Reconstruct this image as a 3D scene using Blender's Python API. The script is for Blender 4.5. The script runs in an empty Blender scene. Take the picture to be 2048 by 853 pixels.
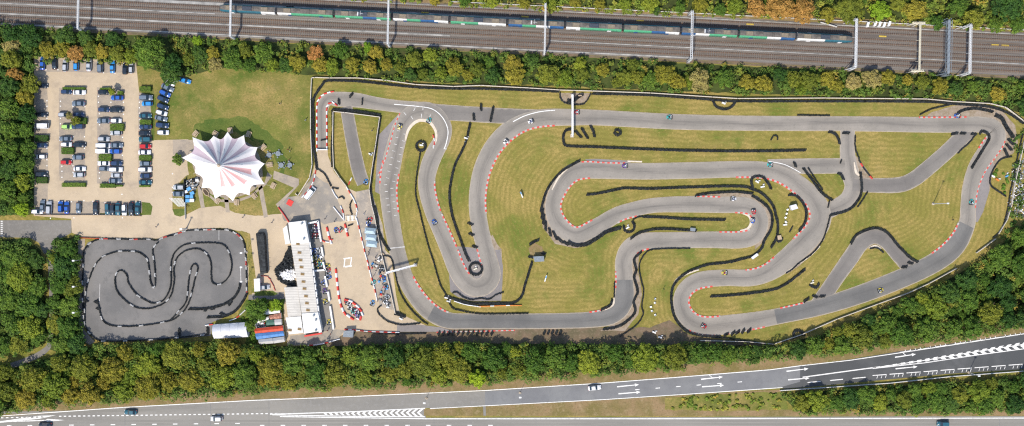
import bpy, bmesh, math, random
from mathutils import Vector, Matrix, noise as mnoise, kdtree
from mathutils.geometry import tessellate_polygon
random.seed(7)
PI = math.pi
S = 0.175          # metres covered by one pixel of the 2048 px survey at ground level
H = 350.0          # flying height of the camera
sc = bpy.context.scene
COL = sc.collection
R = random.Random(11)

def P(x, y, h=0.0):
    """survey position -> world point; h = height of the traced edge above ground"""
    k = (1 - h / H) * S
    return Vector(((x - 1024) * k, (426.5 - y) * k, h))

# ------------------------------------------------------------------ materials
def newmat(name, rough=0.85, spec=0.25):
    m = bpy.data.materials.new(name); m.use_nodes = True
    b = m.node_tree.nodes['Principled BSDF']
    b.inputs['Roughness'].default_value = rough
    b.inputs['Specular IOR Level'].default_value = spec
    return m, m.node_tree, b

def mixn(nt, fac, a, b):
    n = nt.nodes.new('ShaderNodeMix'); n.data_type = 'RGBA'
    for s, v in ((0, fac), (6, a), (7, b)):
        if hasattr(v, 'is_linked'): nt.links.new(v, n.inputs[s])
        else: n.inputs[s].default_value = v if s == 0 else (v[0], v[1], v[2], 1)
    return n.outputs[2]

def noisen(nt, co, scale, detail=3, lo=0.35, hi=0.65, rough=0.55, stretch=None, dist=0.0):
    if stretch:
        mp = nt.nodes.new('ShaderNodeMapping'); mp.inputs['Scale'].default_value = stretch[:3]
        if len(stretch) > 3: mp.inputs['Rotation'].default_value = (0, 0, stretch[3])
        nt.links.new(co, mp.inputs[0]); co = mp.outputs[0]
    n = nt.nodes.new('ShaderNodeTexNoise'); n.inputs['Scale'].default_value = scale
    n.inputs['Detail'].default_value = detail; n.inputs['Roughness'].default_value = rough
    n.inputs['Distortion'].default_value = dist
    nt.links.new(co, n.inputs['Vector'])
    r = nt.nodes.new('ShaderNodeMapRange'); r.inputs[1].default_value = lo; r.inputs[2].default_value = hi
    nt.links.new(n.outputs[0], r.inputs[0])
    return r.outputs[0]

def world_co(nt):
    return nt.nodes.new('ShaderNodeNewGeometry').outputs['Position']
def obj_co(nt):
    return nt.nodes.new('ShaderNodeTexCoord').outputs['Object']

def surf(name, base, layers, rough=0.9, spec=0.15, bump=0.0, bscale=3.0):
    """base colour plus (colour, scale, lo, hi, strength[, stretch]) noise layers over world position"""
    m, nt, b = newmat(name, rough, spec)
    co = world_co(nt); c = base
    for L in layers:
        col, s, lo, hi, st = L[:5]
        f = noisen(nt, co, s, 5, lo, hi, 0.6, L[5] if len(L) > 5 else None)
        ml = nt.nodes.new('ShaderNodeMath'); ml.operation = 'MULTIPLY'; ml.inputs[1].default_value = st
        nt.links.new(f, ml.inputs[0])
        c = mixn(nt, ml.outputs[0], c, col)
    if hasattr(c, 'is_linked'): nt.links.new(c, b.inputs['Base Color'])
    else: b.inputs['Base Color'].default_value = (*c, 1)
    if bump:
        nz = nt.nodes.new('ShaderNodeTexNoise'); nz.inputs['Scale'].default_value = bscale; nz.inputs['Detail'].default_value = 4
        nt.links.new(co, nz.inputs['Vector'])
        bp = nt.nodes.new('ShaderNodeBump'); bp.inputs['Strength'].default_value = bump; bp.inputs['Distance'].default_value = 0.2
        nt.links.new(nz.outputs[0], bp.inputs['Height']); nt.links.new(bp.outputs[0], b.inputs['Normal'])
    return m

def plain(name, col, rough=0.6, spec=0.3, metal=0.0, var=0.12, scale=2.0):
    m, nt, b = newmat(name, rough, spec)
    b.inputs['Metallic'].default_value = metal
    f = noisen(nt, obj_co(nt), scale, 3, 0.3, 0.7)
    d = tuple(v * (1 - var * 2) for v in col); l = tuple(min(1, v * (1 + var)) for v in col)
    nt.links.new(mixn(nt, f, d, l), b.inputs['Base Color'])
    return m

def leafmat(name, dark, mid, tip, tip_amt=0.5):
    m, nt, b = newmat(name, 0.75, 0.2)
    co = obj_co(nt)
    c = mixn(nt, noisen(nt, co, 2.2, 3, 0.38, 0.62), dark, mid)
    f = noisen(nt, co, 6.0, 2, 0.52, 0.66)
    ml = nt.nodes.new('ShaderNodeMath'); ml.operation = 'MULTIPLY'; ml.inputs[1].default_value = tip_amt
    nt.links.new(f, ml.inputs[0])
    c = mixn(nt, ml.outputs[0], c, tip)
    oi = nt.nodes.new('ShaderNodeObjectInfo')
    hv = nt.nodes.new('ShaderNodeHueSaturation')
    r = nt.nodes.new('ShaderNodeMapRange'); r.inputs[3].default_value = 0.82; r.inputs[4].default_value = 1.22
    nt.links.new(oi.outputs['Random'], r.inputs[0]); nt.links.new(r.outputs[0], hv.inputs['Value'])
    r2 = nt.nodes.new('ShaderNodeMapRange'); r2.inputs[3].default_value = 0.515; r2.inputs[4].default_value = 0.485
    nt.links.new(oi.outputs['Random'], r2.inputs[0]); nt.links.new(r2.outputs[0], hv.inputs['Hue'])
    nt.links.new(c, hv.inputs['Color']); nt.links.new(hv.outputs[0], b.inputs['Base Color'])
    return m

M = {}
def grassmat(name, straw, olive, green, amt_green, band=True):
    m, nt, b = newmat(name, 0.95, 0.08)
    co = world_co(nt)
    c = mixn(nt, noisen(nt, co, 0.06, 7, 0.42, 0.58, 0.68), straw, olive)
    f = noisen(nt, co, 0.045, 7, 0.50, 0.63, 0.68)
    ml = nt.nodes.new('ShaderNodeMath'); ml.operation = 'MULTIPLY'; ml.inputs[1].default_value = amt_green
    nt.links.new(f, ml.inputs[0]); c = mixn(nt, ml.outputs[0], c, green)
    f = noisen(nt, co, 0.10, 7, 0.60, 0.72, 0.7)
    ml = nt.nodes.new('ShaderNodeMath'); ml.operation = 'MULTIPLY'; ml.inputs[1].default_value = 0.6
    nt.links.new(f, ml.inputs[0]); c = mixn(nt, ml.outputs[0], c, (0.38, 0.27, 0.13))
    # mown rows
    if band:
        at = nt.nodes.new('ShaderNodeAttribute'); at.attribute_name = 'row_distance'
        nw = nt.nodes.new('ShaderNodeTexNoise'); nw.inputs['Scale'].default_value = 0.15; nw.inputs['Detail'].default_value = 3; nt.links.new(co, nw.inputs['Vector'])
        ad = nt.nodes.new('ShaderNodeMath'); ad.operation = 'MULTIPLY_ADD'; ad.inputs[1].default_value = 2.5; nt.links.new(nw.outputs[0], ad.inputs[0]); nt.links.new(at.outputs['Fac'], ad.inputs[2])
        cb = nt.nodes.new('ShaderNodeCombineXYZ'); nt.links.new(ad.outputs[0], cb.inputs[0])
        w = nt.nodes.new('ShaderNodeTexWave'); w.bands_direction = 'X'; w.inputs['Scale'].default_value = 0.19
        nt.links.new(cb.outputs[0], w.inputs['Vector'])
        ml = nt.nodes.new('ShaderNodeMath'); ml.operation = 'MULTIPLY'; ml.inputs[1].default_value = 0.45
        nt.links.new(w.outputs['Fac'], ml.inputs[0]); c = mixn(nt, ml.outputs[0], c, tuple(v * 0.62 for v in olive))
    c = mixn(nt, noisen(nt, co, 1.6, 4, 0.4, 0.75, 0.7), c, tuple(v * 0.72 for v in olive))
    f = noisen(nt, co, 0.9, 5, 0.56, 0.72, 0.7)
    ml = nt.nodes.new('ShaderNodeMath'); ml.operation = 'MULTIPLY'; ml.inputs[1].default_value = 0.5
    nt.links.new(f, ml.inputs[0]); c = mixn(nt, ml.outputs[0], c, tuple(min(1, v * 1.3) for v in straw))
    nt.links.new(c, b.inputs['Base Color'])
    nz = nt.nodes.new('ShaderNodeTexNoise'); nz.inputs['Scale'].default_value = 2.5; nz.inputs['Detail'].default_value = 5
    nt.links.new(co, nz.inputs['Vector'])
    bp = nt.nodes.new('ShaderNodeBump'); bp.inputs['Strength'].default_value = 0.5; bp.inputs['Distance'].default_value = 0.25
    nt.links.new(nz.outputs[0], bp.inputs['Height']); nt.links.new(bp.outputs[0], b.inputs['Normal'])
    return m
M['grass'] = grassmat('dry_grass', (0.345, 0.252, 0.086), (0.222, 0.195, 0.048), (0.09, 0.145, 0.022), 0.9)
M['lawn'] = grassmat('green_lawn', (0.335, 0.24, 0.09), (0.17, 0.175, 0.042), (0.07, 0.12, 0.02), 0.95)
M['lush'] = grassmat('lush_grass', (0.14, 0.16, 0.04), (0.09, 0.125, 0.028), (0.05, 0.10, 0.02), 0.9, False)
M['verge'] = surf('dry_verge', (0.25, 0.17, 0.09), [((0.16, 0.13, 0.045), 0.15, 0.4, 0.6, 0.9), ((0.33, 0.24, 0.14), 0.6, 0.5, 0.7, 0.7), ((0.09, 0.08, 0.03), 1.5, 0.5, 0.7, 0.5)], bump=0.4)
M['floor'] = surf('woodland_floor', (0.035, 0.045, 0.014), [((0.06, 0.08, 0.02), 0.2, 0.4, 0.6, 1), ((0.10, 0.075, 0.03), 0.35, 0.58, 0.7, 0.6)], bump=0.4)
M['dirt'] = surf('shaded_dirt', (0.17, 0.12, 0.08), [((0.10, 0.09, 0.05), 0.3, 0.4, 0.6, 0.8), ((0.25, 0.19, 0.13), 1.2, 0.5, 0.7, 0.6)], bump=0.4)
M['tan'] = surf('sandy_yard', (0.47, 0.375, 0.26), [((0.40, 0.32, 0.225), 0.07, 0.4, 0.62, 0.9), ((0.29, 0.235, 0.18), 0.16, 0.52, 0.7, 0.6), ((0.50, 0.40, 0.29), 0.9, 0.5, 0.72, 0.5), ((0.24, 0.20, 0.16), 2.2, 0.60, 0.75, 0.5)], bump=0.15)
M['baytan'] = surf('parking_bay_gravel', (0.33, 0.275, 0.215), [((0.25, 0.215, 0.18), 0.3, 0.45, 0.6, 0.8), ((0.40, 0.33, 0.25), 1.5, 0.5, 0.7, 0.6)], bump=0.2)
M['tarmac'] = surf('kart_track_tarmac', (0.262, 0.236, 0.216), [((0.215, 0.195, 0.182), 0.06, 0.4, 0.6, 0.9), ((0.29, 0.26, 0.245), 0.22, 0.5, 0.7, 0.5), ((0.15, 0.14, 0.14), 0.5, 0.58, 0.75, 0.35), ((0.3, 0.28, 0.27), 3.0, 0.5, 0.7, 0.25)])
M['tarmac_dark'] = surf('damp_track_tarmac', (0.135, 0.135, 0.14), [((0.175, 0.17, 0.17), 0.07, 0.4, 0.6, 0.9), ((0.125, 0.125, 0.135), 0.5, 0.5, 0.7, 0.5)])
def trackmat(name, base, dark, light, wear=.5, edge=(0.33, 0.29, 0.24)):
    m, nt, b = newmat(name, 0.9, 0.15); co = world_co(nt); N = nt.nodes.new; Lk = nt.links.new
    def math_(op, x, y=None, clamp=False):
        n = N('ShaderNodeMath'); n.operation = op; n.use_clamp = clamp
        for i, v in enumerate((x, y)):
            if v is None: continue
            if hasattr(v, 'is_linked'): Lk(v, n.inputs[i])
            else: n.inputs[i].default_value = v
        return n.outputs[0]
    A = N('ShaderNodeAttribute'); A.attribute_name = 'across'; B_ = N('ShaderNodeAttribute'); B_.attribute_name = 'along'
    ac, al = A.outputs['Fac'], B_.outputs['Fac']
    cb = N('ShaderNodeCombineXYZ'); Lk(math_('MULTIPLY', al, .02), cb.inputs[0]); wob = N('ShaderNodeTexNoise'); wob.inputs['Scale'].default_value = 1; wob.inputs['Detail'].default_value = 1; Lk(cb.outputs[0], wob.inputs['Vector'])
    off = math_('MULTIPLY', math_('SUBTRACT', wob.outputs[0], .5), 3.0)
    line_ = math_('SUBTRACT', 1.0, math_('MULTIPLY', math_('ABSOLUTE', math_('SUBTRACT', ac, off)), 1.5), True)
    cs = N('ShaderNodeCombineXYZ'); Lk(math_('MULTIPLY', al, .06), cs.inputs[0]); Lk(math_('MULTIPLY', ac, 3.0), cs.inputs[1])
    st = noisen(nt, cs.outputs[0], 1.4, 4, .35, .7, .65)
    pn = N('ShaderNodeTexVoronoi'); pn.voronoi_dimensions = '1D'; Lk(math_('MULTIPLY', al, .022), pn.inputs['W']); sp = N('ShaderNodeSeparateColor'); Lk(pn.outputs['Color'], sp.inputs[0])
    c = mixn(nt, math_('MULTIPLY', sp.outputs[0], .8), base, tuple(v * .86 for v in base))
    c = mixn(nt, noisen(nt, co, .07, 5, .4, .62, .62), c, light)
    c = mixn(nt, math_('MULTIPLY', math_('MULTIPLY', line_, math_('ADD', math_('MULTIPLY', st, .8), .35)), wear), c, dark)
    c = mixn(nt, math_('MULTIPLY', noisen(nt, co, 1.3, 4, .56, .74), .35), c, dark)
    ed = math_('MULTIPLY', math_('SUBTRACT', math_('ABSOLUTE', ac), .80), 5.0, True)
    c = mixn(nt, math_('MULTIPLY', ed, noisen(nt, co, .5, 4, .4, .65)), c, edge)
    Lk(c, b.inputs['Base Color']); return m
M['tarmac'] = trackmat('kart_track_tarmac', (0.245, 0.222, 0.192), (0.125, 0.115, 0.105), (0.285, 0.255, 0.220), .75)
M['tarmac_dark'] = trackmat('damp_track_tarmac', (0.140, 0.137, 0.132), (0.10, 0.098, 0.095), (0.175, 0.168, 0.158), .7, (0.2, 0.18, 0.15))
M['tarmac_oldr'] = trackmat('old_track_tarmac', (0.170, 0.155, 0.142), (0.115, 0.107, 0.10), (0.205, 0.187, 0.168), .4)
M['rubber'] = surf('rubbered_line', (0.205, 0.185, 0.175), [((0.245, 0.22, 0.205), 0.12, 0.4, 0.6, 0.9)])
M['tarmac_old'] = surf('old_track_tarmac', (0.205, 0.185, 0.178), [((0.25, 0.225, 0.21), 0.1, 0.42, 0.6, 0.9), ((0.15, 0.14, 0.135), 1.2, 0.5, 0.7, 0.5)], bump=0.1)
M['tarmac_small'] = surf('small_circuit_tarmac', (0.138, 0.133, 0.128), [((0.185, 0.175, 0.165), 0.06, 0.42, 0.6, 1), ((0.115, 0.112, 0.108), 0.3, 0.55, 0.72, 0.7), ((0.27, 0.26, 0.25), 1.5, 0.6, 0.75, 0.4)])
M['concrete'] = surf('track_edge_concrete', (0.42, 0.36, 0.29), [((0.33, 0.27, 0.2), 0.6, 0.4, 0.6, 0.9)])
M['grit'] = surf('gritty_runoff', (0.30, 0.24, 0.185), [((0.22, 0.17, 0.11), 0.5, 0.42, 0.6, 0.9), ((0.38, 0.32, 0.26), 1.5, 0.5, 0.7, 0.6)], bump=0.2)
M['yardtar'] = surf('worn_yard_asphalt', (0.27, 0.24, 0.205), [((0.22, 0.20, 0.175), 0.12, 0.4, 0.6, 0.9), ((0.36, 0.305, 0.235), 0.25, 0.5, 0.64, 0.9), ((0.17, 0.155, 0.14), 1.2, 0.58, 0.75, 0.5)])
M['apron'] = surf('dusty_apron', (0.33, 0.285, 0.235), [((0.26, 0.23, 0.20), 0.2, 0.4, 0.6, 0.9), ((0.42, 0.35, 0.27), 0.6, 0.5, 0.66, 0.8), ((0.16, 0.14, 0.12), 1.6, 0.6, 0.75, 0.6)])
M['asphalt'] = surf('grey_asphalt', (0.20, 0.185, 0.165), [((0.165, 0.155, 0.142), 0.1, 0.4, 0.6, 0.9), ((0.26, 0.245, 0.23), 0.9, 0.5, 0.7, 0.5)])
M['mway'] = surf('motorway_asphalt', (0.245, 0.23, 0.205), [((0.195, 0.185, 0.168), 0.08, 0.4, 0.6, 0.9, (0.25, 1, 1)), ((0.28, 0.27, 0.26), 0.9, 0.5, 0.7, 0.4)])
M['wheel'] = surf('worn_wheel_track', (0.20, 0.19, 0.17), [((0.235, 0.222, 0.2), 0.3, 0.42, 0.6, 0.9, (.1, 1, 1))])
M['slip'] = surf('slip_road_asphalt', (0.075, 0.078, 0.08), [((0.105, 0.107, 0.108), 0.06, 0.45, 0.65, 0.9, (1, 1, 1)), ((0.15, 0.15, 0.155), 0.05, 0.6, 0.7, 0.7)])
M['slip_mid'] = surf('worn_slip_asphalt', (0.165, 0.165, 0.17), [((0.20, 0.2, 0.2), 0.08, 0.4, 0.6, 0.9), ((0.13, 0.13, 0.135), 0.5, 0.5, 0.7, 0.4)])
M['paint'] = surf('white_road_paint', (0.72, 0.71, 0.68), [((0.42, 0.41, 0.40), 1.2, 0.5, 0.68, 0.8)])
M['paint_worn'] = surf('worn_white_paint', (0.55, 0.53, 0.50), [((0.34, 0.33, 0.32), 0.8, 0.42, 0.6, 0.9)])
M['red'] = plain('red_plastic', (0.60, 0.045, 0.035), 0.5)
M['kerbred'] = surf('red_kerb_paint', (0.55, 0.075, 0.06), [((0.45, 0.2, 0.17), 1.0, 0.5, 0.7, 0.7)])
M['kerbwhite'] = surf('pale_kerb_paint', (0.42, 0.39, 0.36), [((0.28, 0.26, 0.24), 1.0, 0.45, 0.65, 0.8)])
M['white'] = plain('white_plastic', (0.78, 0.77, 0.76), 0.5)
M['fencewood'] = plain('pale_fence_timber', (0.56, 0.50, 0.42), 0.7)
M['tyre'] = plain('black_rubber', (0.030, 0.034, 0.036), 0.75, var=0.4, scale=1.2)
M['ballast'] = None
def ballast():
    m, nt, b = newmat('railway_ballast', 0.95, 0.1)
    co = world_co(nt)
    ang = -math.atan(0.0495)
    mp = nt.nodes.new('ShaderNodeMapping'); mp.vector_type = 'TEXTURE'; mp.inputs['Rotation'].default_value = (0, 0, ang)
    nt.links.new(co, mp.inputs[0]); q = mp.outputs[0]
    c = mixn(nt, noisen(nt, q, 0.7, 4, 0.4, 0.6, 0.6, (0.03, 1, 1)), (0.185, 0.162, 0.142), (0.115, 0.098, 0.085))
    c = mixn(nt, noisen(nt, q, 0.5, 3, 0.5, 0.68, 0.6, (0.012, 1.7, 1)), c, (0.25, 0.235, 0.215))
    c = mixn(nt, noisen(nt, q, 0.9, 3, 0.55, 0.72, 0.6, (0.02, 1.5, 1)), c, (0.15, 0.10, 0.065))
    c = mixn(nt, noisen(nt, q, 3.0, 4, 0.5, 0.75, 0.7), c, (0.09, 0.08, 0.08))
    # the right-hand end is rustier
    nt.links.new(c, b.inputs['Base Color'])
    nz = nt.nodes.new('ShaderNodeTexNoise'); nz.inputs['Scale'].default_value = 5
    nt.links.new(co, nz.inputs['Vector'])
    bp = nt.nodes.new('ShaderNodeBump'); bp.inputs['Strength'].default_value = 0.4; bp.inputs['Distance'].default_value = 0.1
    nt.links.new(nz.outputs[0], bp.inputs['Height']); nt.links.new(bp.outputs[0], b.inputs['Normal'])
    return m
M['ballast'] = ballast()
M['sleeper'] = plain('concrete_sleeper', (0.155, 0.136, 0.12), 0.9, var=0.15)
M['trough'] = plain('concrete_trough', (0.33, 0.32, 0.30), 0.9, var=0.25, scale=.3)
M['rust'] = surf('rust_stained_ballast', (0.125, 0.10, 0.082), [((0.18, 0.125, 0.085), 0.3, 0.4, 0.6, 0.9, (0.04, 1, 1)), ((0.095, 0.082, 0.072), 0.5, 0.5, 0.65, 0.9, (0.03, 1, 1))])
M['rail'] = plain('rusty_rail', (0.20, 0.12, 0.085), 0.5, var=0.2)
M['steel'] = plain('galvanised_steel', (0.62, 0.62, 0.62), 0.5, metal=0.1)
M['cream'] = plain('cream_painted_steel', (0.62, 0.57, 0.45), 0.55)
M['darksteel'] = plain('dark_grey_steel', (0.20, 0.23, 0.26), 0.5)
M['wire'] = plain('copper_wire', (0.12, 0.1, 0.09), 0.6)
M['glass'] = plain('dark_glass', (0.02, 0.035, 0.05), 0.12, 0.6, var=0.1)
M['black'] = plain('black_plastic', (0.022, 0.024, 0.028), 0.55)
M['lamp'] = plain('clear_lamp_glass', (0.75, 0.77, 0.8), 0.15, 0.6)
M['taillamp'] = plain('red_lamp_glass', (0.45, 0.02, 0.02), 0.2, 0.5)
M['timber'] = plain('weathered_timber', (0.42, 0.32, 0.22), 0.8)
M['bark'] = plain('bark', (0.09, 0.065, 0.045), 0.95, var=0.3, scale=5)
def ribbed(name, a, b_, scale, direction='Y', rough=0.6):
    m, nt, b = newmat(name, rough, 0.3)
    co = obj_co(nt)
    w = nt.nodes.new('ShaderNodeTexWave'); w.bands_direction = direction; w.inputs['Scale'].default_value = scale; w.inputs['Distortion'].default_value = 1.2
    nt.links.new(co, w.inputs['Vector'])
    ml = nt.nodes.new('ShaderNodeMath'); ml.operation = 'MULTIPLY'; ml.inputs[1].default_value = 0.6; nt.links.new(w.outputs['Fac'], ml.inputs[0])
    c = mixn(nt, ml.outputs[0], a, b_)
    c = mixn(nt, noisen(nt, co, 0.5, 5, 0.5, 0.7), c, tuple(v * 0.75 for v in a))
    nt.links.new(c, b.inputs['Base Color'])
    return m
M['ribroof'] = ribbed('ribbed_pale_roof', (0.54, 0.51, 0.46), (0.36, 0.34, 0.31), 0.35)
M['flatroof'] = plain('white_membrane_roof', (0.68, 0.67, 0.64), 0.6, var=0.09, scale=0.5)
M['wall'] = plain('painted_wall', (0.60, 0.59, 0.57), 0.7)
M['greyroof'] = ribbed('grey_sheet_roof', (0.47, 0.46, 0.45), (0.32, 0.31, 0.31), 0.8, 'X')
M['redroof'] = plain('red_sheet_roof', (0.50, 0.07, 0.035), 0.6, var=0.15, scale=1)
M['blueroof'] = plain('blue_sheet_roof', (0.09, 0.22, 0.48), 0.6, var=0.15, scale=1)
M['marquee'] = plain('grey_white_canvas', (0.60, 0.60, 0.63), 0.7, var=0.06, scale=0.5)
M['canvas'] = plain('white_tent_canvas', (0.70, 0.66, 0.655), 0.8, var=0.03, scale=0.3)
M['canvas_lilac'] = plain('lilac_tent_stripe', (0.46, 0.37, 0.41), 0.8, var=0.05, scale=0.3)
M['canvas_pink'] = plain('pink_tent_stripe', (0.62, 0.35, 0.34), 0.8, var=0.05, scale=0.3)
M['skylight'] = plain('brown_skylight', (0.20, 0.13, 0.05), 0.3)
M['bluebox'] = plain('blue_bin_plastic', (0.10, 0.32, 0.60), 0.5)
M['gazebo'] = plain('pale_blue_canopy', (0.36, 0.45, 0.50), 0.6, var=0.1)
M['skin'] = plain('skin', (0.45, 0.28, 0.2), 0.6)
CARC = {'white': (0.75, 0.75, 0.76), 'silver': (0.42, 0.44, 0.47), 'grey': (0.14, 0.18, 0.23), 'black': (0.014, 0.02, 0.03), 'navy': (0.02, 0.045, 0.11),
        'blue': (0.02, 0.10, 0.42), 'bright blue': (0.03, 0.25, 0.60), 'teal': (0.02, 0.10, 0.14), 'red': (0.50, 0.02, 0.02), 'lime green': (0.38, 0.62, 0.16),
        'yellow': (0.62, 0.50, 0.05), 'orange': (0.6, 0.17, 0.03), 'turquoise': (0.03, 0.38, 0.36), 'purple': (0.12, 0.05, 0.25)}
for k, v in CARC.items():
    m, nt, b = newmat('paint_' + k.replace(' ', '_'), 0.28, 0.5)
    f = noisen(nt, obj_co(nt), 1.5, 3, 0.3, 0.7)
    nt.links.new(mixn(nt, f, tuple(x * 0.85 for x in v), v), b.inputs['Base Color'])
    b.inputs['Coat Weight'].default_value = 0.5; b.inputs['Coat Roughness'].default_value = 0.08
    M['car ' + k] = m
for k, v in {'dark': (0.03, 0.035, 0.05), 'red': (0.45, 0.03, 0.03), 'blue': (0.03, 0.08, 0.3), 'white': (0.7, 0.7, 0.7), 'grey': (0.2, 0.2, 0.22), 'yellow': (0.6, 0.5, 0.06)}.items():
    M['cloth ' + k] = plain('cloth_' + k, v, 0.9)
M['leaf green'] = leafmat('green_leaves', (0.038, 0.077, 0.011), (0.087, 0.162, 0.018), (0.174, 0.246, 0.031))
M['leaf dark green'] = leafmat('dark_green_leaves', (0.021, 0.052, 0.011), (0.050, 0.110, 0.016), (0.100, 0.167, 0.024))
M['leaf olive'] = leafmat('olive_leaves', (0.072, 0.090, 0.011), (0.155, 0.177, 0.018), (0.261, 0.266, 0.031))
M['leaf golden'] = leafmat('golden_leaves', (0.119, 0.108, 0.014), (0.255, 0.224, 0.023), (0.382, 0.305, 0.038))
M['leaf orange'] = leafmat('orange_leaves', (0.170, 0.117, 0.020), (0.319, 0.229, 0.036), (0.435, 0.305, 0.054))
M['leaf orange'] = leafmat('orange_leaves', (0.20, 0.115, 0.025), (0.38, 0.20, 0.05), (0.56, 0.29, 0.08))
M['leaf lime'] = leafmat('lime_leaves', (0.128, 0.198, 0.012), (0.228, 0.344, 0.018), (0.313, 0.414, 0.034))
M['leaf yellow green'] = leafmat('yellow_green_leaves', (0.093, 0.126, 0.013), (0.182, 0.229, 0.020), (0.295, 0.326, 0.031))
M['leaf brown'] = leafmat('brown_leaves', (0.162, 0.135, 0.048), (0.292, 0.250, 0.072), (0.382, 0.326, 0.101))
def undermat(name, a, b_, c_, d_):
    m, nt, b = newmat(name, 0.8, 0.15)
    co = world_co(nt)
    c = mixn(nt, noisen(nt, co, 0.12, 3, 0.4, 0.6), a, b_)
    c = mixn(nt, noisen(nt, co, 0.33, 3, 0.52, 0.62), c, c_)
    c = mixn(nt, noisen(nt, co, 0.21, 3, 0.60, 0.68), c, d_)
    c = mixn(nt, noisen(nt, co, 1.3, 3, 0.45, 0.7), c, tuple(v * 1.5 for v in b_))
    nt.links.new(c, b.inputs['Base Color'])
    return m
M['under'] = undermat('mixed_undergrowth', (0.045, 0.085, 0.016), (0.08, 0.13, 0.022), (0.17, 0.18, 0.028), (0.30, 0.21, 0.04))
M['under_dark'] = undermat('dark_undergrowth', (0.035, 0.07, 0.014), (0.06, 0.11, 0.02), (0.10, 0.14, 0.025), (0.17, 0.16, 0.03))
M['under_yellow'] = undermat('yellow_scrub', (0.17, 0.19, 0.028), (0.11, 0.16, 0.024), (0.33, 0.29, 0.05), (0.42, 0.25, 0.05))
M['heather'] = undermat('greenery', (0.05, 0.10, 0.014), (0.08, 0.15, 0.018), (0.13, 0.2, 0.025), (0.2, 0.22, 0.03))

# ------------------------------------------------------------------ object helpers
def link(o): COL.objects.link(o); return o
def tag(o, label=None, cat=None, group=None, kind=None):
    if label: o['label'] = label
    if cat: o['category'] = cat
    if group: o['group'] = group
    if kind: o['kind'] = kind
    return o
def thing(name, label, cat, loc=(0, 0, 0), rz=0, group=None):
    o = link(bpy.data.objects.new(name, None)); o.location = loc; o.rotation_euler = (0, 0, rz)
    o.empty_display_size = 0.3
    return tag(o, label, cat, group)
class MB:
    """collects verts/faces with a material index, then links them as ONE mesh object"""
    def __init__(s): s.v = []; s.f = []; s.m = []
    def add(s, vs, fs, mi=0):
        n = len(s.v); s.v.extend(tuple(v) for v in vs); s.f.extend(tuple(i + n for i in f) for f in fs); s.m.extend([mi] * len(fs)); return s
    def box(s, c, d, rz=0, mi=0, taper=1.0, mat=None):
        x, y, z = d[0] / 2, d[1] / 2, d[2] / 2
        vs = [Vector((sx * x * (taper if sz > 0 else 1), sy * y * (taper if sz > 0 else 1), sz * z)) for sz in (-1, 1) for sx, sy in ((-1, -1), (1, -1), (1, 1), (-1, 1))]
        T = mat if mat is not None else Matrix.Translation(c) @ Matrix.Rotation(rz, 4, 'Z')
        return s.add([T @ v for v in vs], [(3, 2, 1, 0), (4, 5, 6, 7), (0, 1, 5, 4), (1, 2, 6, 5), (2, 3, 7, 6), (3, 0, 4, 7)], mi)
    def bar(s, a, b, r, n=6, mi=0, r2=None):
        a = Vector(a); b = Vector(b); d = (b - a)
        if d.length < 1e-6: return s
        q = d.to_track_quat('Z', 'Y'); r2 = r if r2 is None else r2
        vs = [a + q @ Vector((r * math.cos(2 * PI * i / n), r * math.sin(2 * PI * i / n), 0)) for i in range(n)]
        vs += [b + q @ Vector((r2 * math.cos(2 * PI * i / n), r2 * math.sin(2 * PI * i / n), 0)) for i in range(n)]
        fs = [(i, (i + 1) % n, n + (i + 1) % n, n + i) for i in range(n)] + [tuple(range(n))[::-1], tuple(range(n, 2 * n))]
        return s.add(vs, fs, mi)
    def prism(s, pts, z0, z1, mi=0, mtop=None, shrink=1.0):
        n = len(pts); cx = sum(p[0] for p in pts) / n; cy = sum(p[1] for p in pts) / n
        a = sum(pts[i][0] * pts[(i + 1) % n][1] - pts[(i + 1) % n][0] * pts[i][1] for i in range(n))
        if a < 0: pts = pts[::-1]
        vs = [(p[0], p[1], z0) for p in pts] + [(cx + (p[0] - cx) * shrink, cy + (p[1] - cy) * shrink, z1) for p in pts]
        s.add(vs, [(i, (i + 1) % n, n + (i + 1) % n, n + i) for i in range(n)] + [tuple(range(n))[::-1]], mi)
        s.add(vs[n:], [tuple(range(n))], mi if mtop is None else mtop); return s
    def lathe(s, c, prof, n=10, mi=0, cap=True):
        vs = []; 
        for r, z in prof: vs += [(c[0] + r * math.cos(2 * PI * i / n), c[1] + r * math.sin(2 * PI * i / n), c[2] + z) for i in range(n)]
        fs = [(k * n + i, k * n + (i + 1) % n, (k + 1) * n + (i + 1) % n, (k + 1) * n + i) for k in range(len(prof) - 1) for i in range(n)]
        if cap: fs.append(tuple(range((len(prof) - 1) * n, len(prof) * n)))
        return s.add(vs, fs, mi)
    def build(s, name, mats, parent=None, smooth=False):
        me = bpy.data.meshes.new(name); me.from_pydata(s.v, [], s.f)
        if not isinstance(mats, (list, tuple)): mats = [mats]
        for m in mats: me.materials.append(M[m] if isinstance(m, str) else m)
        if any(s.m): me.polygons.foreach_set('material_index', s.m)
        if smooth: me.polygons.foreach_set('use_smooth', [True] * len(s.f))
        me.update()
        o = link(bpy.data.objects.new(name, me))
        if parent: o.parent = parent
        return o
def copy_tree(o, parent=None):
    c = o.copy(); COL.objects.link(c)
    if parent: c.parent = parent
    for ch in o.children: copy_tree(ch, c)
    return c
def setmat(o, i, m):
    sl = o.material_slots[i]; sl.link = 'OBJECT'; sl.material = M[m] if isinstance(m, str) else m

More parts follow.
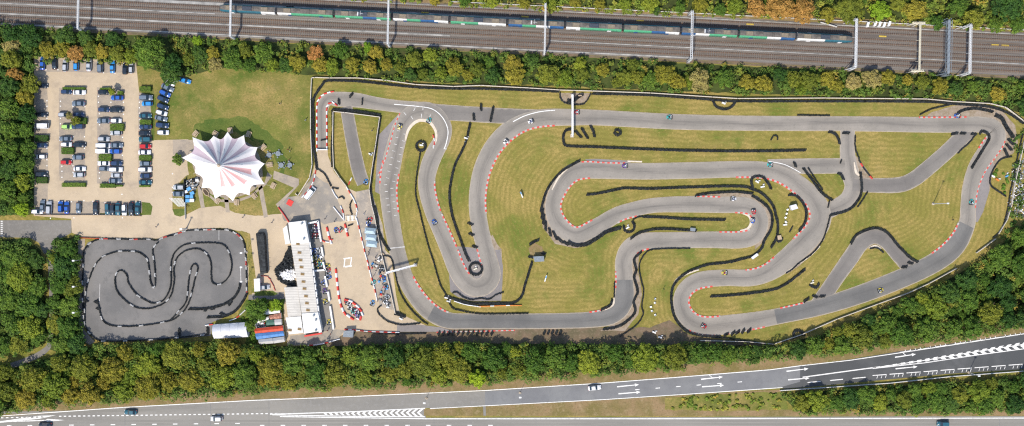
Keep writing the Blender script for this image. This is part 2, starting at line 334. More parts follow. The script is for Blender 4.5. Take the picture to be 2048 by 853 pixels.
def cr(pts, n=6, closed=False):
    """Catmull-Rom through tuples of any length"""
    out = []; N = len(pts)
    if N < 3 and not closed: 
        return [tuple(a + (b - a) * t / n for a, b in zip(pts[0], pts[1])) for t in range(n + 1)]
    rng = range(N) if closed else range(N - 1)
    for i in rng:
        if closed: p = [pts[(i + k) % N] for k in (-1, 0, 1, 2)]
        else: p = [pts[max(0, i - 1)], pts[i], pts[i + 1], pts[min(N - 1, i + 2)]]
        for t in range(n):
            u = t / n
            out.append(tuple(0.5 * ((2 * b) + (-a + c) * u + (2 * a - 5 * b + 4 * c - d) * u * u + (-a + 3 * b - 3 * c + d) * u ** 3) for a, b, c, d in zip(*p)))
    if not closed: out.append(tuple(pts[-1]))
    return out
def resample(pts, step):
    """pts: world (x,y); returns evenly spaced (x,y,tx,ty)"""
    out = []; acc = 0.0; nxt = 0.0
    for a, b in zip(pts[:-1], pts[1:]):
        L = math.dist(a[:2], b[:2])
        if L < 1e-6: continue
        t = ((b[0] - a[0]) / L, (b[1] - a[1]) / L)
        while nxt <= acc + L:
            u = nxt - acc; out.append((a[0] + t[0] * u, a[1] + t[1] * u, t[0], t[1])); nxt += step
        acc += L
    return out
def wpts(px, h=0): return [tuple(P(x, y, h))[:2] for x, y in px]

def sheet(name, px, z, m, curve=False, wob=0.0, kind='structure', mb=None):
    pts = cr([tuple(p) for p in px], 5, True) if curve else px
    w = wpts(pts)
    if wob:
        q = []
        for a, b in zip(w, w[1:] + w[:1]):
            L = math.dist(a, b); n = max(1, int(L / 1.2))
            for i in range(n):
                x = a[0] + (b[0] - a[0]) * i / n; y = a[1] + (b[1] - a[1]) * i / n
                nv = mnoise.noise_vector(Vector((x * 0.35, y * 0.35, 3)))
                q.append((x + nv.x * wob, y + nv.y * wob))
        w = q
    v3 = [Vector((x, y, z)) for x, y in w]; tris = tessellate_polygon([v3])
    tris = [t if (v3[t[1]] - v3[t[0]]).cross(v3[t[2]] - v3[t[0]]).z > 0 else t[::-1] for t in tris]
    me = bpy.data.meshes.new(name); me.from_pydata([tuple(v) for v in v3], [], tris); me.materials.append(M[m]); me.update()
    o = link(bpy.data.objects.new(name, me))
    if kind: o['kind'] = kind
    return o
def ribbon(name, pts, z, m, n=8, closed=False, extra=0.0, kind='structure', smooth=True):
    c = cr(pts, n, closed) if smooth else pts
    N = len(c); vs = []; fs = []; al = []
    for i in range(N):
        a = c[(i - 1) % N] if (closed or i > 0) else c[i]; b = c[(i + 1) % N] if (closed or i < N - 1) else c[i]
        dx, dy = b[0] - a[0], b[1] - a[1]; L = math.hypot(dx, dy) or 1
        nx, ny = -dy / L, dx / L; w = c[i][2] / 2 + extra
        p = P(c[i][0] + nx * w, c[i][1] + ny * w); q = P(c[i][0] - nx * w, c[i][1] - ny * w)
        vs += [(p.x, p.y, z), (q.x, q.y, z)]
        al.append((al[-1] if al else 0) + (math.dist(c[i][:2], c[i - 1][:2]) * S if i else 0))
    for i in range(N if closed else N - 1):
        j = (i + 1) % N; fs.append((2 * i, 2 * j, 2 * j + 1, 2 * i + 1))
    mb = MB(); mb.add(vs, fs); o = mb.build(name, m)
    at = o.data.attributes.new('across', 'FLOAT', 'POINT'); at.data.foreach_set('value', [1.0, -1.0] * N)
    at = o.data.attributes.new('along', 'FLOAT', 'POINT'); at.data.foreach_set('value', [v for q in al for v in (q, q)])
    if o.data.polygons[0].normal.z < 0: o.data.flip_normals()
    if kind: o['kind'] = kind
    return o
ORD = 'first second third fourth fifth sixth seventh eighth ninth tenth eleventh twelfth thirteenth fourteenth fifteenth sixteenth seventeenth eighteenth nineteenth twentieth'.split()
def inside(x, y, poly):
    c = False; n = len(poly); j = n - 1
    for i in range(n):
        if (poly[i][1] > y) != (poly[j][1] > y) and x < (poly[j][0] - poly[i][0]) * (y - poly[i][1]) / (poly[j][1] - poly[i][1]) + poly[i][0]: c = not c
        j = i
    return c
# ================================================================== THE SETTING
# lawns, verges, woodland floor
sheet('lawn', [(272, 120), (626, 148), (626, 330), (597, 393), (560, 430), (400, 430), (340, 400), (345, 285), (302, 283), (278, 182)], 0.010, 'lawn', wob=0.25)
W = {}
W['left'] = [(-45, 40), (0, 48), (70, 58), (74, 120), (70, 200), (73, 300), (68, 430), (-45, 432)]
W['strip'] = [(-45, 52), (0, 56), (470, 82), (780, 96), (1088, 111), (1376, 127), (1700, 143), (2090, 160), (2090, 250), (2040, 226), (1990, 207), (1900, 197), (1650, 192), (1380, 184), (1180, 176), (1060, 170), (900, 166), (800, 161), (640, 150), (610, 150), (560, 142), (450, 138), (350, 152), (280, 132), (75, 122), (-45, 110)]
W['north'] = [(560, -60), (620, -6), (780, 1), (900, 13), (1100, 22), (1376, 30), (1700, 42), (2090, 66), (2090, -60)]
W['copse'] = [(-45, 478), (58, 478), (82, 500), (90, 600), (97, 680), (60, 703), (-45, 722)]
W['belt'] = [(112, 478), (160, 474), (160, 600), (168, 680), (150, 715), (97, 700), (112, 600), (98, 520)]
W['south'] = [(-45, 738), (60, 726), (150, 703), (190, 690), (330, 688), (440, 682), (510, 692), (640, 694), (720, 690), (900, 687), (1300, 690), (1400, 690), (1550, 692), (1640, 671), (1760, 623), (1850, 583), (1920, 547), (1992, 496), (2090, 440), (2090, 640), (1950, 672), (1800, 692), (1650, 708), (1500, 722), (1350, 738), (1200, 748), (1000, 762), (800, 772), (620, 776), (400, 792), (250, 800), (120, 812), (-45, 825)]
W['gore'] = [(1560, 790), (1600, 786), (1800, 772), (2090, 752), (2090, 818), (1950, 826), (1800, 825), (1600, 825), (1570, 800)]
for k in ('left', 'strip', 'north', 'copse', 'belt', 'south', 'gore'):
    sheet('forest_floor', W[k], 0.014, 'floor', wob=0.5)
sheet('dirt_verge', [(-45, 812), (250, 792), (620, 770), (1000, 752), (1200, 742), (1500, 718), (1800, 685), (2090, 635), (2090, 672), (1800, 704), (1540, 741), (1250, 762), (970, 784), (680, 797), (300, 810), (-45, 840)], 0.020, 'verge', wob=0.3)
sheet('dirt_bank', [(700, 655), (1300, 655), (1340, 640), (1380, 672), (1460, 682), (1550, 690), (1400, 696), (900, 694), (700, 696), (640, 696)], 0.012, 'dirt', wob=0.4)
ribbon('path', [(-45, 734, 11), (10, 734, 11), (55, 720, 11), (88, 703, 11), (100, 685, 9), (103, 640, 9), (102, 560, 9), (100, 500, 12)], 0.024, 'asphalt')

# ---- railway bed, its four tracks
def ry(x): return 52 + 0.0495 * x        # southern edge of the ballast
sheet('railway_bed', [(-80, ry(-80)), (2130, ry(2130)), (2130, ry(2130) - 88), (-80, ry(-80) - 88)], 0.030, 'ballast')
sheet('cess_path', [(-80, ry(-80) + 5), (2130, ry(2130) + 5), (2130, ry(2130) + 0.4), (-80, ry(-80) + 0.4)], 0.026, 'dirt', wob=0.2)
sheet('railway_bank', [(600, ry(600) - 96), (2130, ry(2130) - 100), (2130, ry(2130) - 87.5), (600, ry(600) - 87.5)], 0.026, 'verge', wob=0.4)
ang = -math.atan(0.0495); ux, uy = math.cos(ang), math.sin(ang)
TR = [14, 34, 55, 76]
for ti, off in enumerate(TR):
    for q in (-4.2, 4.2): ribbon('track_bed', [(x, ry(x) - off + q, 4.6) for x in range(-80, 2140, 60)], 0.034 + .004 * (q > 0), 'rust', smooth=False)
    t = thing('railway_track', '%s railway track counted from the south edge of the ballast' % ORD[ti], 'railway track', tuple(P(1024, ry(1024) - off)), ang, 'parallel railway tracks')
    t['kind'] = 'structure'
    for sgn in (-1, 1):
        MB().box((0, sgn * 0.7175, 0.24), (386, 0.09, 0.14)).build('rail', 'rail', t)
    mb = MB()
    for i in range(int(386 / 0.75)): mb.box((-193 + 0.375 + i * 0.75, 0, 0.10), (0.26, 2.5, 0.13))
    mb.build('sleepers', 'sleeper', t)['kind'] = 'stuff'
# troughing and spare rails lying between the tracks
mb = MB()
for off, x0, x1, w in ((24.5, -60, 900, .5), (24.5, 1100, 2080, .3), (65, -60, 760, .9), (65.5, 800, 1080, .7), (45, -60, 430, .35), (4, -60, 1380, .45), (84, 300, 2080, .3)):
    a = P(x0, ry(x0) - off); b = P(x1, ry(x1) - off); c = (a + b) / 2
    mb.box((c.x, c.y, 0.1), ((a - b).length, w, 0.18), ang)
mb.build('cable_trough', 'trough')['kind'] = 'structure'
mb = MB()
for x, off in ((580, 66), (850, 68), (1050, 70), (1280, 73), (1500, 77), (1765, 66), (1990, 60), (2010, 60)):
    c = P(x, ry(x) - off); mb.box((c.x, c.y, 0.12), (2.6, 0.5, 0.14), ang)
M['signyellow'] = plain('yellow_track_box', (0.5, 0.36, 0.06), 0.7)
mb.build('cable_trough', 'signyellow')['kind'] = 'structure'

# ---- sandy yard and car park
yard = [(68, 112), (272, 124), (278, 182), (302, 281), (376, 279), (392, 290), (392, 345), (372, 352), (345, 380), (345, 420), (352, 432), (372, 430), (400, 416), (440, 412), (470, 426), (510, 432), (560, 428), (597, 395), (622, 360), (634, 310), (634, 297), (655, 297), (656, 312), (668, 344), (694, 376), (712, 384), (742, 378), (748, 400), (765, 450), (770, 500), (782, 512), (792, 590), (800, 628), (840, 646), (860, 655), (862, 664), (700, 664), (640, 690), (575, 692), (568, 640), (566, 592), (505, 592), (497, 560), (494, 465), (440, 456), (380, 462), (330, 478), (165, 475), (144, 466), (142, 438), (68, 432)]
sheet('yard', yard, 0.034, 'tan')
# bay surfaces, greyer than the lanes
for q in ([(72, 150), (95, 150), (96, 402), (72, 402)], [(118, 176), (170, 176), (170, 362), (118, 362)], [(194, 176), (246, 176), (246, 368), (194, 368)], [(277, 186), (303, 186), (303, 372), (277, 372)],
          [(72, 402), (288, 404), (288, 431), (72, 429)], [(74, 118), (272, 128), (272, 146), (74, 144)]):
    sheet('parking_bay', q, 0.038, 'baytan', wob=0.3)
sheet('access_road', [(-45, 441), (143, 441), (143, 466), (118, 480), (112, 505), (88, 508), (78, 486), (60, 476), (-45, 474)], 0.042, 'asphalt')
sheet('yard_asphalt', [(628, 345), (660, 372), (680, 410), (690, 440), (650, 448), (640, 442), (570, 442), (556, 416), (575, 395), (600, 392)], 0.042, 'yardtar', wob=0.9)
sheet('yard_asphalt', [(617, 445), (640, 443), (648, 500), (654, 560), (668, 660), (644, 664), (628, 560), (618, 500)], 0.042, 'asphalt', wob=0.1)
sheet('yard_asphalt', [(497, 590), (568, 584), (570, 600), (520, 602), (497, 604)], 0.042, 'asphalt')
sheet('yard_asphalt', [(644, 664), (668, 660), (690, 660), (676, 680), (640, 690), (600, 690), (580, 690), (580, 672)], 0.0425, 'yardtar', wob=0.4)
sheet('pit_apron', [(712, 384), (742, 378), (748, 400), (764, 450), (770, 500), (790, 600), (788, 622), (760, 612), (735, 525), (715, 440)], 0.046, 'apron', wob=0.2)
sheet('lawn', [(395, 292), (388, 270), (398, 248), (430, 236), (475, 236), (520, 250), (552, 276), (572, 310), (568, 345), (545, 350), (530, 300), (480, 270), (430, 272)], 0.016, 'lush', curve=True, wob=2.4)  # greener grass; its dark tone also paints in part of the tent's shadow
# lawns cut out of the sand round the tent
sheet('lawn', [(372, 300), (395, 290), (540, 300), (562, 340), (545, 355), (560, 366), (585, 374), (586, 384), (560, 405), (556, 416), (563, 428), (520, 432), (480, 428), (455, 416), (440, 410), (405, 412), (372, 425), (372, 408), (395, 404), (398, 370), (378, 355), (376, 340)], 0.050, 'lawn', wob=0.2)
sheet('lawn', [(345, 419), (371, 418), (370, 430), (360, 434), (349, 431)], 0.050, 'lush', wob=0.2)
sheet('lawn', [(284, 404), (300, 406), (305, 414), (302, 430), (284, 431), (200, 429), (200, 427), (284, 426)], 0.050, 'lush', wob=0.15)
sheet('lawn', [(482, 462), (500, 468), (504, 500), (512, 560), (512, 585), (500, 588), (496, 520), (494, 480)], 0.050, 'lawn', wob=0.2)
sheet('lawn', [(282, 176), (304, 172), (312, 200), (308, 282), (303, 281), (301, 190), (282, 186)], 0.050, 'lush', wob=0.3)
sheet('lawn', [(492, 600), (570, 598), (566, 640), (530, 660), (512, 690), (490, 690), (496, 650), (470, 640)], 0.050, 'lush', wob=0.3)
sheet('lawn', [(509, 583), (545, 582), (556, 588), (548, 592), (509, 592)], 0.050, 'lush', wob=0.2)
for q in ([(548, 342), (598, 358), (598, 370), (575, 395), (556, 416), (552, 409), (588, 376), (546, 358)], [(515, 368), (524, 368), (536, 434), (528, 436)], [(447, 392), (456, 392), (460, 425), (452, 425)], [(394, 356), (402, 368), (410, 416), (402, 416), (396, 385)],
          [(545, 352), (530, 372), (500, 396), (470, 406), (430, 404), (402, 380), (398, 372), (430, 398), (468, 401), (500, 391), (529, 366), (535, 345)]):
    sheet('footpath', q, 0.054, 'baytan', wob=0.1)
sheet('tent_floor', [(c[0], c[1]) for c in [(388, 292), (430, 280), (480, 280), (512, 300), (524, 335), (522, 365), (495, 388), (450, 396), (410, 380), (385, 330)]], 0.058, 'baytan', curve=True)
sheet('footpath', [(345, 280), (386, 280), (388, 308), (372, 312), (346, 310)], 0.054, 'baytan', wob=0.15)

# ---- kart tracks
MAIN = [(846, 222, 34), (822, 229, 34), (804, 253, 33), (792, 290, 34), (783, 330, 36), (777, 370, 34), (778, 400, 32), (783, 440, 31), (790, 480, 30), (798, 516, 30), (812, 560, 31), (835, 597, 32), (862, 625, 33), (895, 641, 31),
        (940, 643, 29), (1060, 643, 29), (1180, 640, 30), (1225, 629, 36), (1247, 602, 38), (1249, 560, 34), (1248, 522, 33), (1262, 495, 35), (1290, 483, 32), (1330, 481, 30), (1420, 480, 31), (1482, 480, 32), (1511, 470, 31), (1521, 445, 30),
        (1512, 422, 30), (1490, 411, 31), (1440, 410, 31), (1380, 409, 31), (1310, 411, 28), (1265, 420, 28), (1232, 431, 29), (1192, 455, 32), (1152, 471, 31), (1120, 452, 34), (1106, 418, 30), (1114, 385, 31), (1136, 353, 34), (1165, 341, 33),
        (1220, 342, 31), (1300, 343, 31), (1400, 341, 31), (1480, 339, 31), (1530, 341, 31), (1568, 352, 33), (1602, 374, 36), (1630, 402, 38), (1641, 432, 42), (1630, 462, 42), (1600, 495, 42), (1568, 524, 40), (1535, 546, 34), (1500, 556, 32),
        (1450, 556, 31), (1400, 561, 31), (1372, 578, 30), (1362, 605, 30), (1374, 635, 33), (1405, 652, 36), (1460, 649, 36), (1551, 634, 30), (1652, 611, 33), (1754, 577, 36), (1856, 533, 37), (1908, 495, 38), (1933, 450, 32), (1936, 415, 29),
        (1941, 375, 31), (1955, 335, 35), (1978, 300, 38), (1992, 277, 37), (1988, 258, 34), (1963, 250, 31), (1920, 250, 30), (1850, 250, 29), (1700, 248, 28), (1500, 247, 28), (1350, 244, 29), (1200, 236, 29), (1144, 235, 31),
        (1090, 236, 33), (1050, 244, 34), (1015, 264, 35), (985, 297, 34), (965, 338, 33), (956, 380, 32), (955, 420, 32), (961, 460, 32), (970, 495, 32), (980, 530, 33), (983, 552, 34), (972, 570, 35), (950, 576, 35), (928, 562, 34), (913, 538, 33),
        (898, 500, 32), (881, 460, 31), (867, 428, 30), (857, 395, 31), (853, 365, 32), (858, 335, 33), (870, 305, 33), (884, 280, 30), (888, 258, 30), (879, 238, 32), (865, 226, 33)]
LINKS = [('pit_exit_road', [(644, 300, 20), (644, 250, 20), (646, 215, 21), (657, 199, 24), (680, 199, 28), (715, 201, 27), (750, 207, 24), (793, 213, 23), (840, 218, 26)], 'tarmac'),
         ('link_road', [(860, 222, 28), (900, 226, 29), (1000, 232, 29), (1100, 236, 29)], 'tarmac_old'),
         ('old_track', [(692, 214, 23), (698, 245, 24), (706, 290, 25), (717, 340, 26), (727, 368, 24)], 'tarmac_old'),
         ('link_road', [(1695, 250, 27), (1695, 275, 28), (1695, 310, 29), (1700, 345, 34), (1706, 372, 32), (1698, 396, 32), (1680, 410, 30), (1652, 424, 30)], 'tarmac'),
         ('link_road', [(1535, 334, 28), (1600, 333, 29), (1690, 332, 29)], 'tarmac'),
         ('link_road', [(1705, 370, 26), (1740, 371, 27), (1790, 371, 29), (1818, 364, 29), (1846, 345, 29), (1900, 298, 29), (1940, 258, 32)], 'tarmac_old'),
         ('link_road', [(1636, 610, 30), (1665, 567, 29), (1700, 517, 31), (1722, 487, 30), (1748, 473, 29), (1773, 484, 28), (1796, 510, 28), (1822, 538, 30)], 'tarmac_old')]
# ---- the ground: one sheet, finely gridded round the circuit so that the mowing rows can follow the track edges
def ground():
    src = cr(MAIN, 8, True); FEN = cr([(624, 157), (774, 162), (962, 172), (1184, 183), (1474, 198), (1852, 199), (1978, 208), (2048, 250)], 12)
    src += [(x, y + 60) for x, y in FEN] + [(x, 90) for x in range(340, 620, 10)]
    kd = kdtree.KDTree(len(src))
    for i, q in enumerate(src): kd.insert(P(q[0], q[1]), i)
    kd.balance()
    nx, ny = 122, 56; xs = [-1600] + [-183 + i * 3 for i in range(nx + 1)] + [1600]; ys = [-1600] + [-84 + i * 3 for i in range(ny + 1)] + [1600]
    vs = [(x, y, 0) for y in ys for x in xs]; W_ = len(xs)
    fs = [(j * W_ + i, j * W_ + i + 1, (j + 1) * W_ + i + 1, (j + 1) * W_ + i) for j in range(len(ys) - 1) for i in range(W_ - 1)]
    me = bpy.data.meshes.new('ground'); me.from_pydata(vs, [], fs); me.materials.append(M['grass'])
    at = me.attributes.new('row_distance', 'FLOAT', 'POINT'); at.data.foreach_set('value', [kd.find(v)[2] for v in vs]); me.update()
    o = link(bpy.data.objects.new('ground', me)); o['kind'] = 'structure'
ground()
# aprons and run-off
sheet('runoff', [(1846, 236), (1862, 226), (1906, 212), (1962, 207), (2002, 219), (2030, 252), (2036, 285), (2026, 308), (2002, 320), (1984, 345), (1980, 380), (1968, 415), (1950, 445), (1925, 445), (1960, 330), (1980, 270), (1900, 240)], 0.018, 'grit', wob=0.2)
sheet('runoff', [(1955, 445), (1936, 440), (1960, 360), (1985, 325), (1990, 335), (1980, 352), (1978, 385), (1966, 425)], 0.0215, 'tarmac_old')
sheet('runoff', [(801, 224), (815, 226), (778, 330), (766, 392), (750, 384), (753, 330), (758, 270)], 0.018, 'tarmac_old')
sheet('runoff', [(885, 490), (897, 530), (901, 584), (915, 594), (943, 603), (1003, 602), (1006, 534), (1000, 500), (985, 500)], 0.018, 'tarmac_old', wob=0.1)
sheet('runoff', [(1158, 327), (1126, 345), (1100, 370), (1082, 418), (1086, 455), (1110, 488), (1150, 497), (1185, 488), (1150, 476), (1116, 455), (1104, 420), (1112, 385), (1140, 352), (1162, 340)], 0.018, 'grit', wob=0.3)
sheet('runoff', [(1262, 510), (1280, 504), (1276, 540), (1284, 590), (1276, 630), (1250, 662), (1200, 662), (1240, 640), (1262, 600)], 0.018, 'grit', wob=0.3)
sheet('runoff', [(1385, 393), (1470, 385), (1515, 392), (1540, 420), (1545, 450), (1530, 480), (1510, 500), (1500, 400)], 0.018, 'grit', wob=0.2)
sheet('runoff', [(984, 470), (1003, 500), (1005, 535), (990, 540), (975, 480)], 0.0165, 'grit', wob=0.3)
sheet('runoff', [(1170, 319), (1192, 318), (1260, 322), (1262, 330), (1190, 332)], 0.018, 'tarmac_old')
sheet('runoff', [(1700, 300), (1720, 320), (1745, 358), (1725, 362), (1712, 340)], 0.018, 'grit', wob=0.2)
sheet('runoff', [(1640, 480), (1652, 450), (1650, 478), (1625, 510), (1596, 534), (1575, 548), (1560, 545), (1600, 520)], 0.0185, 'grit', wob=0.15)
sheet('runoff', [(1118, 186), (1182, 187), (1176, 200), (1160, 210), (1130, 208), (1120, 198)], 0.018, 'grit', wob=0.2)
sheet('dirt_patch', [(1058, 496), (1070, 486), (1084, 494), (1090, 508), (1080, 518), (1062, 514)], 0.018, 'verge', wob=0.4)
sheet('pit_lane_exit', [(794, 648), (840, 650), (880, 655), (905, 662), (880, 664), (794, 664)], 0.062, 'tarmac_old')
zz = 0.066
ribbon('track_edging', MAIN, zz, 'concrete', closed=True, extra=1.1)
for i, (nm, pts, m) in enumerate(LINKS): ribbon('track_edging', pts, zz + 0.004 + i * 0.004, 'concrete', extra=1.0)
zz = 0.10
for i, (nm, pts, m) in enumerate(LINKS): ribbon(nm, pts, zz + i * 0.004, 'tarmac_oldr' if m == 'tarmac_old' else m)
ribbon('kart_track', MAIN, 0.135, 'tarmac', closed=True)
# darker resurfaced or rubbered stretches, set on top
def stretch(i0, i1, dw, z, m, name='resurfaced_track', off=0):
    idx = list(range(i0, i1 + 1)) if i1 >= i0 else list(range(i0, len(MAIN))) + list(range(0, i1 + 1))
    ribbon(name, [(MAIN[i][0], MAIN[i][1], MAIN[i][2] + dw) for i in idx], z, m)
stretch(12, 19, -1.5, 0.139, 'tarmac_dark')
stretch(63, 68, -1.5, 0.139, 'tarmac_dark')
# small circuit
SMALL = [(166, 500), (176, 485), (205, 476), (255, 477), (312, 480), (345, 467), (385, 459), (455, 459), (480, 468), (492, 492), (496, 540), (496, 588), (480, 614), (452, 634), (424, 645), (422, 672), (300, 682), (215, 684), (186, 678), (170, 655), (164, 590)]
sheet('small_circuit', SMALL, 0.070, 'tarmac_small')
sheet('service_strip', [(156, 480), (170, 478), (168, 660), (190, 684), (180, 690), (158, 680)], 0.066, 'baytan')
ribbon('worn_paint_line', [(199, 605, 1.0), (200, 568, 1.0)], 0.080, 'paint_worn', smooth=False)
ribbon('worn_paint_line', [(481, 533, 1.2), (482, 563, 1.2)], 0.080, 'paint_worn', smooth=False)
ribbon('worn_paint_line', [(438, 460, 1.0), (438, 480, 1.0)], 0.080, 'paint_worn', smooth=False)

# ---- painted lines on the big circuit
Z = 0.150
ribbon('track_line', [(788, 209, 1.6), (850, 215, 1.6), (872, 223, 1.6), (888, 240, 1.6), (896, 262, 1.6), (893, 285, 1.6), (888, 299, 1.6)], Z, 'paint')
ribbon('track_line', [(1026, 244, 1.6), (1050, 232, 1.6), (1080, 224, 1.6), (1110, 221, 1.6)], Z, 'paint')
ribbon('track_line', [(1537, 323, 1.3), (1570, 330, 1.3), (1601, 346, 1.3)], Z, 'paint')
mb = MB()
def dash(x, y, L, w, a, z=Z):
    c = P(x, y); mb.add([Matrix.Translation((c.x, c.y, z)) @ Matrix.Rotation(a, 4, 'Z') @ Vector(v) for v in ((-L * S / 2, -w * S / 2, 0), (L * S / 2, -w * S / 2, 0), (L * S / 2, w * S / 2, 0), (-L * S / 2, w * S / 2, 0))], [(0, 1, 2, 3)])
for i in range(13):
    y = 262 + i * 13.5; x0 = 803 - (y - 262) * 0.235 if y < 370 else 777 + (y - 370) * 0.13
    dash(x0 - 6, y, 6, 1.2, -0.25 if y < 370 else 0.05); dash(x0 + 7, y + 7, 6, 1.2, -0.25 if y < 370 else 0.05)
for x, y, a in ((829, 219, 1.1), (846, 217, 1.5), (810, 228, -0.9), (824, 236, -1.0), (843, 232, 1.5), (860, 233, 1.2)): dash(x, y, 8, 1.3, a)
dash(795, 495.5, 30, 2.0, 0.1); dash(892, 298, 3, 3, 0)
for (x, y) in ((688, 516), (700, 515), (690, 535), (702, 534)): pass
mb.build('grid_markings', 'paint_worn')['kind'] = 'structure'
mb = MB()
dash(694, 517, 14, 2.4, 0.15, .05); dash(697, 533, 13, 3.2, 0.15, .05); dash(689, 526, 18, 2.0, 1.45, .054); dash(702, 524, 18, 2.0, 1.45, .054)
for i in range(9): dash(348 + i * 2.9, 405, 25, 1.0, -0.75 - 0.0, .05)
for q in range(8): dash(-2 + 5.5, 443 + q * 4, 4, 1.6, 0, .05)
for x, y in [(94, 202), (94, 213), (94, 227), (94, 237), (94, 297), (94, 308), (94, 320), (94, 332), (94, 343), (121, 203), (121, 213), (121, 227), (121, 237), (121, 248), (124, 333), (124, 343), (124, 355), (146, 214), (170, 204), (170, 214), (170, 228), (147, 274), (169, 274), (169, 297), (146, 332), (146, 345), (169, 346), (197, 193), (197, 205), (222, 205), (247, 205), (199, 228), (247, 229), (199, 250), (245, 275), (245, 311), (279, 194), (279, 205), (279, 216), (279, 227), (279, 240), (199, 346), (199, 357), (92, 140), (116, 140), (207, 146), (230, 147), (244, 389), (280, 402), (100, 400), (117, 404), (143, 404), (168, 402), (186, 403), (210, 406), (345, 348), (345, 375), (345, 385), (101, 437), (148, 436), (245, 436)]:
    dash(x, y, 2.2, 2.2, R.random(), .05)
mb.build('bay_markings', 'paint')['kind'] = 'structure'

# ---- red and white kerbs on the track edges
MC = cr(MAIN, 8, True); NM = len(MC)
def nearest(x, y): return min(range(NM), key=lambda i: (MC[i][0] - x) ** 2 + (MC[i][1] - y) ** 2)
def kerb(a, b, side, wide=3.0, pitch=0.9):
    i0, i1 = nearest(*a), nearest(*b)
    if (i1 - i0) % NM > NM // 2: i0, i1 = i1, i0
    if i1 < i0: i1 += NM
    pts = []
    for i in range(i0, i1 + 1):
        p = MC[(i - 1) % NM]; q = MC[(i + 1) % NM]; c = MC[i % NM]
        dx, dy = q[0] - p[0], q[1] - p[1]; L = math.hypot(dx, dy); w = c[2] / 2 + wide / 2 - 1.2
        v = P(c[0] + side * -dy / L * w, c[1] + side * dx / L * w); pts.append((v.x, v.y))
    kerb_path(pts, wide, pitch)
def kerb_path(pts, wide=3.0, pitch=0.9, name='kerb'):
    mb = MB(); r = resample(pts, pitch / 2); h = wide * S / 2
    for k in range(len(r) - 1):
        x, y, tx, ty = r[k]; x2, y2, t2, u2 = r[k + 1]
        mi = (k // 2) % 2; z0, z1 = 0.13, 0.175
        a = [(x - ty * h, y + tx * h), (x + ty * h, y - tx * h), (x2 + u2 * h, y2 - t2 * h), (x2 - u2 * h, y2 + t2 * h)]
        mb.prism(a, z0, z1 + 0.001 * (k % 2), mi)
    if mb.f: mb.build(name, ['kerbred', 'kerbwhite'])['kind'] = 'structure'
kerb((786, 325), (778, 372), 1); kerb((770, 345), (783, 430), -1)
kerb((812, 560), (895, 641), -1, 3.4)
kerb((1180, 640), (1225, 629), -1); kerb((1249, 575), (1249, 540), -1)
kerb((1262, 495), (1300, 483), 1); kerb((1440, 480), (1511, 470), -1); kerb((1521, 445), (1470, 411), -1)
kerb((1440, 410), (1390, 409), 1); kerb((1270, 420), (1225, 435), -1); kerb((1192, 455), (1185, 342), 1, 3.2)
kerb((1165, 341), (1255, 343), -1); kerb((1470, 339), (1602, 500), 1, 3.6)
kerb((1560, 532), (1490, 556), 1); kerb((1425, 558), (1440, 652), -1, 3.2)
kerb((1385, 645), (1430, 652), 1); kerb((1450, 650), (1530, 638), 1); kerb((1560, 632), (1610, 621), -1)
kerb((1870, 525), (1933, 450), -1, 3.4); kerb((1936, 415), (1992, 277), 1, 2.2); kerb((1992, 277), (1960, 300), -1)
kerb((1930, 250), (1835, 250), 1); kerb((1110, 235), (957, 430), -1, 3.4)
kerb((970, 497), (980, 535), 1); kerb((900, 505), (925, 562), 1); kerb((898, 500), (870, 430), 1) ; kerb((867, 428), (853, 360), 1)
kerb_path(wpts([(873, 665), (1030, 661)]), 2.2)
kerb_path(wpts([(800, 227), (790, 250), (782, 280), (770, 320), (755, 355)]), 2.0)
# pale raised apron of the top hairpin
for pts, w in (([(811, 282, 3), (816, 262, 5), (828, 247, 6), (843, 241, 6), (860, 246, 6), (871, 262, 5), (872, 280, 4), (866, 295, 2)], 0), ([(1482, 426, 3), (1497, 432, 5), (1502, 444, 5), (1496, 457, 5), (1480, 462, 3)], 0),
               ([(1228, 596, 2), (1226, 608, 5), (1216, 616, 5), (1200, 622, 3)], 0), ([(1737, 497, 2), (1750, 492, 4), (1762, 498, 3)], 0), ([(1344, 580, 2), (1352, 562, 5), (1372, 548, 5), (1398, 540, 2)], 0),
               ([(1104, 380, 2), (1118, 354, 4), (1135, 338, 2)], 0), ([(1255, 323, 3), (1284, 324, 3)], 0), ([(1640, 493, 2), (1620, 512, 3), (1590, 533, 3), (1570, 546, 2)], 0), ([(1708, 325, 2), (1712, 345, 5), (1720, 352, 3)], 0)):
    ribbon('raised_apron', pts, 0.170, 'concrete_pale' if 'concrete_pale' in M else M.setdefault('concrete_pale', surf('pale_concrete', (0.60, 0.52, 0.42), [((0.45, 0.38, 0.3), 0.8, 0.45, 0.65, 0.8)])) and 'concrete_pale')
mb = MB()

# ---- motorway and slip road
sheet('motorway', [(-300, 852), (-45, 838), (300, 812), (560, 797), (560, 835), (860, 836), (2200, 832), (2600, 832), (2600, 1000), (-300, 1000)], 0.040, 'mway')
sheet('slip_road', [(300, 811.5), (680, 796), (970, 783), (970, 811), (850, 817), (700, 823), (560, 828), (300, 834)], 0.046, 'mway')
sheet('slip_road', [(970, 783), (1200, 768), (1380, 753), (1540, 739), (1600, 733), (1600, 764), (1560, 775), (1380, 788), (1200, 799), (970, 811)], 0.046, 'slip_mid')
sheet('slip_road', [(1600, 733), (1700, 719), (1800, 703), (1900, 688), (2048, 666), (2300, 625), (2300, 700), (2048, 739), (1900, 748), (1780, 759), (1600, 776), (1570, 778), (1560, 775), (1600, 764)], 0.046, 'slip')
sheet('traffic_island', [(848, 819), (972, 812.5), (1200, 801), (1345, 792), (1570, 779), (1570, 832), (848, 832)], 0.044, 'verge', wob=0.15)
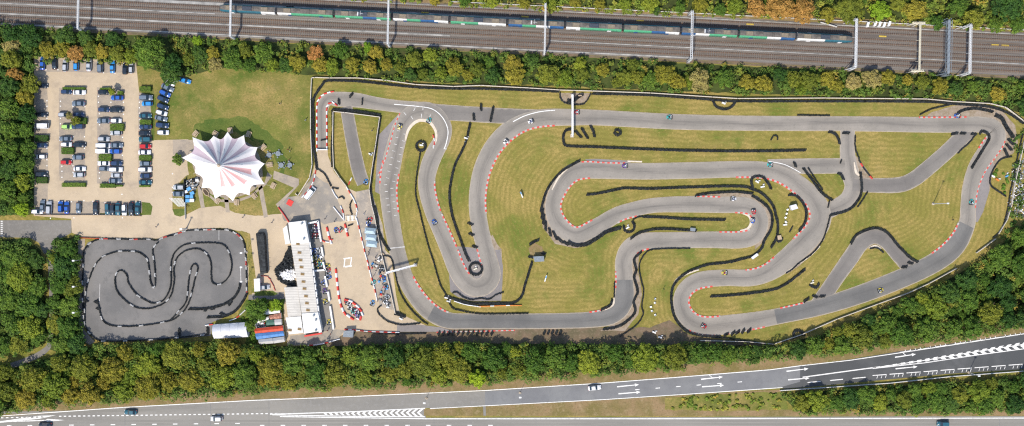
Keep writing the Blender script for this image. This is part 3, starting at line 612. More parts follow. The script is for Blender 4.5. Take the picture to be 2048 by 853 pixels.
sheet('traffic_island', [(1330, 795), (1440, 788), (1570, 784), (1575, 820), (1440, 822), (1330, 820)], 0.048, 'lawn', wob=0.5)
sheet('verge_strip', [(1560, 820), (2300, 812), (2300, 832), (1560, 832)], 0.0425, 'verge', wob=0.3)
sheet('motorway', [(555, 824), (700, 818), (850, 812), (852, 839), (555, 839)], 0.0432, 'mway')
sheet('slip_crossing', [(966, 811.5), (971, 811.2), (972, 832), (967, 832)], 0.052, 'mway')
ZP = 0.060
def line(name, pts, w, m='paint', z=ZP): ribbon(name, [(x, y, w) for x, y in pts], z, m, smooth=False)
line('edge_line', [(-60, 838), (0, 832.5), (250, 815), (500, 801.5), (680, 794.5), (970, 781.5), (1200, 767), (1380, 753), (1540, 740)], 1.6)
line('edge_line', [(1540, 740), (1600, 732), (1700, 721), (1800, 706), (1900, 691), (2048, 668), (2300, 628)], 1.6)
line('edge_line', [(860, 817.5), (970, 812), (1200, 800), (1380, 788.5), (1565, 775.5)], 1.4)
line('edge_line', [(560, 833.5), (850, 838), (1300, 838), (2300, 836)], 1.8)
line('edge_line', [(1605, 755), (1700, 742), (1760, 734)], 2.2)
line('edge_line', [(540, 829), (700, 824), (850, 817)], 1.8); line('edge_line', [(545, 830), (700, 833), (850, 834)], 1.6, z=0.064)
mb = MB()
def seg(a, b, w, z=ZP):
    dash((a[0] + b[0]) / 2, (a[1] + b[1]) / 2, math.dist(a, b), w, -math.atan2(b[1] - a[1], b[0] - a[0]), z)
for i in range(46): x = 118 + i * 9.6; seg((x, 833 - (x - 118) * .013), (x + 5, 833 - (x + 5 - 118) * .013), 2.0)
for i in range(9): x = 2 + i * 10; seg((x, 836 - x * .02), (x + 5, 836 - x * .02), 1.8)
for i in range(12): x = 14 + i * 41.5; seg((x, 852 - x * .010), (x + 9, 852 - (x + 9) * .010), 1.8)
for i in range(6): x = 1270 + i * 41; seg((x, 780 - (x - 1270) * .075), (x + 9, 779.3 - (x - 1270) * .075), 1.6)
for i in range(12): x = 520 + i * 41.5; seg((x, 851), (x + 9, 851), 1.6)
mb.build('lane_markings', 'paint')['kind'] = 'structure'
mb = MB()
for x0_, y0_, x1_, y1_ in ((421, 806, 421, 870), (538, 799, 538, 870), (774, 842, 774, 870), (868, 838, 868, 870), (942, 838, 942, 870), (1072, 838, 1072, 870), (1552, 838, 1552, 870), (1999, 836, 1999, 870), (90, 826, 90, 870), (250, 817, 250, 870)): seg((x0_, y0_), (x1_, y1_), .7, .056)
mb.build('surface_joint', 'slip_mid')['kind'] = 'structure'
def chevrons(name, cells, m='paint'):
    global mb
    mb = MB()
    for (x, y, hw, slope, t, z) in cells:       # centre, half height, road slope, thickness, lean
        for sg in (-1, 1):
            a = P(x, y); 
            pts = [(x, y), (x + t, y), (x + t + hw * 1.2, y + sg * hw), (x + hw * 1.2, y + sg * hw)]
            pts = [(px_, py_ + (px_ - x) * slope) for px_, py_ in pts]
            v = [P(*p_) for p_ in pts]
            mb.add([(p_.x, p_.y, ZP + 0.006) for p_ in v], [(0, 1, 2, 3) if sg > 0 else (3, 2, 1, 0)])
    return mb
c = []
for i in range(18):
    x = 650 + i * 11.3; hw = 1.0 + (x - 600) / 250 * 8.0; c.append((x - hw, 828.5 - (x - 560) * .010, hw * .95, 0.0, 5.2, 1))
chevrons('c', [(a, b, h_, s_, t_, z_) for a, b, h_, s_, t_, z_ in c]).build('chevron_marking', 'paint')['kind'] = 'structure'
c = []
for i in range(26):
    x = 1752 + i * 16; y = 735.5 - (x - 1752) * .150; hw = 0.9 + i * 0.33; c.append((x, y, hw, -0.14, 8.5, 1))
chevrons('c', c).build('chevron_marking', 'paint')['kind'] = 'structure'
line('edge_line', [(1745, 736.5), (1850, 721), (1950, 704), (2048, 689), (2200, 664)], 1.6)
line('edge_line', [(1745, 737.5), (1850, 726), (1950, 711), (2048, 698), (2200, 678)], 1.6, z=0.064)
for i, (y0_, y1_) in enumerate(((841.5, 846), (848, 852), (826, 824))):
    ribbon('wheel_track', [(x, y0_ - (x * .016 if i == 2 else 0), 4.2) for x in range(-60, 560, 40)] if i == 2 else [(x, y0_ + 1, 4.0) for x in range(-60, 2300, 60)], 0.0445 if i < 2 else .0485, 'wheel', smooth=False)
# hatched shoulders with short cross bars
mb = MB()
for i in range(34):
    x = 1800 + i * 10; y = 703 - (x - 1800) * .150 ; 
    if i % 5: seg((x, y - 2), (x + 1.5, y + 3), 1.0)
for i in range(40):
    x = 1745 + i * 8.5; y = 753 - (x - 1745) * .073
    if i % 4: seg((x, y + 5), (x + 2, y - 0.5), 1.0)
for i in range(9):
    x = 1745 + i * 34; y = 751.5 - (x - 1745) * .076; seg((x, y), (x + 28, y - 28 * .076), 1.6, ZP + .004)
for x in (1615, 1660, 1705): seg((x, 765.5 - (x - 1615) * .09), (x + 26, 763 - (x - 1615) * .09), 1.8)
for i in range(7):
    x = 1800 + i * 36; y = 705 - (x - 1800) * .150; seg((x, y), (x + 22, y - 3.3), 1.4, ZP + .004)
mb.build('shoulder_marking', 'paint')['kind'] = 'structure'
def arrow(x, y, L, a, bent=False):
    T = Matrix.Translation(P(x, y) + Vector((0, 0, ZP))) @ Matrix.Rotation(a, 4, 'Z')
    m_ = MB(); s_ = S
    m_.add([T @ Vector(v) for v in ((0, -.22, 0), (L * s_ - 1.4, -.14, 0), (L * s_ - 1.4, .14, 0), (0, .22, 0))], [(0, 1, 2, 3)])
    m_.add([T @ Vector(v) for v in ((L * s_ - 1.4, -.55, 0), (L * s_, 0, 0), (L * s_ - 1.4, .55, 0))], [(0, 1, 2)])
    if bent: m_.add([T @ Vector(v) for v in ((L * s_ * .5, .14, 0), (L * s_ * .5 + .3, .14, 0), (L * s_ * .42, 1.1, 0), (L * s_ * .42 - .3, 1.1, 0))], [(0, 1, 2, 3)])
    m_.build('arrow_marking', 'paint')['kind'] = 'structure'
for q in ((1234, 774, 44, .10, 0), (1237, 788, 44, .08, 0), (1402, 759, 44, .11, 1), (1404, 774, 44, .07, 0), (1573, 743, 44, .12, 0), (1576, 760, 43, .08, 0), (1790, 715, 42, .15, 1), (1791, 738, 44, .10, 0), ): arrow(*q)
mb = MB()
mb.add([tuple(P(x, y))[:2] + (ZP,) for x, y in ((-60, 847), (0, 843), (78, 832), (112, 831), (78, 838), (0, 846))], [(0, 1, 2, 3, 4, 5)])
mb.add([tuple(P(x, y))[:2] + (ZP + .004,) for x, y in ((0, 843.5), (92, 840), (95, 838), (130, 840.5), (95, 844), (92, 842), (0, 845))], [(0, 1, 2, 3, 4, 5, 6)])
o = mb.build('gore_marking', 'paint'); o['kind'] = 'structure'
for p_ in o.data.polygons: pass
# ================================================================== TYRE WALLS
TY = [(.13, .40), (.15, .585), (.22, .625), (.29, .60), (.315, .52), (.285, .42), (.315, .33), (.285, .22), (.315, .12), (.28, .0)]
NS = 8
def tyre_wall(label, px, rows=1, cap=None, group='tyre walls round the circuits', curve=True, h=1.0, name='tyre_wall'):
    pts = cr([tuple(p) for p in px], 5) if curve and len(px) > 2 else px
    w = wpts(pts); st = resample(w, 0.50); mb = MB()
    for k, (x, y, tx, ty) in enumerate(st):
        for r in range(rows):
            off = (r - (rows - 1) / 2) * 0.42 + R.uniform(-.05, .05)
            cx, cy = x - ty * off + R.uniform(-.04, .04), y + tx * off + R.uniform(-.04, .04)
            if r % 2: cx += tx * .3; cy += ty * .3
            s = R.uniform(.76, .92); hh = h * R.choice((1, 1, 1, .97, 1.04)); a0 = R.random()
            mi = 0
            if cap:
                c = cap[(k // 3) % len(cap)]; mi = {'b': 0, 'w': 1, 'r': 2}[c]
            vs = [(cx + rr * s * math.cos(2 * PI * i / NS + a0), cy + rr * s * math.sin(2 * PI * i / NS + a0), .02 + z * hh) for rr, z in TY for i in range(NS)]
            fs = [(q * NS + i, (q + 1) * NS + i, (q + 1) * NS + (i + 1) % NS, q * NS + (i + 1) % NS) for q in range(len(TY) - 1) for i in range(NS)]
            if mi: mb.add(vs, fs[:NS * 4], mi); mb.add(vs, fs[NS * 4:], 0)
            else: mb.add(vs, fs, 0)
    o = mb.build(name, ['tyre', 'wall', 'kerbred'] if cap else ['tyre'])
    # origin at the wall's start
    c0 = Vector((st[0][0], st[0][1], 0)); o.data.transform(Matrix.Translation(-c0)); o.location = c0
    return tag(o, label, 'tyre wall', group)
TWL = [
 ('long black tyre wall under the white fence along the north side of the circuit', [(626, 206), (630, 192), (645, 170), (657, 162), (715, 163), (774, 169), (831, 175), (907, 178), (962, 178), (1058, 181), (1118, 184)], 2),
 ('black tyre wall down the west edge of the pit exit road', [(626, 207), (627, 240), (627, 290), (631, 315), (634, 338)], 2),
 ('long black tyre wall against the fence from the overhead beam to the east bend', [(1184, 188), (1300, 191), (1424, 200), (1474, 203), (1650, 203), (1852, 204), (1903, 208), (1978, 214), (2020, 229), (2046, 247)], 2),
 ('black tyre wall looping round the north foot of the overhead beam', [(1120, 187), (1120, 195), (1125, 203), (1135, 208), (1155, 210), (1168, 208), (1176, 198), (1181, 188)], 1),
 ('tumbled tyre heap beside the north foot of the overhead beam', [(1135, 202), (1145, 203), (1155, 195), (1165, 189)], 3),
 ('long straight black tyre wall running east from the south foot of the overhead beam', [(1142, 259), (1130, 263), (1126, 277), (1129, 290), (1140, 293), (1198, 295), (1348, 301), (1499, 303), (1612, 301)], 2),
 ('short slanted tyre wall nearest the south foot of the overhead beam', [(1150, 262), (1163, 277)], 2),
 ('middle one of three short slanted tyre walls by the south foot of the overhead beam', [(1163, 257), (1175, 277)], 2),
 ('rightmost of three short slanted tyre walls by the south foot of the overhead beam', [(1180, 252), (1186, 262), (1189, 275)], 2),
 ('small round tyre stack alone on grass below the north straight', [(1229, 262), (1234, 260), (1240, 263), (1240, 269), (1234, 271), (1229, 267)], 2),
 ('tyre wall round a marshal pit against the north fence', [(1426, 203), (1430, 212), (1438, 217), (1451, 219), (1462, 215), (1470, 205)], 2),
 ('short straight tyre wall on the north verge of the top straight', [(1595, 231), (1660, 232)], 1),
 ('small arched tyre stack on grass under the top straight', [(1542, 280), (1547, 272), (1554, 274), (1555, 280)], 1),
 ('curved double tyre wall at the top left corner of the link road junction', [(1657, 264), (1669, 268), (1676, 278), (1679, 289)], 2),
 ('short tyre block across the mouth of the link road at the top straight', [(1685, 266), (1697, 267)], 2),
 ('tyre wall down the east side of the link road', [(1710, 273), (1710, 297), (1718, 319)], 1),
 ('tyre wall between link road and side road, curling to the track', [(1720, 345), (1723, 379), (1716, 400), (1697, 420), (1660, 431)], 2),
 ('short curved tyre wall below the side road mouth', [(1734, 385), (1725, 400), (1714, 415)], 1),
 ('thick tyre wall left of the small round lawn in the infield', [(1606, 337), (1622, 358), (1643, 386), (1664, 401)], 2),
 ('second thinner tyre wall behind the thick one left of the small round lawn', [(1616, 337), (1632, 362), (1646, 382)], 1),
 ('short tyre block where the link road joins the main track', [(1658, 404), (1655, 416)], 1),
 ('single tyre block in the middle of the link road crossing', [(1682, 321), (1680, 329)], 1),
 ('small tyre block on the closed road at the end of the middle straight', [(1588, 325), (1591, 335)], 2),
 ('small curved tyre block at the top of the small round lawn', [(1675, 347), (1682, 350), (1686, 359)], 2),
 ('long tyre wall down the outside of the diagonal straight', [(1660, 431), (1653, 457), (1645, 480), (1627, 505), (1599, 526), (1581, 541), (1570, 547)], 1),
 ('tyre wall splaying from the fence before the east bend', [(1840, 230), (1857, 221), (1873, 216), (1905, 209)], 1),
 ('rippling tyre wall across the gravel at the top of the east bend', [(1914, 227), (1930, 220), (1950, 218), (1970, 221), (1985, 225)], 2),
 ('stepped tyre wall on the gravel at the shoulder of the east bend', [(1990, 231), (2003, 238), (2010, 252), (2018, 264), (2026, 276)], 3),
 ('topmost of three parallel tyre walls east of the east bend', [(2015, 279), (2026, 290)], 2),
 ('middle one of three parallel tyre walls east of the east bend', [(2012, 289), (2022, 301)], 2),
 ('lowest of three parallel tyre walls east of the east bend', [(2008, 298), (2014, 312)], 2),
 ('hooked tyre wall round the green patch by the east fence', [(2022, 314), (2002, 319), (1987, 337), (1980, 355), (1981, 372), (1996, 383), (2012, 394)], 1),
 ('tyre wall round the tip of the infield at the east bend', [(1958, 268), (1964, 263), (1974, 268), (1977, 279), (1964, 301), (1942, 337)], 2),
 ('tyre wall along the diagonal side road near the east bend', [(1949, 272), (1937, 287), (1925, 297), (1914, 308)], 1),
 ('leftmost tyre block closing the side road at the top straight', [(1902, 269), (1914, 267)], 2),
 ('middle tyre block closing the side road at the top straight', [(1920, 267), (1931, 268)], 2),
 ('rightmost tyre block closing the side road at the top straight', [(1942, 268), (1952, 270)], 2),
 ('very long tyre wall round the outside of both lower hairpins', [(1504, 392), (1524, 405), (1537, 418), (1544, 436), (1541, 459), (1529, 480), (1522, 498), (1506, 512), (1488, 517), (1457, 525), (1419, 529), (1395, 536), (1371, 547), (1350, 566), (1343, 585), (1343, 609), (1350, 637), (1371, 661), (1399, 671), (1441, 674)], 2),
 ('tyre wall along the top edge of the inner hairpin straight', [(1390, 392), (1419, 387), (1470, 384), (1506, 388)], 2),
 ('long winding tyre wall through the middle infield ending by the cabin', [(1173, 390), (1193, 388), (1228, 381), (1250, 377), (1300, 378), (1380, 375), (1478, 373), (1504, 379), (1524, 388), (1545, 411), (1551, 431), (1555, 449), (1553, 475), (1542, 495)], 2),
 ('tyre loop round the marshal post under the middle straight', [(1505, 377), (1502, 361), (1509, 354), (1524, 354), (1535, 366), (1542, 379)], 2),
 ('curved tyre wall east of the small white shed in the infield', [(1577, 390), (1591, 392), (1604, 405), (1612, 423), (1609, 446), (1597, 463)], 2),
 ('straight tyre wall in the narrow lawn inside the inner hairpin', [(1286, 434), (1320, 435), (1380, 439), (1450, 440)], 2),
 ('thick tyre wall round the outside of the west hairpin of the middle straight', [(1160, 322), (1148, 328), (1124, 343), (1103, 366), (1090, 390), (1081, 424)], 2),
 ('heavy tyre wall under the west hairpin up to the white marshal post', [(1136, 484), (1146, 490), (1160, 491), (1175, 488), (1197, 475), (1215, 463), (1242, 456)], 3),
 ('ring of tyres round the white marshal post below the west hairpin', [(1247, 452), (1250, 462), (1258, 465), (1267, 460), (1268, 450), (1264, 443)], 2),
 ('tyre wall from the white marshal post to the narrow lawn', [(1266, 440), (1275, 435), (1286, 433)], 1),
 ('tyre wall at the start of the bend above the vertical straight', [(1261, 478), (1275, 468), (1289, 463), (1320, 458), (1380, 461), (1391, 462)], 2),
 ('wavy tyre wall nearest the vertical straight, east side', [(1283, 504), (1268, 519), (1272, 540), (1268, 557), (1275, 583), (1267, 604), (1270, 624), (1254, 643), (1232, 655), (1206, 659)], 2),
 ('outer tyre wall following the wavy one beside the vertical straight', [(1379, 497), (1309, 499), (1290, 508), (1278, 532), (1283, 565), (1287, 583), (1283, 614), (1286, 630), (1270, 653), (1239, 673)], 1),
 ('short tyre wall on the west kerb of the vertical straight', [(1229, 565), (1228, 594)], 1),
 ('curved tyre wall behind the apron at the lower right corner of the big lawn', [(1224, 599), (1220, 611), (1203, 620)], 2),
 ('long thin tyre wall hanging from the round post in the left infield', [(841, 302), (831, 378), (841, 430), (855, 486), (868, 527), (880, 568), (893, 592), (904, 615), (924, 622), (964, 628), (1056, 627)], 1),
 ('tyre ring round the post inside the top hairpin', [(842, 283), (835, 287), (833, 294), (838, 301), (847, 301), (851, 293), (849, 286), (843, 283)], 2),
 ('thin winding tyre wall in the green ditch between the two hairpin legs', [(940, 247), (933, 280), (925, 300), (909, 333), (901, 370), (899, 395), (904, 430), (912, 455), (921, 480), (932, 510), (938, 522)], 2),
 ('ring of tyres at the tip of the long hairpin', [(951, 526), (942, 530), (939, 538), (943, 547), (952, 550), (961, 546), (964, 537), (959, 529), (952, 526)], 2),
 ('wavy free standing tyre wall on the tarmac under the long hairpin', [(906, 586), (914, 585), (926, 594), (943, 600), (961, 597), (978, 599), (992, 590), (1008, 585)], 1),
 ('thick tyre wall under the long hairpin rising to the dark shelter', [(890, 592), (904, 597), (926, 603), (947, 607), (996, 607), (1027, 606), (1043, 593), (1050, 570), (1064, 524)], 2),
 ('short tyre wall slanting up from the sandy patch by the dark shelter', [(1059, 490), (1068, 484), (1079, 480)], 2),
 ('small tyre block right of the sandy patch by the dark shelter', [(1084, 506), (1092, 509)], 2),
 ('small tyre block left of the dark shelter', [(1057, 513), (1066, 516)], 2),
 ('tyre wall along the top of the fenced triangle beside the start straight', [(665, 219), (690, 221), (720, 224), (745, 228), (761, 231)], 2),
 ('thick tyre wall down the east side of the fenced triangle to the yard', [(761, 232), (757, 260), (751, 300), (746, 335), (741, 378), (746, 409)], 2),
 ('tyre wall between the pale canopies and the start straight', [(749, 412), (753, 430), (758, 463), (767, 484), (779, 502)], 2),
 ('long tyre wall curving along the outside of the start straight to the pit entry', [(768, 512), (782, 516), (789, 541), (795, 568), (804, 593), (822, 619), (843, 640), (856, 649)], 1),
 ('tyre wall down the west side of the fenced triangle', [(664, 222), (665, 257), (663, 292), (664, 335)], 1),
 ('tyre wall looping round the lawn at the south end of the paddock', [(762, 612), (755, 618), (758, 628), (771, 640), (787, 647), (807, 650), (840, 647)], 1),
 ('dark tyre heap at the corner of the paddock lawn', [(790, 627), (800, 629), (809, 634)], 3),
 ('long tyre wall along the south edge of the pit entry lane', [(712, 661), (782, 668), (853, 667)], 1),
 ('curved tyre wall across the yard entrance south of the pit exit road', [(634, 338), (648, 347), (657, 362), (663, 375)], 1),
 ('short tyre block at the lower end of the curved yard entrance wall', [(665, 376), (677, 378)], 1),
 ('small curved tyre block on the sand in the paddock entrance lane', [(679, 396), (684, 394), (689, 399)], 1),
 ('bowed tyre wall on the right side of the paddock entrance lane', [(704, 402), (700, 411), (701, 420), (704, 430)], 1),
 ('short tyre block on the sand just below the striped gate', [(697, 452), (707, 449)], 1),
 ('long wavy tyre wall in the lawn of the lower right hairpin', [(1421, 593), (1460, 591), (1498, 587), (1528, 583), (1552, 578), (1565, 572), (1578, 564), (1596, 550), (1610, 539)], 2),
 ('bent tyre wall on the grass at the foot of the triangular loop', [(1619, 570), (1631, 576), (1638, 567)], 2),
 ('short thick tyre wall at the corner below the triangular loop', [(1607, 604), (1617, 597)], 2),
 ('left tyre block closing the foot of the triangular loop', [(1625, 591), (1635, 596)], 2),
 ('right tyre block closing the foot of the triangular loop', [(1639, 593), (1650, 593)], 2),
 ('tyre wall over the top of the triangular loop', [(1701, 488), (1712, 471), (1734, 460), (1754, 457), (1774, 466), (1795, 491), (1820, 516), (1836, 525)], 2),
 ('tyre wall on the inside tip of the triangular loop', [(1740, 498), (1753, 496), (1767, 506)], 1),
 ('left tyre block closing the right leg of the triangular loop', [(1803, 535), (1814, 534)], 2),
 ('right tyre block closing the right leg of the triangular loop', [(1815, 525), (1825, 528)], 2),
 ('short tyre wall in the grass beside the curved wall of the small white shed', [(1579, 464), (1586, 452)], 1),
 ('tyre block round the pale crate at the end of the infield spectator lawn', [(1553, 480), (1558, 484), (1564, 479)], 2),
 ('leftmost tyre block on the pit exit road near the corner', [(678, 199), (678, 210)], 2),
 ('slanted tyre block at the top edge of the pit exit road', [(706, 187), (699, 195)], 2),
 ('upright tyre block across the pit exit road', [(725, 198), (724, 210)], 1),
 ('tyre block low in the pit exit road by the white gate', [(643, 281), (655, 279)], 1),
 ('left upright tyre block across the old road above the green ditch', [(947, 228), (948, 241)], 2),
 ('middle tyre block across the old road above the green ditch', [(962, 209), (962, 222)], 2),
 ('longest tyre wall across the old road above the green ditch', [(987, 214), (984, 228), (981, 242)], 2),
 ('tyre wall along the south fence at the lower right', [(1441, 675), (1500, 683), (1546, 687), (1600, 671)], 1),
 ('tyre ring against the south fence at the lower right', [(1586, 672), (1588, 664), (1596, 661), (1604, 665), (1606, 670)], 2),
 ('tyre wall beside the white east fence', [(2046, 262), (2036, 306), (2026, 354), (2020, 384), (2013, 426), (2002, 460), (1985, 476)], 1),
]
for L, p, r in TWL: tyre_wall(L, p, r)
# slanted single bundles outside the west hairpin and elsewhere
ROWS = [('slanted tyre bundle in the staggered row outside the west hairpin', 'staggered bundles outside the west hairpin', 'top', [((1086, 417), (1083, 437)), ((1088, 430), (1086, 448)), ((1091, 443), (1091, 461)), ((1098, 457), (1101, 473)), ((1106, 463), (1113, 479)), ((1115, 475), (1126, 488)), ((1126, 484), (1137, 491))]),
        ('slanted tyre bundle outside the bottom left curve of the lower straight', 'slanted bundles below the bottom straight', 'left', [((876 + i * 9.6, 670), (880 + i * 9.6, 664)) for i in range(12)]),
        ('slanted tyre bundle under the middle of the bottom straight', 'slanted bundles below the middle of the bottom straight', 'left', [((1087 + i * 8, 669), (1090 + i * 8, 663)) for i in range(5)]),
        ('slanted tyre bundle under the lower right hairpin', 'slanted bundles under the lower right hairpin', 'left', [((1447, 672), (1455, 668)), ((1462, 670), (1469, 664)), ((1471, 668), (1479, 662)), ((1483, 667), (1488, 660)), ((1494, 665), (1501, 659))]),
        ('short tyre bundle in the grass between the legs of the long hairpin', 'bundles between the hairpin legs', 'top', [((936, 446), (944, 450)), ((938, 467), (946, 471)), ((945, 492), (954, 496))])]
for lab, grp, side, segs in ROWS:
    for i, (a, b) in enumerate(segs): tyre_wall('%s, %s from the %s' % (lab, ORD[i], side), [a, b], 2, group=grp)
# the small circuit: black tyre walls capped with white and pink blocks
SG = 'tyre walls of the small circuit'
for L, p, r, cap in [
 ('capped tyre wall along the north edge of the small circuit, left half', [(168, 503), (176, 491), (190, 482), (209, 478), (253, 479), (297, 479), (314, 481), (332, 474), (350, 470)], 1, 'bbwbbwr'),
 ('capped tyre wall round the top right corner of the small circuit', [(350, 470), (373, 462), (408, 460), (452, 460), (470, 466), (484, 478), (490, 494), (493, 538), (494, 585)], 1, 'wrwbbwb'),
 ('tyre wall down the left edge of the small circuit', [(168, 503), (166, 582), (168, 630), (172, 655), (194, 679), (223, 683)], 1, 'bbbw'),
 ('tyre wall along the bottom edge of the small circuit', [(223, 683), (297, 680), (349, 676), (417, 669)], 1, 'bbbwbb'),
 ('tyre wall looping from the left edge into the upper prong of the small circuit', [(170, 650), (171, 600), (175, 570), (182, 550), (190, 532), (202, 517), (217, 509), (238, 503), (267, 503), (282, 507), (294, 517), (298, 530), (301, 560), (304, 570), (308, 576), (311, 567), (310, 532), (306, 500), (317, 485)], 1, 'wbbwbbb'),
 ('tyre wall round the lower left lane of the small circuit', [(195, 600), (199, 616), (206, 640), (223, 651), (253, 653), (276, 652), (305, 649), (335, 643), (350, 638), (370, 620), (381, 597), (390, 560), (396, 538), (392, 529), (384, 533), (378, 560), (373, 602), (355, 626), (340, 642)], 1, 'bbbbw'),
 ('long tyre wall weaving round the centre island of the small circuit', [(303, 606), (276, 591), (258, 567), (255, 552), (244, 541), (233, 548), (231, 567), (237, 586), (256, 605), (276, 616), (302, 617), (328, 607), (343, 590), (349, 560), (348, 540), (354, 517), (370, 503), (393, 498), (412, 506), (422, 525), (423, 550), (426, 566), (440, 569), (455, 558), (463, 540), (463, 520), (456, 500), (443, 488), (408, 486), (373, 489), (353, 502), (343, 525), (342, 570), (330, 598), (314, 606), (303, 606)], 1, 'bbbwbbbbb'),
 ('all black tyre wall below the centre of the small circuit', [(378, 618), (408, 618), (443, 611), (467, 597), (478, 580), (481, 566)], 2, None),
 ('tyre wall along the exit lane at the lower right of the small circuit', [(415, 635), (433, 634), (449, 633), (470, 623), (486, 603), (494, 588)], 2, None)]:
    tyre_wall(L, p, r, cap, SG)
for i, (a, b) in enumerate([((409, 621), (414, 621)), ((423, 618), (429, 617)), ((458, 611), (463, 604)), ((441, 626), (449, 631)), ((359, 658), (359, 672)), ((170, 600), (176, 604)), ((190, 603), (197, 607)), ((194, 616), (200, 619)), ((416, 655), (416, 668))]):
    tyre_wall('short stray tyre block inside the small circuit, ' + ['below the all black wall, left', 'below the all black wall, middle', 'below the all black wall, right', 'beside the exit lane', 'on the bottom lane', 'by the left edge', 'by the upper end of the lower left lane', 'just inside the lower left lane', 'left of the grey marquee'][i], [a, b], 2, group='stray tyre blocks of the small circuit')

# ================================================================== BLOCK BARRIERS
def barrier(label, px, cols=('red', 'white'), size=(1.35, .42, .62), group='red and white block barriers', name='block_barrier', z0=.06, curve=True, cat='barrier'):
    pts = cr([tuple(p) for p in px], 5) if curve and len(px) > 2 else px
    st = resample(wpts(pts), size[0] + .03); mb = MB()
    for k, (x, y, tx, ty) in enumerate(st):
        x += tx * size[0] / 2; y += ty * size[0] / 2
        a = math.atan2(ty, tx); T = Matrix.Translation((x, y, z0)) @ Matrix.Rotation(a, 4, 'Z')
        L, w, h = size; vs = []
        for (yy, zz_) in ((-w / 2, 0), (-w / 2, h * .25), (-w * .28, h * .5), (-w * .2, h), (w * .2, h), (w * .28, h * .5), (w / 2, h * .25), (w / 2, 0)):
            vs += [T @ Vector((-L / 2, yy, zz_)), T @ Vector((L / 2, yy, zz_))]
        mb.add(vs, [(2 * i, 2 * i + 1, 2 * i + 3, 2 * i + 2) for i in range(7)] + [tuple(range(0, 16, 2))[::-1], tuple(range(1, 16, 2))], k % len(cols))
    o = mb.build(name, list(cols)); c0 = Vector((st[0][0], st[0][1], 0)); o.data.transform(Matrix.Translation(-c0)); o.location = c0
    return tag(o, label, cat, group)
B = barrier
B('red and white barrier down the middle of the paddock curving to the kart loop', [(672, 538), (674, 560), (679, 598), (687, 622), (697, 632), (708, 639)], size=(1.5, .8, .7))
B('red and white barrier loop round the parked karts at the south of the paddock', [(689, 599), (702, 603), (715, 613), (723, 624), (722, 634)], size=(1.5, .8, .7))
B('red and white barrier along the south edge of the paddock', [(689, 659), (708, 660), (733, 663), (758, 664), (794, 665)])
B('short red and white barrier just east of the kart bays', [(654, 455), (657, 468), (661, 481)], size=(1.5, .8, .7))
B('short red and white barrier below the striped gate', [(690, 448), (693, 460), (696, 473)], size=(1.5, .8, .7))
B('long white and pink barrier between the paddock and the spectator strip', [(713, 436), (718, 455), (725, 484), (731, 509), (735, 522)], ('white', 'white', 'red'))
B('white and red barrier along the lower spectator strip', [(735, 525), (741, 548), (748, 572), (754, 600)], ('white', 'red', 'white'))
B('red and white barrier down the pit exit road, west kerb', [(668, 183), (650, 188), (638, 199), (634, 215), (634, 250), (634, 298)], size=(1.2, .5, .5))
B('red and white barrier down the pit exit road, east kerb', [(675, 212), (667, 206), (659, 208), (654, 218), (654, 250), (654, 296)], size=(1.2, .5, .5))
B('red and white barrier following the white fence above the white van', [(632, 341), (627, 363), (616, 382), (604, 395)])
B('white barrier leading from the yard entrance to the striped gate, left side', [(664, 378), (669, 388), (676, 398)], ('white',))
B('white barrier ending at the striped gate, left side', [(681, 412), (686, 424), (688, 436)], ('white', 'red', 'white'))
B('white barrier slanting across the dark asphalt triangle', [(667, 414), (675, 424), (683, 434)], ('white',))
B('white and red barrier on the right of the paddock entrance lane', [(693, 374), (700, 386), (709, 402), (714, 420), (712, 434)], ('white', 'red', 'white', 'white'))
B('short red and white barrier pointing at the old road end', [(697, 370), (703, 357)])
B('solid red barrier from the lawn corner to the clubhouse', [(557, 415), (567, 428), (577, 443)], ('red',))
B('white, orange and grey advertising barrier below the long hairpin', [(908, 602), (930, 609), (955, 613)], ('white', 'white', 'wall'))
M['orange'] = plain('orange_board', (0.62, 0.2, 0.04), 0.6)
B('orange and white advertising barrier right of the all white one', [(957, 613), (985, 612), (1012, 611), (1036, 611)], ('orange', 'orange', 'orange', 'white'))
B('red and white barrier lying over the corner of the link road', [(1717, 320), (1728, 338), (1744, 358)], ('tyre', 'red', 'tyre', 'tyre'))
B('short red tipped white bollard row left of the grey marquee', [(411, 651), (424, 649)], ('white', 'red'))
B('white and red barrier curving along the south edge behind the clubhouse', [(611, 692), (632, 690), (648, 687), (660, 684), (674, 680)], ('white', 'red', 'white', 'white'))
B('red and white kerb of the small circuit at the lower right corner', [(459, 642), (473, 636), (487, 624)], ('wall', 'wall', 'red'))
B('thin red barrier east of the kart bays', [(644, 481), (652, 484), (661, 481)], ('red', 'white'))
B('thin red barrier beside the white cabin', [(522, 552), (535, 554), (544, 566), (548, 575)], ('red',), size=(1.3, .2, .5))
B('white striped end board of the raised hairpin apron', [(866, 270), (869, 282), (867, 296)], ('kerbred', 'wall'), size=(1.2, .5, .4), z0=.17)

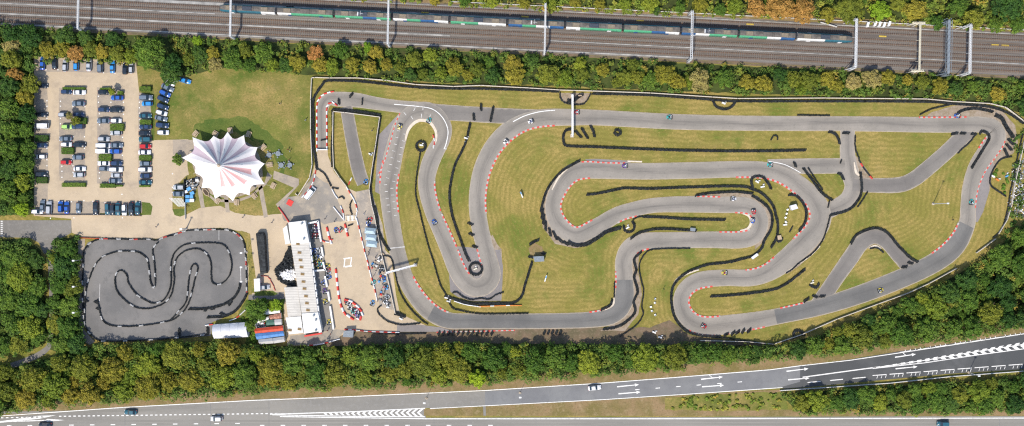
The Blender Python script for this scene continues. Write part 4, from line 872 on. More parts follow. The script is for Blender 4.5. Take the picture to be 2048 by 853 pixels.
# ================================================================== FENCES AND LOW WALLS
def fence(label, px, m='fencewood', hgt=1.1, w=.14, cat='fence', name='fence', group=None, post=2.0):
    w_ = wpts(px); mb = MB(); mp = MB()
    for a, b in zip(w_[:-1], w_[1:]):
        L = math.dist(a, b)
        if L < .05: continue
        an = math.atan2(b[1] - a[1], b[0] - a[0]); cx, cy = (a[0] + b[0]) / 2, (a[1] + b[1]) / 2
        for z, t in ((hgt - .1, .14), (hgt - .45, .14), (hgt - .8, .14)):
            mb.box((cx, cy, z), (L + w * .8, w, t), an)
        mb.box((cx, cy, hgt + .01), (L + w * .8, w + .02, .05), an)
        for i in range(max(1, int(L / post))):
            t = i / max(1, int(L / post)); mp.box((a[0] + (b[0] - a[0]) * t, a[1] + (b[1] - a[1]) * t, hgt / 2 - .05), (.14, .14, hgt), an)
    t = thing(name, label, cat, (w_[0][0], w_[0][1], 0), 0, group)
    o = mb.build('rails', m, t); o2 = mp.build('posts', m, t); o2['kind'] = 'stuff'
    for q in (o, o2): q.data.transform(Matrix.Translation((-w_[0][0], -w_[0][1], 0)))
    return t
fence('pale timber fence along the whole north side of the circuit', [(624, 157), (630, 156), (660, 157), (715, 157), (774, 162), (831, 170), (907, 174), (962, 172), (1058, 177), (1118, 181), (1184, 183), (1300, 187), (1424, 195), (1474, 198), (1650, 197), (1852, 199), (1903, 204), (1978, 208), (2010, 216), (2044, 242), (2060, 252)], w=.2, group='timber fences of the circuit')
fence('pale timber fence down the west side of the circuit to the red mat', [(624, 157), (622, 200), (622, 260), (625, 330), (620, 356), (597, 392), (592, 388)], w=.2, group='timber fences of the circuit')
fence('pale timber fence round the fenced triangle beside the start straight', [(668, 338), (666, 290), (667, 224), (690, 226), (760, 235), (752, 290), (745, 335), (739, 379), (744, 412)], w=.18, group='timber fences of the circuit')
fence('pale fence on the right of the paddock entrance lane', [(668, 338), (680, 356), (694, 374)], w=.18, group='timber fences of the circuit')
fence('pale fence between the spectator strip and the start straight', [(744, 412), (749, 430), (763, 505), (779, 570), (791, 627)], w=.18, group='timber fences of the circuit')
fence('white fence down the east edge of the circuit', [(2060, 252), (2046, 285), (2036, 330), (2028, 364), (2021, 410), (2012, 440), (1995, 468)], w=.18, group='timber fences of the circuit')
fence('short white fence at the edge of the east wood', [(1989, 478), (1970, 492), (1951, 506)], w=.18, group='timber fences of the circuit')
fence('long white fence along the southern wood at the lower right', [(1911, 537), (1856, 567), (1815, 586), (1754, 608), (1673, 638), (1602, 669), (1546, 688), (1490, 683), (1400, 681)], w=.18, group='timber fences of the circuit')
fence('thin brown fence between the car park and the access lane', [(70, 431), (160, 431), (200, 431), (283, 433)], 'timber', .9, .12)
fence('small red fence at the top left corner of the small circuit', [(160, 476), (185, 477), (200, 477)], 'red', .8, .12)
fence('grey roadside fence below the slip road', [(1560, 781), (1650, 775), (1780, 766), (1900, 753), (2048, 742), (2200, 732)], 'wall', .8, .2)
fence('low white fence across the pit exit road', [(634, 300), (655, 300)], 'white', 1.0, .3)
for i, p in enumerate([[(618, 447), (637, 443), (639, 460), (643, 483)], [(644, 495), (647, 513), (641, 515)], [(647, 525), (651, 540), (629, 542)], [(651, 553), (655, 573)], [(657, 584), (660, 602)], [(661, 613), (668, 658)]]):
    w_ = wpts(p); mb = MB()
    for a, b in zip(w_[:-1], w_[1:]):
        mb.box(((a[0] + b[0]) / 2, (a[1] + b[1]) / 2, .6), (math.dist(a, b) + .2, .55, 1.1), math.atan2(b[1] - a[1], b[0] - a[0]))
    tag(mb.build('pit_wall', 'white'), 'white pit wall beside the clubhouse karts, %s from the top' % ORD[i], 'low wall', 'white pit walls')

# ================================================================== BUILDINGS
def roof_block(parent, name, q, h, mroof, z0=0.0, mwall='wall', over=.12, slope=None):
    """q: four traced roof corners at height h; walls below, roof slab on top"""
    c = [P(x, y, h) for x, y in q]; pts = [(v.x, v.y) for v in c]
    mb = MB(); mb.prism(pts, z0, h - .18); mb.build('wall', mwall, parent)
    cx = sum(p[0] for p in pts) / 4; cy = sum(p[1] for p in pts) / 4
    ov = [(cx + (p[0] - cx) * 1.02, cy + (p[1] - cy) * 1.02) for p in pts]
    return MB().prism(ov, h - .178, h).build(name, mroof, parent)
t = thing('clubhouse', 'long white roofed clubhouse with a row of small brown roof windows', 'building')
roof_block(t, 'roof', [(577, 446), (610, 442), (618, 486), (582, 488)], 3.4, 'flatroof')
roof_block(t, 'roof', [(582.4, 488.4), (617.4, 486.6), (635, 624.6), (603.4, 626)], 3.2, 'ribroof')
roof_block(t, 'roof', [(568.6, 576), (595, 574.6), (602.6, 631.6), (576, 634)], 2.8, 'ribroof')
roof_block(t, 'roof', [(571.6, 636), (601.4, 633.4), (606, 666), (578, 669)], 3.0, 'flatroof')
roof_block(t, 'roof', [(603.8, 628), (635.6, 625.6), (643, 662), (608, 667.6)], 3.5, 'flatroof')
roof_block(t, 'porch_roof', [(565.6, 458), (573.6, 451.6), (580, 487), (571, 489)], 2.7, 'flatroof')
rf = [o for o in t.children if o.name.startswith('roof')]
for x, y, h in [(596, 487.5, 3.2), (599, 505, 3.2), (601, 520, 3.2), (603, 534, 3.2), (605, 548, 3.2), (607, 563, 3.2), (609, 577, 3.2), (612, 592, 3.2), (614, 606, 3.2), (616, 620, 3.2), (580, 660, 3.0), (599, 658, 3.0)]:
    c = P(x, y + .8, h); w_ = MB(); w_.box((c.x, c.y, h + .1), (1.3, .85, .2), -.08); s_ = w_.build('roof_window', 'timber', t)
    MB().box((c.x, c.y, h + .215), (1.1, .65, .03), -.08).build('pane', 'skylight', s_)
for x, y in ((604, 447.5), (608, 478), (628, 631), (632, 640), (632, 661)):
    c = P(x, y, 3.4); mb = MB(); mb.lathe((c.x, c.y, 3.3), [(.25, 0), (.25, .5), (.4, .55), (.35, .8)], 8); mb.build('roof_vent', 'darksteel', t)
# garage doors and windows on the paddock side
for i in range(9):
    y = 496 + i * 17; x = 619.5 + (y - 488) * .127; a = P(x, y, 2.2); b = P(x + 1.0, y + 8, 2.2); c = (a + b) / 2
    an = math.atan2(b.y - a.y, b.x - a.x); f = MB().box((c.x + .12, c.y, 1.4), ((b - a).length * 1.5, .12, 2.3), an).build('shutter_door', 'white', t)
    MB().box((c.x + .2, c.y, 2.0), ((b - a).length * .7, .1, .5), an).build('pane', 'glass', f)
c = P(628, 669, 0); MB().box((c.x, c.y, 1.2), (6.2, .5, .9), .16).build('sign_board', 'red', t)
c = P(593, 443.5, 0); MB().box((c.x, c.y, 1.2), (4.2, .4, 1.0), .12).build('sign_board', 'darksteel', t)
mb = MB()
for y in range(490, 660, 14):
    x = 621.5 + (y - 488) * .127; a = P(x, y); mb.box((a.x, a.y, 2.9), (1.0, 1.9, .1), .1)
mb.build('awning', 'white', t)
# white plastic heap and tyre mound on the west side
def mound(name, label, cat, poly, hmax, m, n, rad=(.25, .4), mats=None, group=None, kind=None):
    xs = [p[0] for p in poly]; ys = [p[1] for p in poly]; mb = MB(); k = 0
    cx, cy = sum(xs) / len(xs), sum(ys) / len(ys); L = mats or [m]
    while k < n:
        x, y = R.uniform(min(xs), max(xs)), R.uniform(min(ys), max(ys))
        if not inside(x, y, poly): continue
        k += 1; v = P(x, y); z = R.random() * hmax * max(.15, 1 - math.hypot(x - cx, y - cy) / (max(xs) - min(xs)) * 1.2)
        r = R.uniform(*rad); q = Matrix.Translation((v.x, v.y, z + .12)) @ Matrix.Rotation(R.uniform(-.7, .7), 4, 'X') @ Matrix.Rotation(R.uniform(-.7, .7), 4, 'Y')
        pr = [(r * .5, -.08), (r, -.1), (r * 1.05, 0), (r, .1), (r * .5, .08), (r * .5, -.08)] if name == 'tyre_heap' else None
        if pr:
            vs = [q @ Vector((a * math.cos(i * PI / 4), a * math.sin(i * PI / 4), b)) for a, b in pr for i in range(8)]
            mb.add(vs, [(j * 8 + i, j * 8 + (i + 1) % 8, (j + 1) * 8 + (i + 1) % 8, (j + 1) * 8 + i) for j in range(5) for i in range(8)])
        else: mb.box(None, (r * R.uniform(1, 3), r, r * .6), mat=q @ Matrix.Rotation(R.random() * 6, 4, 'Z'), mi=R.randrange(len(L)))
    o = mb.build(name, L); c0 = P(cx, cy); o.data.transform(Matrix.Translation(-c0)); o.location = c0
    return tag(o, label, cat, group, kind)
mound('tyre_heap', 'black tyre heap piled against the west wall of the clubhouse', 'tyre heap', [(576, 494), (582, 492), (585, 520), (588, 538), (562, 545), (562, 556), (590, 562), (592, 574), (568, 568), (554, 558), (550, 540), (556, 533), (566, 524)], 1.8, 'tyre', 650, (.25, .36))
mound('plastic_heap', 'heap of white plastic blocks inside the tyre heap by the clubhouse', 'plastic heap', [(562, 542), (588, 536), (591, 552), (585, 560), (562, 556), (558, 549)], 1.4, 'white', 190, (.3, .6))
mound('rubbish_pile', 'grey and white rubbish pile under the trees outside the east fence', 'rubbish pile', [(2024, 330), (2060, 310), (2060, 440), (2024, 434), (2014, 415), (2020, 380)], .9, 'wall', 620, (.12, .32), ['wall', 'darksteel', 'black', 'white', 'bark', 'darksteel'], kind='stuff')
# tarpaulined stack
q = [(511, 468), (515, 465), (526, 465), (529, 474), (533, 547), (520, 549)]
mb = MB(); pts = [tuple(P(x, y, 2.3))[:2] for x, y in q]; mb.prism(pts, 0, 1.9); mb.prism(pts, 1.9, 2.35, shrink=.86)
t = thing('tyre_stack', 'long black netted stack on the sand beside the small circuit', 'tyre stack'); mb.build('cover', 'tyre', t)
for i in range(9): a = P(513 + i * 1.0, 472 + i * 9, 2.3); b = a + Vector((2.6, .2, 0)); MB().bar(a + Vector((0, 0, .08)), b + Vector((0, 0, .08)), .05).build('strap', 'black', t)
# cabin
def hut(name, label, cat, q, h, mroof, mwall='wall', gable=None, group=None):
    t = thing(name, label, cat, (0, 0, 0), 0, group); c = [P(x, y, h) for x, y in q]; pts = [(v.x, v.y) for v in c]
    MB().prism(pts, 0, h - .15).build('wall', mwall, t)
    n = 4; cx = sum(p[0] for p in pts) / n; cy = sum(p[1] for p in pts) / n
    ov = [(cx + (p[0] - cx) * 1.06, cy + (p[1] - cy) * 1.06) for p in pts]
    if gable:      # ridge between the midpoints of edges 3-0 and 1-2
        a = Vector((*[(ov[3][i] + ov[0][i]) / 2 for i in (0, 1)], h + gable)); b = Vector((*[(ov[1][i] + ov[2][i]) / 2 for i in (0, 1)], h + gable))
        v = [Vector((*p, h - .12)) for p in ov]
        MB().add([*v, a, b], [(0, 1, 5, 4), (2, 3, 4, 5), (3, 0, 4), (1, 2, 5), (3, 2, 1, 0)]).build('roof', mroof, t)
    else: MB().prism(ov, h - .148, h).build('roof', mroof, t)
    e = [(Vector((*pts[i], 0)), Vector((*pts[(i + 1) % 4], 0))) for i in range(4)]
    a, b = max(e[1:3], key=lambda s_: (s_[1] - s_[0]).length); m_ = (a + b) / 2; d = (b - a).normalized(); nn = Vector((d.y, -d.x, 0)); ctr = Vector((cx, cy, 0))
    if (m_ - ctr).dot(nn) < 0: nn = -nn
    MB().box((m_.x + nn.x * .04, m_.y + nn.y * .04, min(1.0, h * .4)), (min(.9, (b - a).length * .4), .08, min(1.9, h * .78)), math.atan2(d.y, d.x)).build('door', 'darksteel', t)
    c0 = Vector((cx, cy, 0)); t.location = c0
    for o in t.children: o.data.transform(Matrix.Translation(-c0))
    return t
hut('cabin', 'small white cabin at the end of the black netted stack', 'cabin', [(508, 559), (519, 558), (520, 582), (509, 583)], 2.6, 'flatroof')
hut('marshal_shelter', 'dark shelter with a pale front in the middle of the big lawn', 'shelter', [(1067, 514), (1087, 513), (1088, 523), (1070, 524)], 2.2, 'darksteel', 'wall')
hut('shed', 'small pale grey shed inside the curved tyre wall in the infield', 'shed', [(1581, 412), (1592, 409), (1596, 417), (1584, 421)], 2.1, 'marquee')
hut('marshal_box', 'long grey box at the corner of the tyre wall in the infield', 'box', [(1503, 515), (1514, 507), (1517, 511), (1506, 519)], 1.3, 'marquee')
hut('ticket_booth', 'grey booth with a white front at the south edge of the paddock', 'booth', [(688, 663), (706, 662), (705, 675), (686, 674)], 2.4, 'darksteel', 'white')
hut('crate', 'pale crate inside the tyre block at the end of the infield wall', 'crate', [(1555, 472), (1562, 471), (1564, 479), (1556, 480)], .9, 'timber', 'timber')
hut('control_box', 'small dark box left end of the narrow lawn', 'box', [(1381, 456), (1391, 457), (1390, 463), (1381, 462)], 1.0, 'darksteel')
# grey marquee with a bowed roof
t = thing('marquee', 'long pale grey marquee beside the south wood', 'marquee', tuple(P(460, 664)))
c = [P(x, y, 2.8) - P(460, 664) for x, y in ((424.5, 650.5), (493.5, 645.5), (496, 674.5), (428, 678))]
mb = MB(); vs = []; NSG = 10; NR = 8
for i in range(NR + 1):
    a = c[0].lerp(c[1], i / NR); b = c[3].lerp(c[2], i / NR)
    for j in range(NSG + 1):
        u = j / NSG; v = a.lerp(b, u); vs.append((v.x, v.y, 2.6 + 1.5 * math.sin(PI * u) ** .9 - .12 * math.sin(PI * ((i * 4 / NR) % 1)) ** 2))
mb.add(vs, [(i * (NSG + 1) + j, i * (NSG + 1) + j + 1, (i + 1) * (NSG + 1) + j + 1, (i + 1) * (NSG + 1) + j) for i in range(NR) for j in range(NSG)])
mb.build('roof', 'marquee', t, True)
MB().prism([(v.x, v.y) for v in c], 0, 2.58).build('wall', 'marquee', t)
for i in range(5):
    a = c[0].lerp(c[1], i / 4); b = c[3].lerp(c[2], i / 4); m_ = MB(); prev = None
    for j in range(9):
        u = j / 8; v = a.lerp(b, u); v.z = 2.64 + 1.5 * math.sin(PI * u) ** .9
        if prev is not None: m_.bar(prev, v, .04, 4)
        prev = v.copy()
    m_.build('rib', 'steel', t)
# jumble of sheds behind the south wood
SH = 'sheds jumbled behind the clubhouse'
hut('shed', 'long shed with a red sheet roof behind the clubhouse', 'shed', [(510, 658), (564, 652), (565, 662), (512, 667)], 2.6, 'redroof', 'wall', .35, SH)
hut('shed', 'long shed with a blue sheet roof behind the clubhouse', 'shed', [(512, 668), (565, 663), (567, 672), (515, 679)], 2.5, 'blueroof', 'wall', .35, SH)
hut('shed', 'left grey sheet roofed shed below the blue roof', 'shed', [(517, 680), (544, 677), (546, 687), (520, 689)], 2.4, 'greyroof', 'wall', .4, SH)
hut('shed', 'right grey sheet roofed shed below the blue roof', 'shed', [(546, 677), (567, 674), (569, 684), (548, 687)], 2.4, 'greyroof', 'wall', .4, SH)
hut('shed', 'small white shed at the top of the shed jumble', 'shed', [(530, 620), (558, 618), (559, 626), (528, 630)], 2.2, 'flatroof', 'wall', .2, SH)
hut('shed', 'rust stained shed second from the top of the jumble', 'shed', [(538, 632), (561, 627), (562, 637), (541, 639)], 2.2, M.setdefault('rustroof', plain('rust_stained_roof', (.42, .2, .14), .8, var=.3)) and 'rustroof', 'wall', .2, SH)
hut('shed', 'narrow white shed at the left of the jumble', 'shed', [(514, 641), (536, 634), (537, 639), (515, 647)], 2.2, 'flatroof', 'wall', .2, SH)
hut('shed', 'dark green roofed shed in the middle of the jumble', 'shed', [(533, 641), (547, 640), (549, 650), (533, 651)], 2.0, M.setdefault('greenroof', plain('green_roof', (.06, .14, .11), .7)) and 'greenroof', 'wall', .2, SH)
hut('shed', 'pale lean-to right of the dark green roof', 'shed', [(549, 640), (562, 639), (563, 650), (550, 651)], 2.0, 'greyroof', 'wall', .2, SH)
mound('scrap_heap', 'rusty scrap heap among the jumbled sheds', 'scrap heap', [(511, 648), (532, 644), (532, 656), (512, 657)], .8, 'red', 60, (.2, .5), ['red', 'white', 'wall', 'darksteel'])
# pale canopies
for i, (y, dx) in enumerate(((462, 0), (475, 1.5), (488, 3))):
    t = thing('gazebo', 'pale blue canopy on legs in the spectator strip, %s from the top' % ORD[i], 'gazebo', tuple(P(742 + dx, y)), -.1, 'pale blue canopies in the spectator strip')
    MB().add([(-1.9, -1.05, 2.2), (1.9, -1.05, 2.2), (1.9, 1.05, 2.2), (-1.9, 1.05, 2.2), (-1.2, 0, 3.0), (1.2, 0, 3.0)], [(0, 1, 5, 4), (2, 3, 4, 5), (1, 2, 5), (3, 0, 4)]).build('canopy', 'gazebo', t)
    for sx in (-1.8, 1.8):
        for sy in (-.95, .95): MB().bar((sx, sy, 0), (sx, sy, 2.25), .04).build('leg', 'steel', t)
# striped gate
t = thing('striped_gate', 'cream striped ramp gate across the paddock entrance lane', 'gate', tuple(P(701, 437)), -.1 + .2)
MB().box((0, 0, .25), (3.5, 1.7, .3)).build('deck', 'cream', t)
for i in range(5): MB().box((-1.4 + i * .7, 0, .43), (.32, 1.72, .05)).build('stripe', 'white' if i % 2 else 'timber', t)
for sy in (-.9, .9): MB().box((0, sy, .9), (3.5, .06, .08)).build('rail', 'white', t)

# ================================================================== THE STAR TENT
tips = [(385, 275), (427, 272.5), (455, 264.5), (488, 271), (515, 295), (529, 328), (529, 368.5), (499, 391), (466, 402.5), (430, 398), (403, 376), (390, 346), (364, 316)]
t0 = P(437, 331, 14); t0.z = 0
t = thing('star_tent', 'big white star shaped tent with pink and lilac stripes and a central peak', 'tent', tuple(t0))
hb = 4.2; hp = 14.0; NT = len(tips); mbc = MB(); rows = 12
def tentpt(u, r):
    """u runs round the tips, r from peak 0 to hem 1"""
    i = int(u) % NT; f = u - int(u); a = P(*tips[i], hb) - t0; b = P(*tips[(i + 1) % NT], hb) - t0
    m_ = a.lerp(b, f); k = 1 - .16 * math.sin(PI * f) * r
    x, y = m_.x * k * r, m_.y * k * r
    ridge = abs(math.cos(PI * f))
    z = hb + (hp - hb) * ((1 - r) ** 1.55) + .6 * (1 - ridge) * r * (1 - r) * -1.5 + .25 * math.sin(PI * f) * r
    return (x, y, z)
SUB = 12; vs = []; fs = []; mi = []
for i in range(NT * SUB):
    for j in range(rows + 1): vs.append(tentpt(i / SUB, .035 + .965 * (j / rows)))
striped = {12: 1, 0: 1, 1: 1, 2: 1, 3: 1, 4: 1, 5: 2, 6: 2, 7: 2, 8: 2}  # no stripes on the left panels: the sun's washing-out is put into the colour
for i in range(NT * SUB):
    for j in range(rows):
        a = i * (rows + 1) + j; b = ((i + 1) % (NT * SUB)) * (rows + 1) + j
        fs.append((a, a + 1, b + 1, b)); f = (i % SUB) / SUB; k = (i // SUB)
        on = .30 <= f < .70 and k in striped and j >= 1 and (striped[k] == 1 or j < (9 if k in (5, 6) else 8))
        mi.append(striped[k] if on else 0)
me = bpy.data.meshes.new('canopy'); me.from_pydata(vs, [], fs)
for m in ('canvas', 'canvas_lilac', 'canvas_pink'): me.materials.append(M[m])
me.polygons.foreach_set('material_index', mi); me.polygons.foreach_set('use_smooth', [True] * len(fs)); me.update()
o = link(bpy.data.objects.new('canopy', me)); o.parent = t
mb = MB(); mb.bar((0, 0, 0), (0, 0, hp + .4), .14, 8); mb.build('mast', 'steel', t)
MB().lathe((0, 0, hp - .45), [(.55, 0), (.6, .3), (.35, .5), (.2, .8)], 12).build('mast_cap', 'timber', t)
for i, p in enumerate(tips):
    a = P(*p, hb) - t0; d = Vector((a.x, a.y, 0)).normalized()
    MB().bar(Vector((a.x, a.y, hb)), Vector((a.x, a.y, 0)) - d * .3, .06).build('pole', 'steel', t)
    MB().bar(Vector((a.x, a.y, hb)), Vector((a.x, a.y, 0)) + d * 2.0, .025, 4).build('guy_rope', 'white', t)
    a0 = tentpt(i, .04); MB().bar(a0, tentpt(i, .5), .03, 4).build('ridge_cable', 'wall', t)
# timber benches round the tent
where = ['at its upper left tip', 'above its upper left edge', 'above its top tip', 'above its upper right edge', 'right of it by the shadow', 'at its right tip', 'on the lawn to its lower right', 'below its lower right edge', 'below its bottom tip', 'below its lower left edge']
for i, (x, y, a) in enumerate([(392, 268, .9), (432, 268, -.5), (461, 262, -1.4), (498, 269, 1.2), (527, 295, .75), (540, 330, .1), (547, 372, 1.1), (509, 392, -.9), (474, 405, 1.5), (436, 402, 1.0)]):
    b = thing('picnic_bench', 'pale timber picnic bench beside the star tent, ' + where[i], 'bench', tuple(P(x, y)), a, 'timber benches round the tent')
    m_ = MB()
    for k in range(5): m_.box((0, -.36 + k * .18, .75), (2.1, .165, .05))
    m_.build('tabletop', 'timber', b)
    for s_ in (-1, 1):
        MB().box((0, s_ * .72, .45), (2.1, .3, .05)).build('seat', 'timber', b)
        MB().bar((s_ * .8, -.75, 0), (s_ * .8, .2, .74), .05, 4).bar((s_ * .8, .75, 0), (s_ * .8, -.2, .74), .05, 4).build('leg', 'timber', b)
for i, (x, y) in enumerate([(539, 311), (557, 308), (563, 331), (580, 331)]):
    b = thing('picnic_table', 'round dark table on the lawn right of the star tent, ' + ['leftmost', 'upper middle', 'lower middle', 'rightmost, with people at it'][i], 'table', tuple(P(x, y)), i, 'round dark tables on the lawn')
    MB().lathe((0, 0, .70), [(.9, 0), (.92, .05), (.88, .06)], 14).build('tabletop', 'darksteel', b)
    MB().lathe((0, 0, 0), [(.45, 0), (.4, .06), (.08, .1), (.08, .7)], 8).build('stand', 'darksteel', b)
    for k in range(4):
        an = k * PI / 2 + .4; MB().lathe((1.35 * math.cos(an), 1.35 * math.sin(an), 0), [(.05, 0), (.05, .4), (.26, .42), (.26, .46)], 8).build('seat', 'darksteel', b)
t = thing('playground_boat', 'curved wooden planter boat on the lawn below the tent', 'planter', tuple(P(413, 386)), -.9)
MB().prism([(-2.0, 0), (-1.2, .75), (.4, .85), (1.9, 0), (.4, -.85), (-1.2, -.75)], 0, .5).build('hull', 'timber', t)
MB().prism([(-1.6, 0), (-1.0, .5), (.4, .6), (1.4, 0), (.4, -.6), (-1.0, -.5)], .5, .54).build('soil', 'bark', t)
t = thing('square_mat', 'bright red square board lying on the asphalt at the lawn corner', 'board', tuple(P(580, 406)), -.5)
MB().box((0, 0, .13), (2.0, 2.0, .16)).build('board', 'red', t)
# service yard by the tent: fence, bins, boxes
t = thing('screen_fence', 'dark screen fence beside the two cars parked next to the star tent', 'fence', tuple(P(371, 382)))
MB().box((0, 0, .9), (.14, 8.2, 1.8)).build('panel', 'black', t); MB().box((.1, -7, .5), (.1, 6, .9)).build('panel', 'wall', t)
for i in range(5): MB().box((0.1, -4 + i * 2, .95), (.12, .12, 1.95)).build('post', 'darksteel', t)
def bin_(x, y, c, a, label, L=1.4, W_=1.1):
    b = thing('waste_bin', label, 'bin', tuple(P(x, y)), a, 'bins in the service yard by the tent')
    MB().box((0, 0, .6), (L * .9, W_ * .9, 1.0), taper=1.12).build('body', c, b); MB().box((0, 0, 1.16), (L * 1.02, W_ * 1.02, .1)).build('lid', c, b)
    MB().box((0, W_ / 2 + .04, 1.1), (L * .8, .06, .06)).build('handle', 'black', b)
    for sx in (-.5, .5): MB().lathe((sx * L * .8, 0, 0), [(.1, 0), (.1, .1)], 8).build('wheel', 'black', b)
bin_(379.5, 378.5, 'bluebox', .6, 'tilted light blue bin at the top of the service yard'); bin_(386, 387, 'bluebox', .4, 'light blue bin on the right side of the service yard')
bin_(377, 394, 'bluebox', 0, 'blue bin upper left of the group of four'); bin_(384, 394, 'bluebox', 0, 'blue bin upper right of the group of four'); bin_(377, 402, 'bluebox', 0, 'blue bin lower left of the group of four')
bin_(385.5, 401.5, 'white', 0, 'white bin beside the group of blue bins'); bin_(374, 384, 'white', .3, 'small white bin by the dark screen fence', 1.0, .9); bin_(396, 361, 'white', .2, 'white bin at the hem of the tent', 1.0, .8)
mound('pallet_pile', 'dark pile of crates and pallets beside the star tent', 'pallet pile', [(373, 361), (395, 354), (398, 368), (388, 382), (374, 378)], 1.0, 'black', 130, (.25, .5), ['black', 'darksteel', 'tyre', 'timber', 'wall'])
# ================================================================== TREES
def crown_mesh(seed, nb, nq, qs, flat=.85, rad=(.26, .40)):
    r = random.Random(seed); vs = []; fs = []
    blobs = [(0, 0, .5, .5)]
    for k in range(nb):
        a = k * 2.399 + r.uniform(-.4, .4); q = math.sqrt((k + .6) / nb); rr = q * .80
        z = .62 * math.cos(q * 1.35) + r.uniform(-.14, .12); b = r.uniform(*rad) * (1.12 - .3 * q)
        blobs.append((rr * math.cos(a) * r.uniform(.85, 1.12), rr * math.sin(a) * r.uniform(.85, 1.12), .38 + z * flat, b))
    for bx, by, bz, br in blobs:
        for _ in range(nq):
            u = r.uniform(-.35, 1); t = r.random() * 2 * PI; s = math.sqrt(1 - u * u)
            n = Vector((s * math.cos(t), s * math.sin(t), u)); d = br * r.uniform(.62, 1.06)
            c = Vector((bx, by, bz)) + n * d
            nn = (n + Vector((r.uniform(-.8, .8), r.uniform(-.8, .8), r.uniform(-.3, .9)))).normalized()
            e1 = nn.orthogonal().normalized(); e1 = Matrix.Rotation(r.random() * 6.28, 3, nn) @ e1; e2 = nn.cross(e1)
            q = qs * r.uniform(.6, 1.35); k = len(vs)
            vs += [c + e1 * q, c + e2 * q * .7, c - e1 * q, c - e2 * q * .7]; fs.append((k, k + 1, k + 2, k + 3))
    me = bpy.data.meshes.new('crown'); me.from_pydata([tuple(v) for v in vs], [], fs); me.materials.append(M['leaf green']); me.update()
    return me
CROWN = [crown_mesh(i, 40, 72, .062, .85, (.17, .29)) for i in range(6)]
BIG = [crown_mesh(20 + i, 60, 90, .048, .8, (.15, .24)) for i in range(3)]
def trunk_mesh(seed):
    r = random.Random(seed); mb = MB(); mb.bar((0, 0, 0), (0, 0, .35), .075, 7, 0, .055); mb.bar((0, 0, .35), (.03, .02, .75), .055, 7, 0, .02)
    for k in range(6):
        a = k * 1.05 + r.random() * .5; z = .28 + k * .06
        mid = Vector((.25 * math.cos(a), .25 * math.sin(a), z + .14)); mb.bar((0, 0, z), mid, .035, 5, 0, .022); mb.bar(mid, (.52 * math.cos(a + .15), .52 * math.sin(a + .15), z + .3), .022, 5, 0, .008)
    me = bpy.data.meshes.new('trunk'); me.from_pydata(mb.v, [], mb.f); me.materials.append(M['bark']); return me
TRUNK = [trunk_mesh(i) for i in range(3)]
TREES = []      # x, y (survey position of the crown), radius px, colour, wood
def tree(x, y, r, col, wood, label=None, hgt=None):
    if wood == 'strip' and col == 'golden' and int(x) % 3 == 0: col = 'olive'
    if wood == 'strip' and col == 'orange' and int(x) % 2: col = 'golden'
    rm = r * S; h = hgt or rm * R.uniform(1.15, 1.55) * (.85 if wood in ('strip', 'north', 'gore', 'copse', 'belt') else 1.1) + 1.0
    base = P(x, y, h * .6); t = link(bpy.data.objects.new('tree', None)); t.location = (base.x, base.y, 0); t.rotation_euler.z = R.random() * 6.28
    c = link(bpy.data.objects.new('crown', R.choice(BIG if r > 26 else CROWN))); c.parent = t
    ch = h * .62 / 1.3 if r <= 26 else h * .5; zs = min(rm * 1.15, h * .66)
    c.scale = (rm * R.uniform(.9, 1.22), rm * R.uniform(.9, 1.22), zs); c.location = (0, 0, h - zs * 1.15)
    c.material_slots[0].link = 'OBJECT'; c.material_slots[0].material = M['leaf ' + col]
    k = link(bpy.data.objects.new('trunk', R.choice(TRUNK))); k.parent = t; k.scale = (h * .8, h * .8, h)
    tag(t, label, 'tree', None); t['_x'] = x; t['_y'] = y; t['_c'] = col; t['_w'] = wood; TREES.append(t)
    return t
taken = []
def T(x, y, r, col, wood, label=None, hgt=None): taken.append((x, y, r)); return tree(x, y, r, col, wood, label, hgt)
